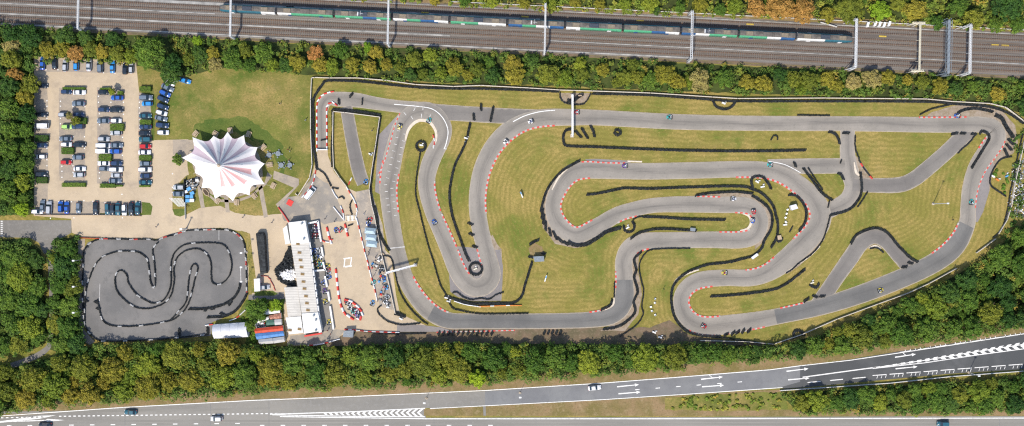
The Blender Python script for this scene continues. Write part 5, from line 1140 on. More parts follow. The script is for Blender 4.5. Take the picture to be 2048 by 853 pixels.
# crowns that can be told apart in the photograph
for q in [(300, 104, 38, 'green'), (345, 128, 22, 'dark green'), (95, 101, 17, 'golden'), (125, 98, 18, 'golden'), (150, 107, 17, 'orange'), (180, 96, 17, 'golden'), (205, 104, 16, 'golden'), (235, 108, 18, 'olive'), (262, 112, 15, 'yellow green'),
          (60, 75, 22, 'dark green'), (25, 70, 22, 'dark green'), (25, 95, 20, 'brown'), (130, 72, 20, 'dark green'), (170, 75, 18, 'dark green'), (225, 78, 18, 'dark green'),
          (400, 110, 20, 'dark green'), (425, 108, 15, 'golden'), (430, 128, 17, 'brown'), (395, 83, 12, 'lime'), (465, 120, 22, 'green'), (490, 102, 17, 'olive'), (528, 105, 24, 'green'), (545, 130, 16, 'yellow green'), (500, 132, 15, 'green'), (380, 118, 15, 'olive'),
          (595, 125, 17, 'golden'), (630, 108, 17, 'orange'), (640, 130, 16, 'golden'), (665, 134, 16, 'yellow green'), (705, 130, 18, 'orange'), (740, 134, 16, 'golden'), (752, 105, 15, 'golden'), (737, 95, 12, 'lime'), (773, 130, 15, 'golden'), (680, 100, 16, 'green'),
          (800, 135, 13, 'olive'), (828, 118, 17, 'olive'), (860, 110, 16, 'yellow green'), (908, 134, 19, 'golden'), (935, 150, 13, 'golden'), (955, 138, 17, 'olive'), (882, 145, 14, 'yellow green'), (1027, 128, 18, 'golden'), (1030, 150, 22, 'golden'), (1065, 120, 12, 'dark green'), (1097, 148, 22, 'olive'),
          (1160, 128, 15, 'yellow green'), (1165, 150, 15, 'olive'), (1205, 140, 15, 'golden'), (1250, 155, 17, 'olive'), (1275, 155, 16, 'golden'), (1235, 165, 12, 'olive'), (1330, 150, 22, 'golden'), (1358, 165, 17, 'golden'), (1380, 165, 14, 'yellow green'),
          (1400, 162, 24, 'brown'), (1448, 158, 20, 'green'), (1495, 165, 18, 'golden'), (1528, 168, 21, 'golden'), (1588, 160, 18, 'olive'), (1620, 162, 20, 'golden'), (1655, 160, 18, 'golden'), (1602, 180, 12, 'yellow green'), (1706, 165, 17, 'brown'), (1675, 172, 14, 'orange'),
          (1745, 158, 20, 'brown'), (1775, 155, 16, 'orange'), (1815, 160, 14, 'orange'), (1845, 165, 14, 'golden'), (1880, 172, 18, 'golden'), (1560, 150, 16, 'dark green')]: T(*q, 'strip')
for q in [(1560, 12, 30, 'orange'), (1512, 14, 22, 'orange'), (1605, 22, 30, 'orange'), (1470, 12, 18, 'yellow green'), (1440, 20, 14, 'green'), (1700, 18, 32, 'olive'), (1655, 30, 18, 'golden'), (1760, 22, 20, 'lime'), (1830, 22, 24, 'golden'), (1795, 8, 18, 'olive'),
          (1875, 45, 16, 'green'), (1948, 38, 24, 'olive'), (1915, 15, 20, 'green'), (2015, 10, 32, 'dark green'), (1990, 50, 18, 'green'), (2035, 50, 18, 'green'), (1400, 10, 16, 'golden'), (1360, 14, 14, 'green'), (1300, 8, 18, 'yellow green'), (1310, 22, 10, 'dark green'),
          (1250, 8, 14, 'yellow green'), (1200, 10, 14, 'golden'), (1150, 4, 14, 'golden'), (1100, 6, 14, 'yellow green'), (1050, 6, 12, 'golden'), (985, 4, 14, 'yellow green'), (930, 2, 12, 'green'), (870, 0, 12, 'golden'), (1720, 2, 16, 'green')]: T(*q, 'north')
for q in [(60, 170, 22, 'olive'), (50, 195, 18, 'golden'), (30, 150, 16, 'orange'), (25, 120, 22, 'olive'), (20, 175, 22, 'dark green'), (20, 215, 24, 'green'), (55, 228, 20, 'dark green'), (50, 260, 16, 'green'), (22, 260, 22, 'green'), (20, 300, 24, 'green'), (55, 295, 18, 'green'), (50, 330, 22, 'green'), (18, 340, 22, 'dark green'), (45, 365, 18, 'yellow green'), (15, 380, 22, 'green'), (48, 395, 14, 'green'), (25, 415, 14, 'green'), (45, 418, 16, 'lime')]: T(*q, 'left')
for q in [(30, 520, 27, 'green'), (72, 524, 20, 'dark green'), (40, 555, 30, 'yellow green'), (5, 545, 24, 'green'), (75, 575, 22, 'green'), (15, 600, 28, 'green'), (55, 610, 26, 'green'), (85, 620, 18, 'dark green'), (25, 645, 24, 'green'), (60, 655, 24, 'yellow green'), (10, 690, 20, 'green'), (38, 690, 24, 'olive'), (75, 675, 18, 'green')]: T(*q, 'copse')
for q in [(135, 500, 20, 'green'), (110, 518, 13, 'yellow green'), (128, 535, 26, 'dark green'), (150, 520, 14, 'dark green'), (120, 570, 22, 'green'), (145, 575, 20, 'olive'), (112, 605, 18, 'green'), (140, 615, 22, 'green'), (110, 648, 18, 'olive'), (135, 655, 24, 'green'), (125, 690, 22, 'green'), (155, 690, 22, 'dark green')]: T(*q, 'belt')
T(955, 757, 22, 'lime', 'south', 'big round lime green tree at the motorway edge of the south wood')
T(515, 622, 24, 'green', 'yard', 'broad green tree between the grey marquee and the jumbled sheds')
T(550, 612, 13, 'lime', 'yard', 'small lime green tree above the jumbled sheds'); T(500, 652, 12, 'green', 'yard', 'small green tree between the grey marquee and the red shed roof')
T(355, 319, 12, 'green', 'yard', 'dark green round bush at the left tip of the star tent', 3); T(225, 184, 9, 'yellow green', 'yard', 'small bushy tree over the third car park column', 4)
T(140, 232, 9, 'brown', 'yard', 'small tree over the silver car in the second car park column', 4); T(152, 243, 10, 'olive', 'yard', 'small tree on the hedge block in the second car park column', 4)
T(330, 690, 8, 'dark green', 'yard', 'small dark bush at the bottom edge of the small circuit', 3); T(340, 150, 22, 'dark green', 'strip')
for q in [(140, 500), ]: pass
SPEC = {'left': (44, 'green green green,dark green dark green yellow,green'), }
COLS = {'left': ['green'] * 4 + ['dark green'] * 2 + ['yellow green'], 'strip': ['dark green'] * 3 + ['green'] * 3 + ['olive', 'yellow green', 'golden'], 'north': ['yellow green', 'green', 'golden', 'olive'],
        'copse': ['green'] * 4 + ['yellow green', 'dark green'], 'belt': ['green', 'dark green', 'olive'], 'gore': ['green'] * 3 + ['dark green', 'yellow green', 'dark green', 'olive']}
def fill(wood, n, rr, ymin=-20, ymax=870, spacing=1.0):
    poly = W[wood]; xs = [p[0] for p in poly]; ys = [p[1] for p in poly]; k = 0; tries = 0
    while k < n and tries < 6000:
        tries += 1; x, y = R.uniform(max(-25, min(xs)), min(2065, max(xs))), R.uniform(max(ymin, min(ys)), min(ymax, max(ys))); r = R.uniform(*rr)
        if not inside(x, y, poly): continue
        if any((x - a) ** 2 + (y - b) ** 2 < ((r + c) * .72 * spacing) ** 2 for a, b, c in taken): continue
        # keep the crown inside its wood
        if sum(inside(x + r * .7 * math.cos(t), y + r * .7 * math.sin(t), poly) for t in (0, 1.57, 3.14, 4.71)) < 4 and min(x, 2048 - x) > 20: continue
        if wood == 'south':
            nz = mnoise.noise(Vector((x * .011, y * .02, 7))) + R.uniform(-.22, .22)
            pal = ['green', 'olive', 'yellow green', 'golden', 'golden', 'olive'] if x < 560 else (['dark green', 'green', 'green', 'olive', 'yellow green', 'green'] if x < 1500 else ['dark green', 'dark green', 'green', 'green', 'yellow green', 'olive'])
            col = pal[max(0, min(5, int((nz + .5) * 6)))]
        else: col = R.choice(COLS[wood])
        taken.append((x, y, r)); tree(x, y, r, col, wood); k += 1
fill('south', 40, (24, 31)); fill('south', 50, (18, 23)); fill('south', 40, (12, 17)); fill('gore', 24, (14, 23)); fill('strip', 14, (12, 18))
fill('left', 3, (15, 20)); fill('copse', 3, (18, 24))
print('TREES', len(TREES))
# ---- undergrowth: low foliage that nobody could count
def under(name, poly, dens, m, hmax=2.2, rad=(.7, 1.6), qs=.28, nq=34, ybot=None):
    xs = [p[0] for p in poly]; ys = [p[1] for p in poly]; vs = []; fs = []
    x0, x1, y0, y1 = max(-40, min(xs)), min(2085, max(xs)), max(-30, min(ys)), min(870, max(ys))
    n = int((x1 - x0) * (y1 - y0) * S * S * dens)
    for _ in range(n):
        x, y = R.uniform(x0, x1), R.uniform(y0, y1)
        if not inside(x, y, poly): continue
        c0 = P(x, y); nz = mnoise.noise(Vector((c0.x * .12, c0.y * .12, 1))) * .5 + .5; h = hmax * (.25 + .9 * nz) * R.uniform(.5, 1); b = R.uniform(*rad)
        for _ in range(nq):
            u = R.uniform(-.1, 1); t = R.random() * 6.283; s = math.sqrt(max(0, 1 - u * u)); n_ = Vector((s * math.cos(t), s * math.sin(t), u))
            c = Vector((c0.x, c0.y, max(0, h - b * .6))) + n_ * b * R.uniform(.6, 1.05)
            nn = (n_ + Vector((R.uniform(-.8, .8), R.uniform(-.8, .8), R.uniform(-.2, .9)))).normalized(); e1 = nn.orthogonal().normalized(); e2 = nn.cross(e1); q = qs * R.uniform(.6, 1.4); k = len(vs)
            if c.z < .05: c.z = .05
            vs += [c + e1 * q, c + e2 * q, c - e1 * q, c - e2 * q]; fs.append((k, k + 1, k + 2, k + 3))
    me = bpy.data.meshes.new(name); me.from_pydata([tuple(v) for v in vs], [], fs); me.materials.append(M[m]); me.update()
    o = link(bpy.data.objects.new(name, me)); o['kind'] = 'stuff'; return o
under('undergrowth', W['left'], .45, 'under_dark', 5.2, (1.0, 1.8), .27, 44)['label'] = 'dark undergrowth filling the wood left of the car park'
under('undergrowth', W['strip'], .34, 'under', 2.4)['label'] = 'mixed green bushes between the railway and the circuit'
under('undergrowth', W['north'], .30, 'under_yellow', 2.0)['label'] = 'yellow green scrub north of the railway'
under('undergrowth', W['copse'], .45, 'under_dark', 5.0, (1.0, 1.9), .27, 44)['label'] = 'undergrowth of the copse in the lower left'
under('undergrowth', W['belt'], .42, 'under_dark', 4.0, (1.0, 1.7), .27, 44)['label'] = 'undergrowth of the tree belt left of the small circuit'
under('undergrowth', [p for p in W['south']], .52, 'under', 5.6, (1.0, 1.9), .27, 44)['label'] = 'undergrowth of the long wood along the motorway'
under('undergrowth', W['gore'], .55, 'under', 3.4, (.9, 1.7), .27, 44)['label'] = 'undergrowth between the slip road and the motorway'
under('undergrowth', [(492, 600), (570, 600), (560, 616), (528, 620), (510, 650), (512, 690), (496, 688), (496, 650), (480, 640)], .5, 'heather', 1.0, (.4, .8))['label'] = 'bright green growth round the jumbled sheds'
under('undergrowth', [(1990, 325), (2014, 320), (2020, 350), (2010, 390), (1990, 376), (1984, 352)], .25, 'heather', .8, (.3, .7))['label'] = 'green growth inside the hooked tyre wall by the east fence'
under('undergrowth', [(2024, 260), (2060, 262), (2060, 470), (1990, 500), (2014, 440), (2026, 390)], .22, 'under_dark', 1.4)['label'] = 'dark undergrowth outside the east fence'
under('undergrowth', [(1345, 796), (1440, 790), (1560, 786), (1565, 820), (1440, 820), (1335, 818)], .45, 'under_yellow', .8, (.3, .8))['label'] = 'rough green growth on the traffic island'
# ---- car park hedges
def hedge(x, y, w, h, label, hz=1.3, col='green'):
    c = P(x, y, hz); W_, H_ = w * S, h * S; vs = []; fs = []
    t = thing('hedge', label, 'hedge', (c.x, c.y, 0), 0, 'clipped hedges in the car park')
    n = int((W_ * H_ + (W_ + H_) * hz) * 60)
    for _ in range(n):
        f = R.random()
        if f < .6: p = Vector((R.uniform(-W_ / 2, W_ / 2), R.uniform(-H_ / 2, H_ / 2), hz + R.uniform(-.12, .06))); nn = Vector((R.uniform(-.5, .5), R.uniform(-.5, .5), 1))
        elif f < .8: s_ = R.choice((-1, 1)); p = Vector((s_ * W_ / 2, R.uniform(-H_ / 2, H_ / 2), R.uniform(0, hz))); nn = Vector((s_, R.uniform(-.5, .5), .4))
        else: s_ = R.choice((-1, 1)); p = Vector((R.uniform(-W_ / 2, W_ / 2), s_ * H_ / 2, R.uniform(0, hz))); nn = Vector((R.uniform(-.5, .5), s_, .4))
        e1 = nn.orthogonal().normalized(); e2 = nn.cross(e1).normalized(); q = R.uniform(.07, .16); k = len(vs)
        vs += [p + e1 * q, p + e2 * q, p - e1 * q, p - e2 * q]; fs.append((k, k + 1, k + 2, k + 3))
    me = bpy.data.meshes.new('foliage'); me.from_pydata([tuple(v) for v in vs], [], fs); me.materials.append(M['leaf ' + col]); o = link(bpy.data.objects.new('foliage', me)); o.parent = t
    MB().box((0, 0, hz / 2 - .05), (W_ * .9, H_ * .86, hz - .1)).build('hedge_core', 'bark', t)
for q in [(82, 277, 26, 12, 'square hedge block in the left edge column of the car park, upper one'), (83, 361, 22, 12, 'square hedge block in the left edge column of the car park, lower one'), (147, 177, 44, 4, 'thin hedge above the navy and white cars in the second column'),
          (162, 242, 20, 12, 'hedge block behind the small tree in the second column'), (134.6, 302, 24, 13, 'square hedge block left of the middle of the second column'), (146.5, 370, 46, 8, 'long hedge closing the bottom of the second column'),
          (210, 177.5, 20, 3, 'thin hedge at the top of the third column'), (233, 255, 27, 14, 'big hedge block in the upper middle of the third column'), (209.7, 315.5, 25, 13, 'square hedge block in the lower middle of the third column'), (214.5, 371.8, 30, 8, 'long hedge at the bottom of the third column'),
          (237, 372, 14, 3, 'thin hedge right of the long one at the bottom of the third column'), (290, 178, 22, 9, 'hedge above the first car of the right edge column'), (290.6, 244.5, 23, 9, 'bright hedge block in the upper part of the right edge column'), (290, 316, 24, 10, 'hedge block in the lower part of the right edge column'), (288.5, 372.8, 20, 3, 'thin hedge at the bottom of the right edge column'),
          (240, 186, 10, 6, 'small hedge stub right of the bushy tree in the third column')]:
    hedge(*q, col='dark green' if q[1] in (277, 361) else 'green')
# tree labels
def cell(w, x, y):
    if w == 'strip':
        for a, n in ((60, 'the left corner above the wood'), (285, 'the strip above the car park'), (470, 'the strip up to the train head'), (625, 'the strip above the tent lawn'), (779, 'the strip above the pit exit corner'), (930, 'the strip left of the long hairpin'), (1088, 'the strip before the overhead beam'), (1260, 'the strip above the overhead beam'), (1376, 'the strip left of the latticed gantry'), (1560, 'the strip right of the latticed gantry'), (1710, 'the strip below the train tail'), (1900, 'the strip below the grey truss')):
            if x < a: return n
        return 'the strip above the east bend'
    if w == 'north':
        for a, n in ((1088, 'the scrub north of the train'), (1376, 'the scrub above the fourth and fifth gantries'), (1700, 'the orange wood north of the train tail'), (1890, 'the wood above the cream gantry')):
            if x < a: return n
        return 'the wood above the right end of the railway'
    if w == 'left': return 'the wood left of the car park, upper half' if y < 240 else 'the wood left of the car park, lower half'
    if w == 'copse': return 'the lower left copse, upper part' if y < 590 else 'the lower left copse, lower part'
    if w == 'belt': return 'the belt left of the small circuit'
    if w == 'gore': return 'the slip road wood' + (', left part' if x < 1800 else ', right part')
    if x < 165: return 'the south wood at the far left'
    if x < 330: return 'the south wood under the small circuit'
    if x < 500: return 'the south wood under the grey marquee'
    if x < 690: return 'the south wood under the clubhouse'
    if x < 860: return 'the south wood under the pit entry'
    if x < 1030: return 'the south wood around the lime tree'
    if x < 1190: return 'the south wood above the white road car'
    if x < 1350: return 'the south wood below the vertical straight'
    if x < 1550: return 'the south wood below the lower right hairpin'
    if x < 1720: return 'the south wood below the triangular loop'
    if x < 1880: return 'the east wood, left part'
    return 'the east wood, right part'
cells = {}
for t in TREES:
    c = cell(t['_w'], t['_x'], t['_y']) if t['_w'] != 'yard' else 'yard'
    cells.setdefault((c, t['_c']), []).append(t); t['group'] = {'strip': 'trees between the railway and the circuit', 'north': 'trees north of the railway', 'left': 'trees left of the car park', 'copse': 'trees of the lower left copse', 'belt': 'trees beside the small circuit', 'south': 'trees of the long south wood', 'gore': 'trees between slip road and motorway'}.get(t['_w'], 'single trees in the yard')
NUMW = ORD + ['twenty first', 'twenty second', 'twenty third', 'twenty fourth']
for (c, col), L in cells.items():
    L.sort(key=lambda t: t['_x'])
    for i, t in enumerate(L):
        if 'label' in t: continue
        t['label'] = ('only %s tree in %s' % (col, c)) if len(L) == 1 else '%s tree in %s, %s %s' % (col, c, NUMW[i], 'from left')
for t in TREES:
    for k in ('_x', '_y', '_c', '_w'): del t[k]

# ================================================================== CARS
def car_proto(style, L, Wd, Hh):
    """body lofted through cross sections along x (nose at +x); glasshouse, roof, wheels, lamps"""
    t = link(bpy.data.objects.new('car', None)); hw = Wd / 2
    secs = {'hatch': [(-.5, .62, .80), (-.47, .86, .92), (-.30, .98, .95), (0, 1, .93), (.22, .99, .90), (.36, .96, .80), (.46, .86, .70), (.5, .66, .58)],
            'saloon': [(-.5, .70, .78), (-.46, .90, .90), (-.30, .98, .92), (0, 1, .92), (.18, .99, .90), (.34, .96, .80), (.46, .84, .70), (.5, .64, .58)],
            'suv': [(-.5, .78, .92), (-.47, .92, 1.02), (-.30, .99, 1.04), (0, 1, 1.02), (.22, .99, 1.0), (.38, .96, .94), (.47, .88, .82), (.5, .74, .66)],
            'van': [(-.5, .9, .95), (-.48, .97, 1.0), (-.30, 1, 1.0), (0, 1, 1.0), (.25, 1, 1.0), (.40, .96, .95), (.47, .88, .80), (.5, .76, .62)]}[style]
    mb = MB(); vs = []
    for fx, fw, z in secs:
        w = hw * fw
        for y, zz_ in ((-w * .94, .26), (-w, .42), (-w, z * .82), (-w * .88, z), (w * .88, z), (w, z * .82), (w, .42), (w * .94, .26)): vs.append((fx * L, y, zz_))
    n = len(secs); fs = [(i * 8 + j, (i + 1) * 8 + j, (i + 1) * 8 + (j + 1) % 8, i * 8 + (j + 1) % 8) for i in range(n - 1) for j in range(8)] + [tuple(range(8)), tuple(range((n - 1) * 8, n * 8))[::-1]]
    mb.add(vs, fs); b = mb.build('body', 'car white', t, True)
    bm = bmesh.new(); bm.from_mesh(b.data); bmesh.ops.recalc_face_normals(bm, faces=bm.faces); bm.to_mesh(b.data); bm.free()
    g0, g1, r0, r1 = {'hatch': (-.47, .26, -.38, .06), 'saloon': (-.38, .22, -.22, .05), 'suv': (-.48, .24, -.42, .07), 'van': (-.495, .40, -.48, .22)}[style]
    zb = secs[3][2] - .03; zt = Hh; wb, wt = hw * .87, hw * .74 if style != 'van' else hw * .84
    MB().add([(g0 * L, -wb, zb), (g1 * L, -wb, zb), (g1 * L, wb, zb), (g0 * L, wb, zb), (r0 * L, -wt, zt - .05), (r1 * L, -wt, zt - .05), (r1 * L, wt, zt - .05), (r0 * L, wt, zt - .05)], [(3, 2, 1, 0), (4, 5, 6, 7), (0, 1, 5, 4), (1, 2, 6, 5), (2, 3, 7, 6), (3, 0, 4, 7)]).build('windows', 'glass', t)
    mb = MB(); e = .03; vs = []
    for fx, k in ((r0 - .01, .92), ((r0 + r1) / 2, 1.0), (r1 + .01, .92)):
        for y, z in ((-wt * k - e, zt - .10), (-wt * k * .8, zt), (wt * k * .8, zt), (wt * k + e, zt - .10)): vs.append((fx * L, y, z))
    mb.add(vs, [(i * 4 + j, (i + 1) * 4 + j, (i + 1) * 4 + j + 1, i * 4 + j + 1) for i in range(2) for j in range(3)] + [(0, 1, 2, 3), (11, 10, 9, 8), (0, 3, 7, 4), (4, 7, 11, 8)]); mb.build('roof', 'car white', t, False)
    for sx in (-.31, .31):
        for sy in (-1, 1):
            m_ = MB(); m_.bar((sx * L, sy * (hw - .2), .32), (sx * L, sy * (hw + .015), .32), .32, 14); m_.bar((sx * L, sy * (hw + .0), .32), (sx * L, sy * (hw + .03), .32), .18, 8); m_.build('wheel', 'black', t)
    zn = secs[-2][2]
    for sy in (-1, 1):
        MB().box((L * .475, sy * hw * .66, zn * .9), (.14, hw * .34, .14)).build('headlight', 'lamp', t)
        MB().box((-L * .482, sy * hw * .70, secs[1][2] * .86), (.12, hw * .26, .2)).build('tail_light', 'taillamp', t)
        MB().box((L * .16, sy * (hw + .09), .98), (.16, .18, .12)).build('door_mirror', 'black', t)
    return t
PR = {'hatch': car_proto('hatch', 3.95, 1.72, 1.48), 'saloon': car_proto('saloon', 4.55, 1.80, 1.44), 'suv': car_proto('suv', 4.45, 1.86, 1.66), 'van': car_proto('van', 4.7, 1.85, 1.85)}
used_p = set(); VROOF = {}
def car(x, y, ang, col, label, style=None, group='cars in the car park', s=1.0):
    style = style or R.choice(['hatch', 'hatch', 'saloon', 'suv', 'hatch'])
    if style in used_p: t = copy_tree(PR[style])
    else: t = PR[style]; used_p.add(style)
    c = P(x, y, .8); t.location = (c.x, c.y, .06); t.rotation_euler = (0, 0, math.radians(ang)); s *= R.uniform(.94, 1.05); t.scale = (s, s * R.uniform(.97, 1.03), s)
    for o in t.children:
        if o.name.startswith(('body', 'roof')): setmat(o, 0, 'car ' + col)
    tag(t, label, 'car' if style != 'van' else 'van', group); t.name = 'parked_car' if 'road' not in group and style != 'van' else ('van' if style == 'van' else 'road_car')
    return t
def row(desc, axis, items, group='cars in the car park'):
    """items: x, y, angle, colour[, style]; ordinals are counted along the axis"""
    items = sorted(items, key=lambda q: q[0] if axis == 'left' else q[1])
    for i, q in enumerate(items):
        col = q[3]; st = q[4] if len(q) > 4 else None
        w = {'van': 'van'}.get(st, 'car')
        car(q[0], q[1], q[2], col, '%s %s in %s, %s from %s' % (col, w, desc, ORD[i], axis), st, group)
def ja(): return R.uniform(-2.5, 2.5)
row('the top row of the car park', 'left', [(85, 127, 85 + ja(), 'blue', 'saloon'), (108.5, 127, 92, 'black'), (130, 132, 88, 'silver', 'hatch'), (152, 130, 90, 'bright blue'), (177.5, 130, 88, 'silver', 'saloon'), (200, 133, 92, 'grey'), (224.5, 134, 90, 'bright blue', 'saloon'), (250, 138, 88, 'black'), (262, 136.6, 90, 'silver')])
row('the left edge column', 'top', [(84, 172, 0, 'black'), (82.5, 230, 0, 'black', 'saloon'), (83, 252, 180, 'white', 'van'), (83, 291, 0, 'navy'), (82, 314, 180, 'white', 'hatch'), (82.5, 349, 0, 'black')])
row('the left half of the second column', 'top', [(132.5, 184, 0, 'navy'), (127.5, 230, 0, 'silver', 'hatch'), (134, 254, 0, 'lime green', 'hatch'), (131, 278, 180, 'grey', 'saloon'), (132.5, 289.5, 0, 'white', 'hatch'), (132, 325, 0, 'red', 'hatch')])
row('the right half of the second column', 'top', [(158.5, 185, 0, 'white', 'saloon'), (157, 207.6, 180, 'grey', 'saloon'), (157, 229.7, 0, 'navy'), (155.7, 253, 180, 'navy'), (158.5, 290, 0, 'black', 'saloon'), (155.7, 315, 180, 'grey', 'hatch'), (159, 338, 0, 'white', 'saloon'), (158, 350, 180, 'silver', 'hatch')])
row('the left half of the third column', 'top', [(207, 185, 0, 'black', 'hatch'), (207.6, 219.6, 0, 'navy'), (207, 242, 180, 'grey', 'saloon'), (207, 278.5, 0, 'silver', 'hatch'), (207, 291.6, 0, 'white', 'van'), (206, 302.6, 0, 'white', 'van'), (207.6, 327, 180, 'white', 'saloon'), (209, 337.6, 0, 'grey')])
row('the right half of the third column', 'top', [(234, 196, 180, 'blue', 'saloon'), (233, 220, 0, 'black', 'saloon'), (232, 242, 0, 'white', 'hatch'), (232, 266, 180, 'silver', 'hatch'), (233, 291, 0, 'grey', 'saloon'), (231, 303, 180, 'blue', 'hatch'), (233, 327, 0, 'navy'), (232, 339.7, 0, 'white', 'suv'), (232, 351, 180, 'silver', 'hatch'), (230, 362, 0, 'grey', 'saloon')])
row('the right edge column', 'top', [(292, 195.7, 0, 'grey', 'suv'), (294, 207.6, 180, 'bright blue', 'hatch'), (290.6, 232, 0, 'teal', 'saloon'), (291, 254, 180, 'navy', 'saloon'), (288.5, 267, 0, 'black'), (290, 279, 180, 'teal'), (290.6, 293, 0, 'red', 'hatch'), (289, 305, 0, 'white', 'saloon'), (290.5, 327.5, 180, 'grey'), (290, 339.7, 0, 'white', 'suv'), (291, 352, 180, 'navy', 'hatch'), (290.6, 365, 0, 'teal', 'saloon')])
row('the bottom row of the car park', 'left', [(74, 423.5, 0, 'white', 'hatch'), (84.6, 412.5, 88, 'grey', 'saloon'), (98, 415.7, 88, 'silver', 'suv'), (121, 414, 90, 'blue', 'hatch'), (133, 415.7, 90, 'blue', 'saloon'), (157, 416, 268, 'grey', 'hatch'), (191, 417, 270, 'black', 'saloon'), (214.6, 418, 271, 'teal', 'hatch'), (224.5, 420, 270, 'black', 'hatch'), (235.7, 418.5, 269, 'teal', 'saloon'), (248.4, 420, 270, 'white', 'hatch'), (262, 418, 270, 'black', 'saloon'), (275, 417, 88, 'teal', 'saloon')])
row('the curved row on the grass', 'top', [(346.6, 157, -20, 'white', 'hatch'), (369.5, 161.6, -16, 'bright blue', 'saloon'), (339.6, 165, -28, 'white', 'hatch'), (335, 175.7, -26, 'grey', 'saloon'), (330, 187, -25, 'blue', 'hatch'), (326, 198.6, -24, 'navy', 'hatch'), (325.5, 213.5, -20, 'navy', 'hatch'), (323, 226, -15, 'white', 'hatch'), (322, 237, -13, 'grey', 'saloon'), (324.6, 251, -5, 'navy', 'suv'), (326, 265.4, 0, 'white', 'hatch')], 'cars on the grass')
car(358, 375, 180, 'silver', 'silver car beside the dark screen fence near the star tent, upper of two', 'hatch', 'cars beside the star tent'); car(359, 388, 0, 'grey', 'grey car just above the white hatched bay near the star tent', 'saloon', 'cars beside the star tent')
car(620.5, 386.5, 52, 'white', 'white van parked askew on the asphalt below the white fence', 'van', 'vans in the yard')
car(528.5, 575, 5, 'silver', 'silver car beside the small white cabin', 'hatch', 'cars in the yard')
RG = 'cars driving on the roads'
car(261, 825, 178, 'teal', 'dark teal car on the dotted line of the left motorway', 'saloon', RG); car(433, 838, 180, 'white', 'white car in the open motorway lane near the bottom', 'hatch', RG); car(90, 851, 180, 'black', 'black car cut by the bottom edge at the far left', 'saloon', RG)
car(1189, 776, 6, 'white', 'white car alone on the slip road', 'saloon', RG); car(1886, 848, 180, 'teal', 'dark teal car on the motorway at the lower right', 'suv', RG)
used_protos = used_p

# ================================================================== PEOPLE
def skin_body(name, joints, edges, root=0):
    me = bpy.data.meshes.new(name); me.from_pydata([j[0] for j in joints], edges, [])
    o = link(bpy.data.objects.new(name, me)); md = o.modifiers.new('s', 'SKIN'); sv = me.skin_vertices[0].data
    for i, j in enumerate(joints): sv[i].radius = (j[1], j[1] if len(j) < 3 else j[2]); sv[i].use_root = (i == root)
    md.use_smooth_shade = True; sd = o.modifiers.new('d', 'SUBSURF'); sd.levels = sd.render_levels = 1
    dg = bpy.context.evaluated_depsgraph_get(); dg.update(); m2 = bpy.data.meshes.new_from_object(o.evaluated_get(dg)); bpy.data.objects.remove(o); m2.name = name
    return m2
def figure(pose):
    J = []; E = []
    def j(p, r, par=None, r2=None):
        J.append((p, r, r2 or r)); 
        if par is not None: E.append((par, len(J) - 1))
        return len(J) - 1
    def hand(w, d, up):
        w0 = Vector(J[w][0]); d = Vector(d).normalized(); side = d.cross(Vector(up)).normalized()
        pm = j(tuple(w0 + d * .06), .028, w)
        for k, (o_, l) in enumerate(((-.03, .07), (-.011, .085), (.009, .08), (.028, .062))):
            a = j(tuple(w0 + d * .10 + side * o_), .010, pm); j(tuple(w0 + d * (.10 + l * .8) + side * o_ * 1.15 - Vector(up) * .03), .008, a)
        a = j(tuple(w0 + d * .05 - side * .045), .012, pm); j(tuple(w0 + d * .09 - side * .06), .009, a)
    if pose == 'sit':
        pel = j((0, 0, .30), .13); sp = j((-.06, 0, .50), .13, pel); ch = j((-.10, 0, .70), .15, sp); nk = j((-.10, 0, .86), .06, ch); hd = j((-.08, 0, .95), .085, nk); j((-.08, 0, 1.05), .085, hd)
        for s in (-1, 1):
            sh = j((-.10, s * .19, .76), .065, ch); el = j((.10, s * .27, .58), .045, sh); wr = j((.34, s * .14, .60), .032, el); hand(wr, (1, -s * .3, .2), (0, 0, 1))
            th = j((.08, s * .12, .28), .095, pel); kn = j((.45, s * .17, .42), .065, th); an = j((.78, s * .14, .20), .045, kn); j((.86, s * .14, .26), .04, an)
    else:
        st = pose
        pel = j((0, 0, .95), .13); sp = j((0, 0, 1.13), .12, pel); ch = j((0, 0, 1.34), .145, sp); nk = j((0, 0, 1.50), .055, ch); hd = j((.01, 0, 1.60), .08, nk); j((.015, 0, 1.69), .085, hd)
        for s in (-1, 1):
            sh = j((0, s * .19, 1.40), .06, ch); el = j((-.02 + .1 * st * s, s * .24, 1.13), .042, sh); wr = j((.06 + .16 * st * s, s * .25, .90), .03, el); hand(wr, (.25, 0, -1), (1, 0, 0))
            th = j((0, s * .10, .86), .09, pel); kn = j((.06 - .14 * st * s, s * .11, .48), .06, th); an = j((-.0 - .26 * st * s, s * .11, .09), .042, kn); j((.14 - .26 * st * s, s * .12, .05), .04, an)
    return J, E
def person_mesh(pose, top, legs):
    J, E = figure(pose); me = skin_body('person', J, E)
    for m in (top, legs, 'skin', 'black'): me.materials.append(M[m])
    sit = pose == 'sit'; z1, z2, z3 = ((.36, .86, .12) if sit else (.98, 1.50, .10))
    for p in me.polygons:
        c = p.center; mi = 0
        if c.z > z2: mi = 2
        elif (sit and (c.x > .06 and c.z < .52 and abs(c.y) < .24)) or (not sit and c.z < z1 and abs(c.y) < .19): mi = 1
        if (sit and c.x > .74) or (not sit and c.z < z3): mi = 3
        if (sit and c.x > .36 and c.z > .54) or (not sit and abs(c.y) > .195 and c.z < .92): mi = 2
        p.material_index = mi
    return me
PM = {}
for c in ('dark', 'red', 'blue', 'white', 'grey', 'yellow'):
    PM[('stand', c)] = person_mesh(0.0, 'cloth ' + c, 'cloth dark'); PM[('walk', c)] = person_mesh(1.0, 'cloth ' + c, 'cloth blue' if c != 'blue' else 'cloth grey'); PM[('sit', c)] = person_mesh('sit', 'cloth ' + c, 'cloth ' + c)
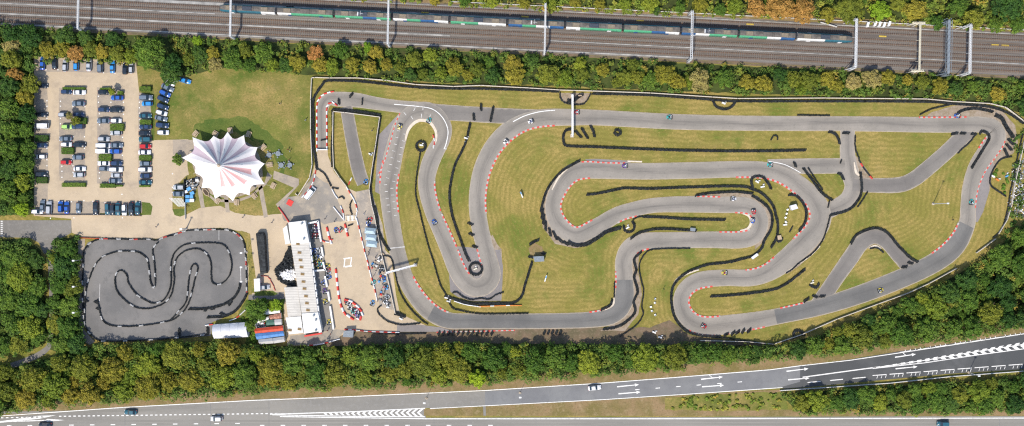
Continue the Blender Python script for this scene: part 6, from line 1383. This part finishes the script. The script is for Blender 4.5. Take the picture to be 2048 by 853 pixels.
def hair_mesh(helmet=False):
    bm = bmesh.new(); bmesh.ops.create_icosphere(bm, subdivisions=2, radius=.13 if not helmet else .165)
    for v in bm.verts:
        v.co.x *= 1.08
        if v.co.z < -.03 and v.co.x > 0: v.co.z = max(v.co.z, -.03 if not helmet else -.1)
    me = bpy.data.meshes.new('helmet' if helmet else 'hair'); bm.to_mesh(me); bm.free(); me.materials.append(M['black'])
    me.polygons.foreach_set('use_smooth', [True] * len(me.polygons)); return me
HAIR = hair_mesh(); HELM = hair_mesh(True)
NOSE = {}
def person(x, y, z, ang, cloth, label, pose='stand', group=None, head='black', world=None):
    o = link(bpy.data.objects.new('person', PM[(pose, cloth)])); c = world or P(x, y); o.location = (c[0], c[1], z); o.rotation_euler = (0, 0, ang)
    tag(o, label, 'person', group)
    h = link(bpy.data.objects.new('helmet' if pose == 'sit' else 'hair', HELM if pose == 'sit' else HAIR)); h.parent = o
    h.location = (-.075, 0, 1.03) if pose == 'sit' else (-.012, 0, 1.70)
    if pose == 'sit': setmat(h, 0, 'car ' + head)
    return o

# ================================================================== KARTS
def kart_proto():
    t = link(bpy.data.objects.new('kart', None))
    mb = MB(); mb.box((0, 0, .09), (1.3, .62, .03))
    for s in (-1, 1): mb.bar((-.75, s * .30, .12), (.75, s * .28, .12), .025, 6)
    mb.bar((-.62, -.62, .14), (-.62, .62, .14), .025, 6); mb.bar((.55, -.55, .14), (.55, .55, .14), .02, 6); mb.build('chassis', 'darksteel', t)
    MB().add([(.70, -.55, .10), (.70, .55, .10), (.98, .40, .10), (.98, -.40, .10), (.72, -.48, .30), (.72, .48, .30), (.93, .33, .24), (.93, -.33, .24)], [(3, 2, 1, 0), (4, 5, 6, 7), (0, 1, 5, 4), (1, 2, 6, 5), (2, 3, 7, 6), (3, 0, 4, 7)]).build('nose_fairing', 'car white', t)
    for s in (-1, 1): MB().box((0, s * .56, .20), (.72, .26, .24), taper=.82).build('side_pod', 'car white', t)
    MB().add([(.42, -.16, .22), (.42, .16, .22), (.70, .14, .30), (.70, -.14, .30), (.36, -.13, .52), (.36, .13, .52)], [(0, 1, 2, 3), (4, 5, 2, 3), (0, 1, 5, 4)]).build('steering_fairing', 'car white', t)
    MB().box((-.80, 0, .22), (.14, 1.15, .16)).build('rear_bumper', 'black', t)
    mb = MB(); mb.box((-.12, 0, .17), (.40, .40, .05)); mb.box((-.32, 0, .38), (.06, .42, .42)); 
    for s in (-1, 1): mb.box((-.14, s * .20, .27), (.38, .04, .2))
    mb.build('seat', 'black', t)
    MB().box((-.40, -.42, .30), (.34, .26, .30)).build('engine', 'steel', t)
    mb = MB(); mb.bar((.30, 0, .50), (.34, 0, .54), .15, 12); mb.bar((.33, 0, .52), (.6, 0, .2), .02, 5); mb.build('steering_wheel', 'black', t)
    for sx, sy, w, r in ((.55, .58, .14, .13), (.55, -.58, .14, .13), (-.62, .62, .20, .14), (-.62, -.62, .20, .14)):
        MB().bar((sx, sy - w / 2, r), (sx, sy + w / 2, r), r, 12).build('wheel', 'tyre', t)
    return t
KP = kart_proto(); kused = []
def kart(x, y, ang, col, label, cloth=None, group='karts on the track', head='white', z=.15, s=1.12, who=''):
    t = KP if not kused else copy_tree(KP); kused.append(1)
    c = P(x, y); t.location = (c.x, c.y, z); t.rotation_euler = (0, 0, math.radians(ang)); t.scale = (s, s, s)
    for o in t.children:
        if o.name.startswith(('nose', 'side', 'steering_f')): setmat(o, 0, 'car ' + col)
    tag(t, label, 'kart', group)
    if cloth:
        a = math.radians(ang); person(0, 0, z + .0, a, cloth, 'driver in %s overalls in the %s' % (cloth if cloth != 'dark' else 'dark', who), 'sit', 'kart drivers', head, world=(c.x + math.cos(a) * -.10, c.y + math.sin(a) * -.10))
for x, y, a, col, cl, hd, wh in [(1062, 243, 205, 'white', 'blue', 'white', 'kart entering the big left bend'), (1012, 283, 232, 'white', 'dark', 'white', 'kart partway down the big left bend'), (858, 242, 60, 'turquoise', 'dark', 'white', 'turquoise kart on the top hairpin apron'), (800, 253, 250, 'yellow', 'dark', 'white', 'yellow kart at the top of the start grid'),
        (869, 445, 118, 'blue', 'white', 'blue', 'blue kart between the two hairpins'), (1154, 225, 180, 'red', 'white', 'white', 'red kart under the overhead beam'), (1339, 235, 180, 'turquoise', 'dark', 'white', 'turquoise kart on the top straight'), (1250, 332, 180, 'purple', 'white', 'white', 'purple kart on the middle straight'),
        (1540, 330, 175, 'turquoise', 'grey', 'white', 'turquoise kart at the end of the middle straight'), (1466, 398, 0, 'white', 'blue', 'white', 'white kart at the top of the inner hairpin'), (1507, 423, 280, 'red', 'red', 'white', 'red kart inside the inner hairpin'), (1505, 441, 262, 'blue', 'white', 'white', 'blue kart just behind the red one'),
        (1449, 546, 180, 'yellow', 'red', 'white', 'yellow kart entering the lower right hairpin'), (1407, 652, 330, 'red', 'dark', 'white', 'red kart leaving the lower right hairpin'), (1760, 581, 20, 'yellow', 'dark', 'white', 'yellow kart on the long lower straight'), (1942, 405, 82, 'turquoise', 'dark', 'white', 'turquoise kart climbing the east side'),
        (1914, 232, 170, 'blue', 'white', 'white', 'blue kart at the kerb before the east bend')]:
    kart(x, y, a, col, wh + ' with its driver', cl, head=hd, who=wh)
# parked karts
pk = []
for i in range(5):
    pk += [(626.5 + i * .6, 449 + i * 6, 95, ['black', 'black', 'silver', 'black', 'red'][i], 'left file of the top bay, %s from top' % ORD[i]), (633 + i * .8, 449 + i * 6, 95, ['red', 'red', 'purple', 'purple', 'red'][i], 'right file of the top bay, %s from top' % ORD[i])]
for i in range(6):
    pk.append((629 + i * .8, 503 + i * 6.6, 80, ['blue', 'grey', 'yellow', 'yellow', 'orange', 'yellow'][i], 'left file of the second bay, %s from top' % ORD[i]))
for i in range(5): pk.append((636.5 + i * .9, 502 + i * 7, 100, ['white', 'silver', 'blue', 'yellow', 'turquoise'][i], 'middle file of the second bay, %s from top' % ORD[i]))
for i, c in enumerate(('yellow', 'red', 'silver', 'blue')): pk.append((654.5 + i * .9, 532 + i * 7.6, 10, c, 'file outside the second pit wall, %s from top' % ORD[i]))
pk += [(647, 566, 60, 'blue', 'dark pit lane, uppermost'), (650, 583, 100, 'purple', 'dark pit lane, second'), (651, 604, 110, 'yellow', 'dark pit lane, third'), (658.5, 645, 95, 'yellow', 'dark pit lane, lowest')]
for x, y, a, c, d in pk: kart(x, y, a, c, '%s parked kart in the %s' % (c, d), None, 'karts parked at the clubhouse', z=.08)
for i in range(9):
    x, y = ((700, 615), (706, 622), (712, 618), (716, 628), (709, 627), (714, 624), (698, 606), (693, 604), (717, 633))[i]; c = ['white', 'turquoise', 'red', 'blue', 'red', 'white', 'silver', 'red', 'purple'][i]
    kart(x, y, R.uniform(0, 360), c, '%s kart inside the barrier loop at the south paddock, %s from left' % (c, ORD[sorted(range(9), key=lambda k: (700, 706, 712, 716, 709, 714, 698, 693, 717)[k]).index(i)]), None, 'karts in the barrier loop', z=.08)
for i, (x, y, c) in enumerate([(673, 461, 'blue'), (681, 460, 'red'), (747, 566, 'turquoise'), (760, 518, 'white'), (763, 535, 'black'), (766, 556, 'blue'), (772, 574, 'bright blue'), (775, 594, 'silver'), (771, 604, 'white'), (777, 610, 'silver'), (764, 541, 'black'), (745, 607, 'bright blue'), (740, 440, 'red'), (737, 446, 'blue')]):
    kart(x, y, R.uniform(0, 360), c, '%s kart %s' % (c, ['left of two on the sand below the striped gate', 'right of two on the sand below the striped gate', 'by the lower spectator barrier', 'at the fence under the canopies', 'at the fence, upper of the black pair', 'at the fence below the black pair', 'in the middle of the lower spectator strip', 'at the lower fence, uppermost silver', 'at the lower fence beside two silver ones', 'at the bottom of the lower fence', 'at the fence, lower of the black pair', 'at the tip of the paddock lawn', 'above the canopies, right', 'above the canopies, left'][i]), None, 'karts and tools in the spectator strip' if i > 1 else 'karts on the sand', z=.08)
kart(732, 365, 80, 'bright blue', 'bright blue kart standing at the end of the old track', None, 'karts on the old track', z=.15)
# people standing about
pp = [(739, 470, 'red'), (741, 495, 'white'), (738, 504, 'dark'), (736, 512, 'red'), (752, 515, 'dark'), (757, 530, 'white'), (753, 541, 'dark'), (760, 548, 'red'), (757, 560, 'dark'), (766, 568, 'grey'), (763, 580, 'white'), (759, 590, 'red'), (768, 588, 'dark'), (756, 602, 'blue'), (733, 440, 'red'), (729, 428, 'white'), (744, 531, 'dark'), (748, 552, 'red'), (765, 600, 'grey'), (770, 582, 'dark')]
pp.sort(key=lambda q: q[1])
for i, (x, y, c) in enumerate(pp):
    person(x, y, .05, R.uniform(0, 6.28), c, 'spectator in %s clothes in the paddock strip, %s from top' % (c, NUMW[i]), 'walk' if i % 3 == 0 else 'stand', 'spectators in the paddock strip')
for x, y, c, pose, L in [(577, 300, 'red', 'stand', 'person in red by the rightmost lawn table'), (581, 303, 'white', 'stand', 'person in white by the rightmost lawn table'), (579, 321, 'red', 'walk', 'person in red above the rightmost lawn table'), (581, 338, 'dark', 'stand', 'person in dark clothes below the rightmost lawn table'), (571, 328, 'white', 'stand', 'person in white left of the rightmost lawn table'), (575, 333, 'dark', 'stand', 'person in dark clothes between two round lawn tables'),
         (612, 241, 'white', 'walk', 'person in white on the lawn beside the pit exit fence'), (561, 208, 'dark', 'walk', 'person in dark clothes alone on the big tent lawn'), (745, 262, 'blue', 'stand', 'marshal in blue inside the fenced triangle, upper'), (741, 312, 'white', 'stand', 'marshal in white inside the fenced triangle, lower'), (656, 661, 'red', 'stand', 'person in red at the lower corner of the clubhouse'), (662, 668, 'red', 'stand', 'person in red beside the red sign of the clubhouse'),
         (545, 445, 'dark', 'walk', 'person in dark clothes on the sand above the netted stack'), (487, 435, 'dark', 'walk', 'person in dark clothes on the sand below the tent lawn'), (314, 454, 'dark', 'walk', 'person in dark clothes on the lane above the small circuit'), (695, 462, 'red', 'stand', 'person in red by the barrier below the striped gate'), (651, 438, 'dark', 'stand', 'person in dark clothes at the top of the kart bays'), (670, 443, 'dark', 'walk', 'person in dark clothes walking on the sand near the kart bays'),
         (930, 284, 'white', 'stand', 'marshal in white by the winding wall in the ditch'), (1040, 385, 'blue', 'stand', 'marshal in blue in the middle of the big lawn'), (1327, 578, 'dark', 'stand', 'marshal in dark clothes on the lawn beside the vertical straight'), (1903, 440, 'dark', 'stand', 'marshal in dark clothes on the lawn inside the east bend')]:
    person(x, y, .05, R.uniform(0, 6.28), c, L, pose, 'people about the grounds')
# ================================================================== THE TRAIN
def railpt(x, off, h): return P(x, ry(x) - off, h)
t = thing('train', 'long green, white and blue passenger train of eleven coaches on the third track', 'train', tuple(P(1072, ry(1072) - 55)), ang)
LV = {'w': 'wall', 'g': M.setdefault('livgreen', plain('green_livery', (.07, .30, .16), .4)) and 'livgreen', 'b': M.setdefault('livblue', plain('blue_livery', (.025, .09, .22), .4)) and 'livblue', 't': M.setdefault('livteal', plain('teal_livery', (.025, .11, .15), .4)) and 'livteal'}
M['trainroof'] = plain('grey_brown_train_roof', (.13, .115, .10), .7, var=.25, scale=.8); M['traindark'] = plain('dark_train_unit', (.05, .06, .08), .7); M['trainpale'] = plain('pale_train_unit', (.22, .18, .13), .7)
N = 11; CL = 20.06; x0 = -N * CL / 2
pats = ['tttw', 'wggg', 'ggbg', 'wgbw', 'ggww', 'bgwb', 'wggg', 'ggbw', 'bwgg', 'ggwb', 'wwtt']
for i in range(N):
    cx = x0 + CL * (i + .5); L = CL - .9; pat = pats[i]
    c = link(bpy.data.objects.new('coach', None)); c.parent = t; c.location = (cx, 0, 0)
    prof = [(-1.30, 1.0), (-1.38, 1.5), (-1.36, 2.6), (-1.24, 3.3), (-.85, 3.72), (0, 3.85), (.85, 3.72), (1.24, 3.3), (1.36, 2.6), (1.38, 1.5), (1.30, 1.0)]
    mb = MB(); n = len(prof); nx = 8; vs = []
    for k in range(nx + 1):
        fx = -L / 2 + L * k / nx; sh = 1.0
        if (i == 0 and k == 0) or (i == N - 1 and k == nx): sh = .72
        for y, z in prof: vs.append((fx, y * sh, 1.0 + (z - 1.0) * (sh if sh < 1 else 1)))
    mats = ['trainroof', LV['w'], LV['g'], LV['b'], LV['t']]; idx = {'w': 1, 'g': 2, 'b': 3, 't': 4}
    for k in range(nx):
        for j in range(n - 1):
            roof = 4 <= j <= 5; ch = pat[k * 4 // nx]
            mi = 0 if roof else idx[ch]
            if j >= 6 and not roof: mi = 4
            mb.add([], [], 0); mb.f.append((k * n + j, (k + 1) * n + j, (k + 1) * n + j + 1, k * n + j + 1)); mb.m.append(mi)
    base = 0; mb.v = vs; mb.f += [tuple(range(n)), tuple(range(nx * n, nx * n + n))[::-1], ]; mb.m += [idx[pat[0]], idx[pat[-1]]]
    for k in range(nx): mb.f.append((k * n, k * n + n - 1, (k + 1) * n + n - 1, (k + 1) * n)); mb.m.append(0)
    mb.build('body', mats, c)
    for k, (fx, ln) in enumerate(((-6.2, 2.6), (0, 3.4), (6.0, 2.6))): MB().box((fx, 0, 3.92), (ln, 1.5, .3), taper=.85).build('roof_unit', ['trainpale', 'traindark', 'trainpale', 'trainroof'][(i * 2 + k) % 4], c)
    if i in (2, 5, 8):
        m_ = MB(); m_.bar((-1.2, 0, 3.9), (.2, 0, 4.7), .05).bar((.2, 0, 4.7), (-.6, 0, 5.4), .05).bar((-.6, -.8, 5.4), (-.6, .8, 5.4), .05).box((-.8, 0, 3.95), (2.2, 1.3, .15)); m_.build('pantograph', 'steel', c)
    for s in (-1, 1):
        MB().box((0, s * 1.385, 2.2), (L * .86, .03, .42)).build('window_band', 'glass', c)
        for fx in (-5.4, 5.4): MB().box((fx, s * 1.39, 2.0), (1.3, .06, 2.0)).build('door', 'livblue' if i % 2 else 'white', c)
        m_ = MB(); m_.box((s * 7, 0, .62), (3.2, 2.0, .4))
        for q in (-1.0, 1.0):
            for w_ in (-.75, .75): m_.bar((s * 7 + q, w_ - .07, .75), (s * 7 + q, w_ + .07, .75), .42, 12)
        m_.build('bogie', 'black', c)
    if i < N - 1: MB().box((CL / 2, 0, 2.2), (1.0, 1.5, 2.4)).build('gangway', 'black', c)
    for o in []: pass
    if i in (0, N - 1):
        s = -1 if i == 0 else 1; MB().box((s * (L / 2 - .1), 0, 2.35), (.5, 1.5, .8)).build('cab_window', 'glass', c)
        for q in (-.7, .7): MB().box((s * (L / 2 + .0), q, 1.35), (.12, .25, .2)).build('headlight', 'lamp', c)
# z: the train stands on the rails
t.location.z = .0
# ================================================================== GANTRIES OVER THE RAILWAY
def lattice(mb, a, b, w, r, n=None, mi=0):
    a = Vector(a); b = Vector(b); d = b - a; L = d.length; d.normalize(); up = Vector((0, 0, 1)) if abs(d.z) < .9 else Vector((1, 0, 0)); s = d.cross(up).normalized(); u = s.cross(d)
    n = n or max(2, int(L / (w * 1.3))); cs = [s * w / 2 + u * w / 2, s * w / 2 - u * w / 2, -s * w / 2 - u * w / 2, -s * w / 2 + u * w / 2]
    for c in cs: mb.bar(a + c, b + c, r, 4)
    for k in range(n):
        p = a + d * L * k / n; q = a + d * L * (k + 1) / n
        for i in range(4): mb.bar(p + cs[i], q + cs[(i + 1) % 4], r * .6, 4)
    return mb
def gantry(x, label, m='steel', w=.45, hh=6.8, n_off=(-4, 90), kind='plain', solid=False):
    a = P(x, ry(x) - n_off[0]); b = P(x + 2, ry(x) - n_off[1]); t = thing('railway_gantry', label, 'gantry', tuple(a), 0, 'gantries over the railway')
    A = Vector((0, 0, 0)); Bv = b - a
    for q in (A, Bv):
        m_ = MB(); lattice(m_, q, q + Vector((0, 0, hh)), w, .07 if not solid else .1)
        if solid: m_.box(q + Vector((0, 0, hh / 2)), (w * .45, w * .45, hh))
        m_.build('mast', m, t); MB().box(q + Vector((0, 0, .2)), (1.3, 1.3, .4)).build('footing', 'sleeper', t)
        if kind == 'brace': MB().bar(q + Vector((-2.4, -.3, 0)), q + Vector((0, 0, hh * .9)), .13, 5).build('brace', m, t)
        if kind == 'wide': 
            for s in (-1, 1):
                for k in (0, 1): MB().bar(q + Vector((s * 2.0, 0, 0)), q + Vector((s * 1.6 * k * .3, 0, hh)), .14, 5).build('brace', m, t)
            lattice(MB(), q + Vector((-2.2, 0, hh * .8)), q + Vector((2.2, 0, hh * .8)), .5, .1).build('cross_frame', m, t)
    m_ = MB(); lattice(m_, A + Vector((0, 0, hh)), Bv + Vector((0, 0, hh)), w, .07)
    if solid: m_.box((A + Bv) / 2 + Vector((0, 0, hh)), (w * .5, Bv.length, .12), math.atan2(Bv.y, Bv.x) - PI / 2)
    m_.build('beam', m, t)
    for off in TR:
        f = (off - n_off[0]) / (n_off[1] - n_off[0]); q = A.lerp(Bv, f)
        m_ = MB(); m_.bar(q + Vector((0, 0, hh - .2)), q + Vector((0, 0, 5.2)), .06, 5); m_.bar(q + Vector((0, 0, 5.9)), q + Vector((-.9, .1, 5.4)), .04, 4); m_.build('registration_arm', m, t)
        MB().lathe(q + Vector((0, 0, 5.6)), [(.06, 0), (.13, .08), (.06, .16), (.13, .24), (.06, .32)], 8).build('insulator', 'bark', t)
    return t
gantry(172, 'white portal gantry over the railway above the car park, leftmost', w=.5, solid=True)
gantry(471, 'white portal gantry crossing the railway over the head of the train', w=.5, solid=True)
gantry(780, 'white portal gantry with a leaning post, third from left over the train', w=.5, solid=True)
gantry(1088, 'thin pale portal gantry over the middle of the train, fourth from left', w=.45, solid=True)
gantry(1376, 'grey latticed portal gantry over the train, fifth from left', 'steel', w=.6)
gantry(1698, 'white portal gantry with braced feet over the tail of the train', 'steel', w=.65, kind='brace', solid=True)
gantry(1823, 'cream gantry with splayed trestles at both ends, right of the train', 'cream', w=.4, kind='wide', solid=True)
gantry(1880, 'wide dark grey truss gantry, second from the right', 'darksteel', w=1.5, kind='brace', n_off=(-6, 96), solid=True)
gantry(1922, 'white portal gantry with braced feet, rightmost over the railway', 'steel', w=.65, kind='brace', solid=True)
for i, off in enumerate(TR):
    a = railpt(-90, off, 5.2); b = railpt(2140, off, 5.2)
    m_ = MB(); m_.bar((a.x, a.y, 5.15), (b.x, b.y, 5.15), .016, 4); m_.bar((a.x, a.y, 6.2), (b.x, b.y, 6.2), .016, 4)
    tag(m_.build('overhead_wire', 'wire'), 'pair of overhead wires above the %s railway track from the south' % ORD[i], 'wire', 'overhead wires of the railway')
for i, (x, y) in enumerate([(1733, 51), (1748, 49), (1757, 50), (1766, 51), (1776, 49)]):
    b = thing('relay_cabinet', 'white trackside cabinet north of the railway, %s from the left in the row' % ORD[i], 'cabinet', tuple(P(x, y)), -.3, 'white trackside cabinets')
    MB().box((0, 0, .75), (.7, 1.5, 1.5)).build('body', 'white', b); MB().box((0, 0, 1.53), (.8, 1.6, .08)).build('lid', 'white', b); MB().box((-.36, 0, .75), (.03, 1.2, 1.2)).build('door', 'steel', b)
fence('thin pale fence along the north side of the railway', [(900, ry(900) - 92), (1376, ry(1376) - 93), (1700, ry(1700) - 93), (2080, ry(2080) - 92)], 'wall', 1.0, .1)
fence('short pale handrail slanting down the bank north of the train tail', [(1640, 46), (1655, 50), (1672, 55)], 'wall', 1.0, .2)

# ================================================================== BEAMS OVER THE TRACK, MASTS, LAMPS
def overbeam(a, b, label, h=3.2, w=.55):
    A = P(*a); Bv = P(*b); t = thing('overhead_beam', label, 'overhead beam', tuple(A)); Bv = Bv - A; A = Vector((0, 0, 0)); up = Vector((0, 0, h))
    for q in (A, Bv): m_ = MB(); lattice(m_, q, q + up, w, .06); m_.box(q + up / 2, (w * .6, w * .6, h)); m_.build('post', 'white', t); MB().box(q + Vector((0, 0, .2)), (1.2, 1.2, .4)).build('footing', 'concrete', t)
    m_ = MB(); lattice(m_, A + up, Bv + up, w, .06); m_.box((A + Bv) / 2 + up, ((Bv - A).length, w * .8, .1), math.atan2(Bv.y, Bv.x)); m_.build('beam', 'white', t)
    for f in (.35, .5, .65): q = A.lerp(Bv, f) + up; MB().box(q + Vector((0, 0, -.4)), (.5, .5, .3)).build('lamp', 'black', t)
overbeam((1144, 192), (1144, 272), 'white overhead beam spanning the top straight between two tyre pens')
overbeam((775, 545), (831, 530), 'white overhead beam spanning the start straight beside the spectator strip')
def mast(x, y, h, label, head='steel', r=.12):
    t = thing('lamp_post', label, 'lamp post', tuple(P(x, y))); MB().bar((0, 0, 0), (0, 0, h), r, 8, 0, r * .7).build('pole', 'steel', t)
    MB().box((0, 0, h), (.8, .5, .18)).build('lamp_head', head, t); MB().lathe((0, 0, 0), [(.5, 0), (.45, .3), (.15, .35)], 10).build('base', 'concrete', t)
mast(1866, 408, 12, 'tall white lamp post alone on the lawn inside the east bend', r=.16)
mast(1937, 745, 8, 'tall lamp post beside the slip road above the lower wood')
mast(1040, 786, 9, 'lamp post at the north edge of the slip road', 'white', .07)
mast(853, 797, 9, 'lamp post by the motorway left of the slip road joint', 'white', .07)
mast(373, 458, 6, 'white lamp post on the lane at the top of the small circuit', 'white', .25)
for i, y in enumerate((520, 571, 622)): mast(164, y, 7, 'thin lamp post at the left edge of the small circuit, %s from top' % ORD[i], 'white', .08)
for i, y in enumerate((505, 533, 561)): mast(493, y, 7, 'thin lamp post at the right edge of the small circuit, %s from top' % ORD[i], 'white', .08)
def flagpost(x, y, a, label):
    t = thing('sign_board', label, 'sign', tuple(P(x, y)), a); MB().bar((0, -.8, 0), (0, -.8, 1.3), .05).bar((0, .8, 0), (0, .8, 1.3), .05).build('post', 'steel', t); MB().box((0, 0, 1.15), (.35, 2.2, .6)).build('board', 'white', t); MB().box((.0, .5, 1.47), (.36, .8, .04)).build('panel', 'bluebox', t)
flagpost(1043, 390, .35, 'thin white and blue sign standing in the middle of the big lawn'); flagpost(1091, 557, -.3, 'thin white and blue sign on the lawn below the dark shelter')
def chairset(x, y, n, label):
    for i in range(n):
        t = thing('marshal_chair', '%s, %s from top' % (label, ORD[i]), 'chair', tuple(P(x + R.uniform(-5, 5), y + i * 8)), R.random() * 6, label)
        MB().box((0, 0, .45), (.6, .6, .06)).build('seat', 'white', t); MB().box((-.28, 0, .75), (.05, .6, .6)).build('backrest', 'white', t)
        for sx in (-.25, .25):
            for sy in (-.25, .25): MB().bar((sx, sy, 0), (sx, sy, .44), .03, 4).build('leg', 'white', t)
chairset(1572, 420, 4, 'white chair in the infield beside the small shed'); chairset(1306, 598, 5, 'white chair on the lawn right of the wavy tyre walls')
for i, (x, y, c, L) in enumerate([(1570, 450, 'white', 'white plastic block pile below the infield chairs'), (843, 291, 'white', 'white plastic block inside the tyre ring of the top hairpin'), (951, 538, 'cream', 'cream block inside the tyre ring at the long hairpin tip'), (1255, 456, 'white', 'white marshal box in the tyre ring below the west hairpin'), (1514, 364, 'white', 'white blocks inside the tyre loop under the middle straight'), (1525, 374, 'white', 'long white block at the mouth of the tyre loop'), (1447, 207, 'white', 'white blocks in the tyre pen at the north fence'),
                             (893, 596, 'white', 'pale board at the left end of the advertising barrier'), (897, 603, 'wall', 'pale board just below the left end of the advertising barrier'), (932, 277, 'white', 'small white box in the ditch by the winding wall'), (1308, 665, 'white', 'white blocks at the edge of the south wood, upper'), (1320, 675, 'white', 'white blocks at the edge of the south wood, lower'), (1985, 353, 'white', 'white block inside the hooked tyre wall'), (1994, 360, 'orange', 'orange block inside the hooked tyre wall'), (2014, 352, 'bluebox', 'blue and white block by the east fence'),
                             (741, 309, 'white', 'white block inside the fenced triangle'), (802, 638, 'white', 'white board on the paddock lawn'), (1624, 566, 'cream', 'cream block in the bent tyre wall'), (1160, 192, 'timber', 'timber board in the tyre pen at the overhead beam')]):
    t = thing('marker_block', L, 'block', tuple(P(x, y)), R.uniform(-.6, .6)); 
    MB().box((0, 0, .35), (1.5, .55, .6), taper=.8).build('block', c, t); MB().box((.5, .7, .25), (.8, .4, .45), .5, taper=.8).build('block', 'wall' if c != 'wall' else 'white', t)
# small crates and tools in the busy paddock
for i in range(26):
    x, y = R.uniform(742, 772), R.uniform(505, 610)
    if not inside(x, y, [(738, 505), (766, 505), (782, 612), (758, 605)]): continue
    t = MB().box((0, 0, .3), (R.uniform(.4, 1.0), R.uniform(.4, .8), .5), taper=.9).box((0, 0, .58), (.3, .3, .1)).build('tool_box', R.choice(['white', 'darksteel', 'red', 'bluebox', 'wall', 'timber']))
    t.location = P(x, y); t.location.z = .05; t.rotation_euler.z = R.random() * 3; tag(t, 'small tool box in the crowded spectator strip beside the fence', 'tool box', 'small boxes in the spectator strip')

# ================================================================== rebase helpers, camera, light
bpy.context.view_layer.update()
for t in list(COL.objects):
    if t.type == 'EMPTY' and t.parent is None and t.location.length < 1e-6 and t.rotation_euler.z == 0 and t.children:
        pts = [c.matrix_world @ Vector(b) for c in t.children if c.type == 'MESH' for b in c.bound_box]
        if not pts: continue
        c0 = Vector(((min(p.x for p in pts) + max(p.x for p in pts)) / 2, (min(p.y for p in pts) + max(p.y for p in pts)) / 2, 0)); t.location = c0
        for c in t.children: c.location = c.location - c0
for st, o in PR.items():
    if st not in used_p:
        for ch in list(o.children): bpy.data.objects.remove(ch)
        bpy.data.objects.remove(o)
cam = bpy.data.cameras.new('camera'); co = link(bpy.data.objects.new('camera', cam)); co.location = (0, 0, H); co.rotation_euler = (0, 0, 0)
cam.sensor_width = 36; cam.lens = 36 * H / (2048 * S); cam.clip_start = 1; cam.clip_end = 5000; sc.camera = co
el = math.radians(54); d = Vector((math.cos(el) * .42, math.cos(el) * .907, -math.sin(el)))
sun = bpy.data.lights.new('sun', 'SUN'); sun.energy = 3.4; sun.angle = math.radians(2.2); sun.color = (1.0, .925, .80)
so = link(bpy.data.objects.new('sun', sun)); so.rotation_euler = d.to_track_quat('-Z', 'Y').to_euler(); so.location = (0, 0, 200)
w = bpy.data.worlds.new('World'); sc.world = w; w.use_nodes = True; nt = w.node_tree; bg = nt.nodes['Background']
sky = nt.nodes.new('ShaderNodeTexSky'); sky.sky_type = 'NISHITA'; sky.sun_disc = False; sky.sun_elevation = el; sky.sun_rotation = math.atan2(-d.x, -d.y)
nt.links.new(sky.outputs[0], bg.inputs[0]); bg.inputs[1].default_value = .15
sc.view_settings.view_transform = 'Standard'; sc.view_settings.look = 'None'; sc.view_settings.exposure = 0.53; sc.view_settings.gamma = 1; sc.view_settings.use_curve_mapping = False
sc.cycles.use_denoising = False; sc.cycles.max_bounces = 5; sc.cycles.diffuse_bounces = 3; sc.cycles.filter_width = 1.2
print('OBJECTS', len(COL.objects))
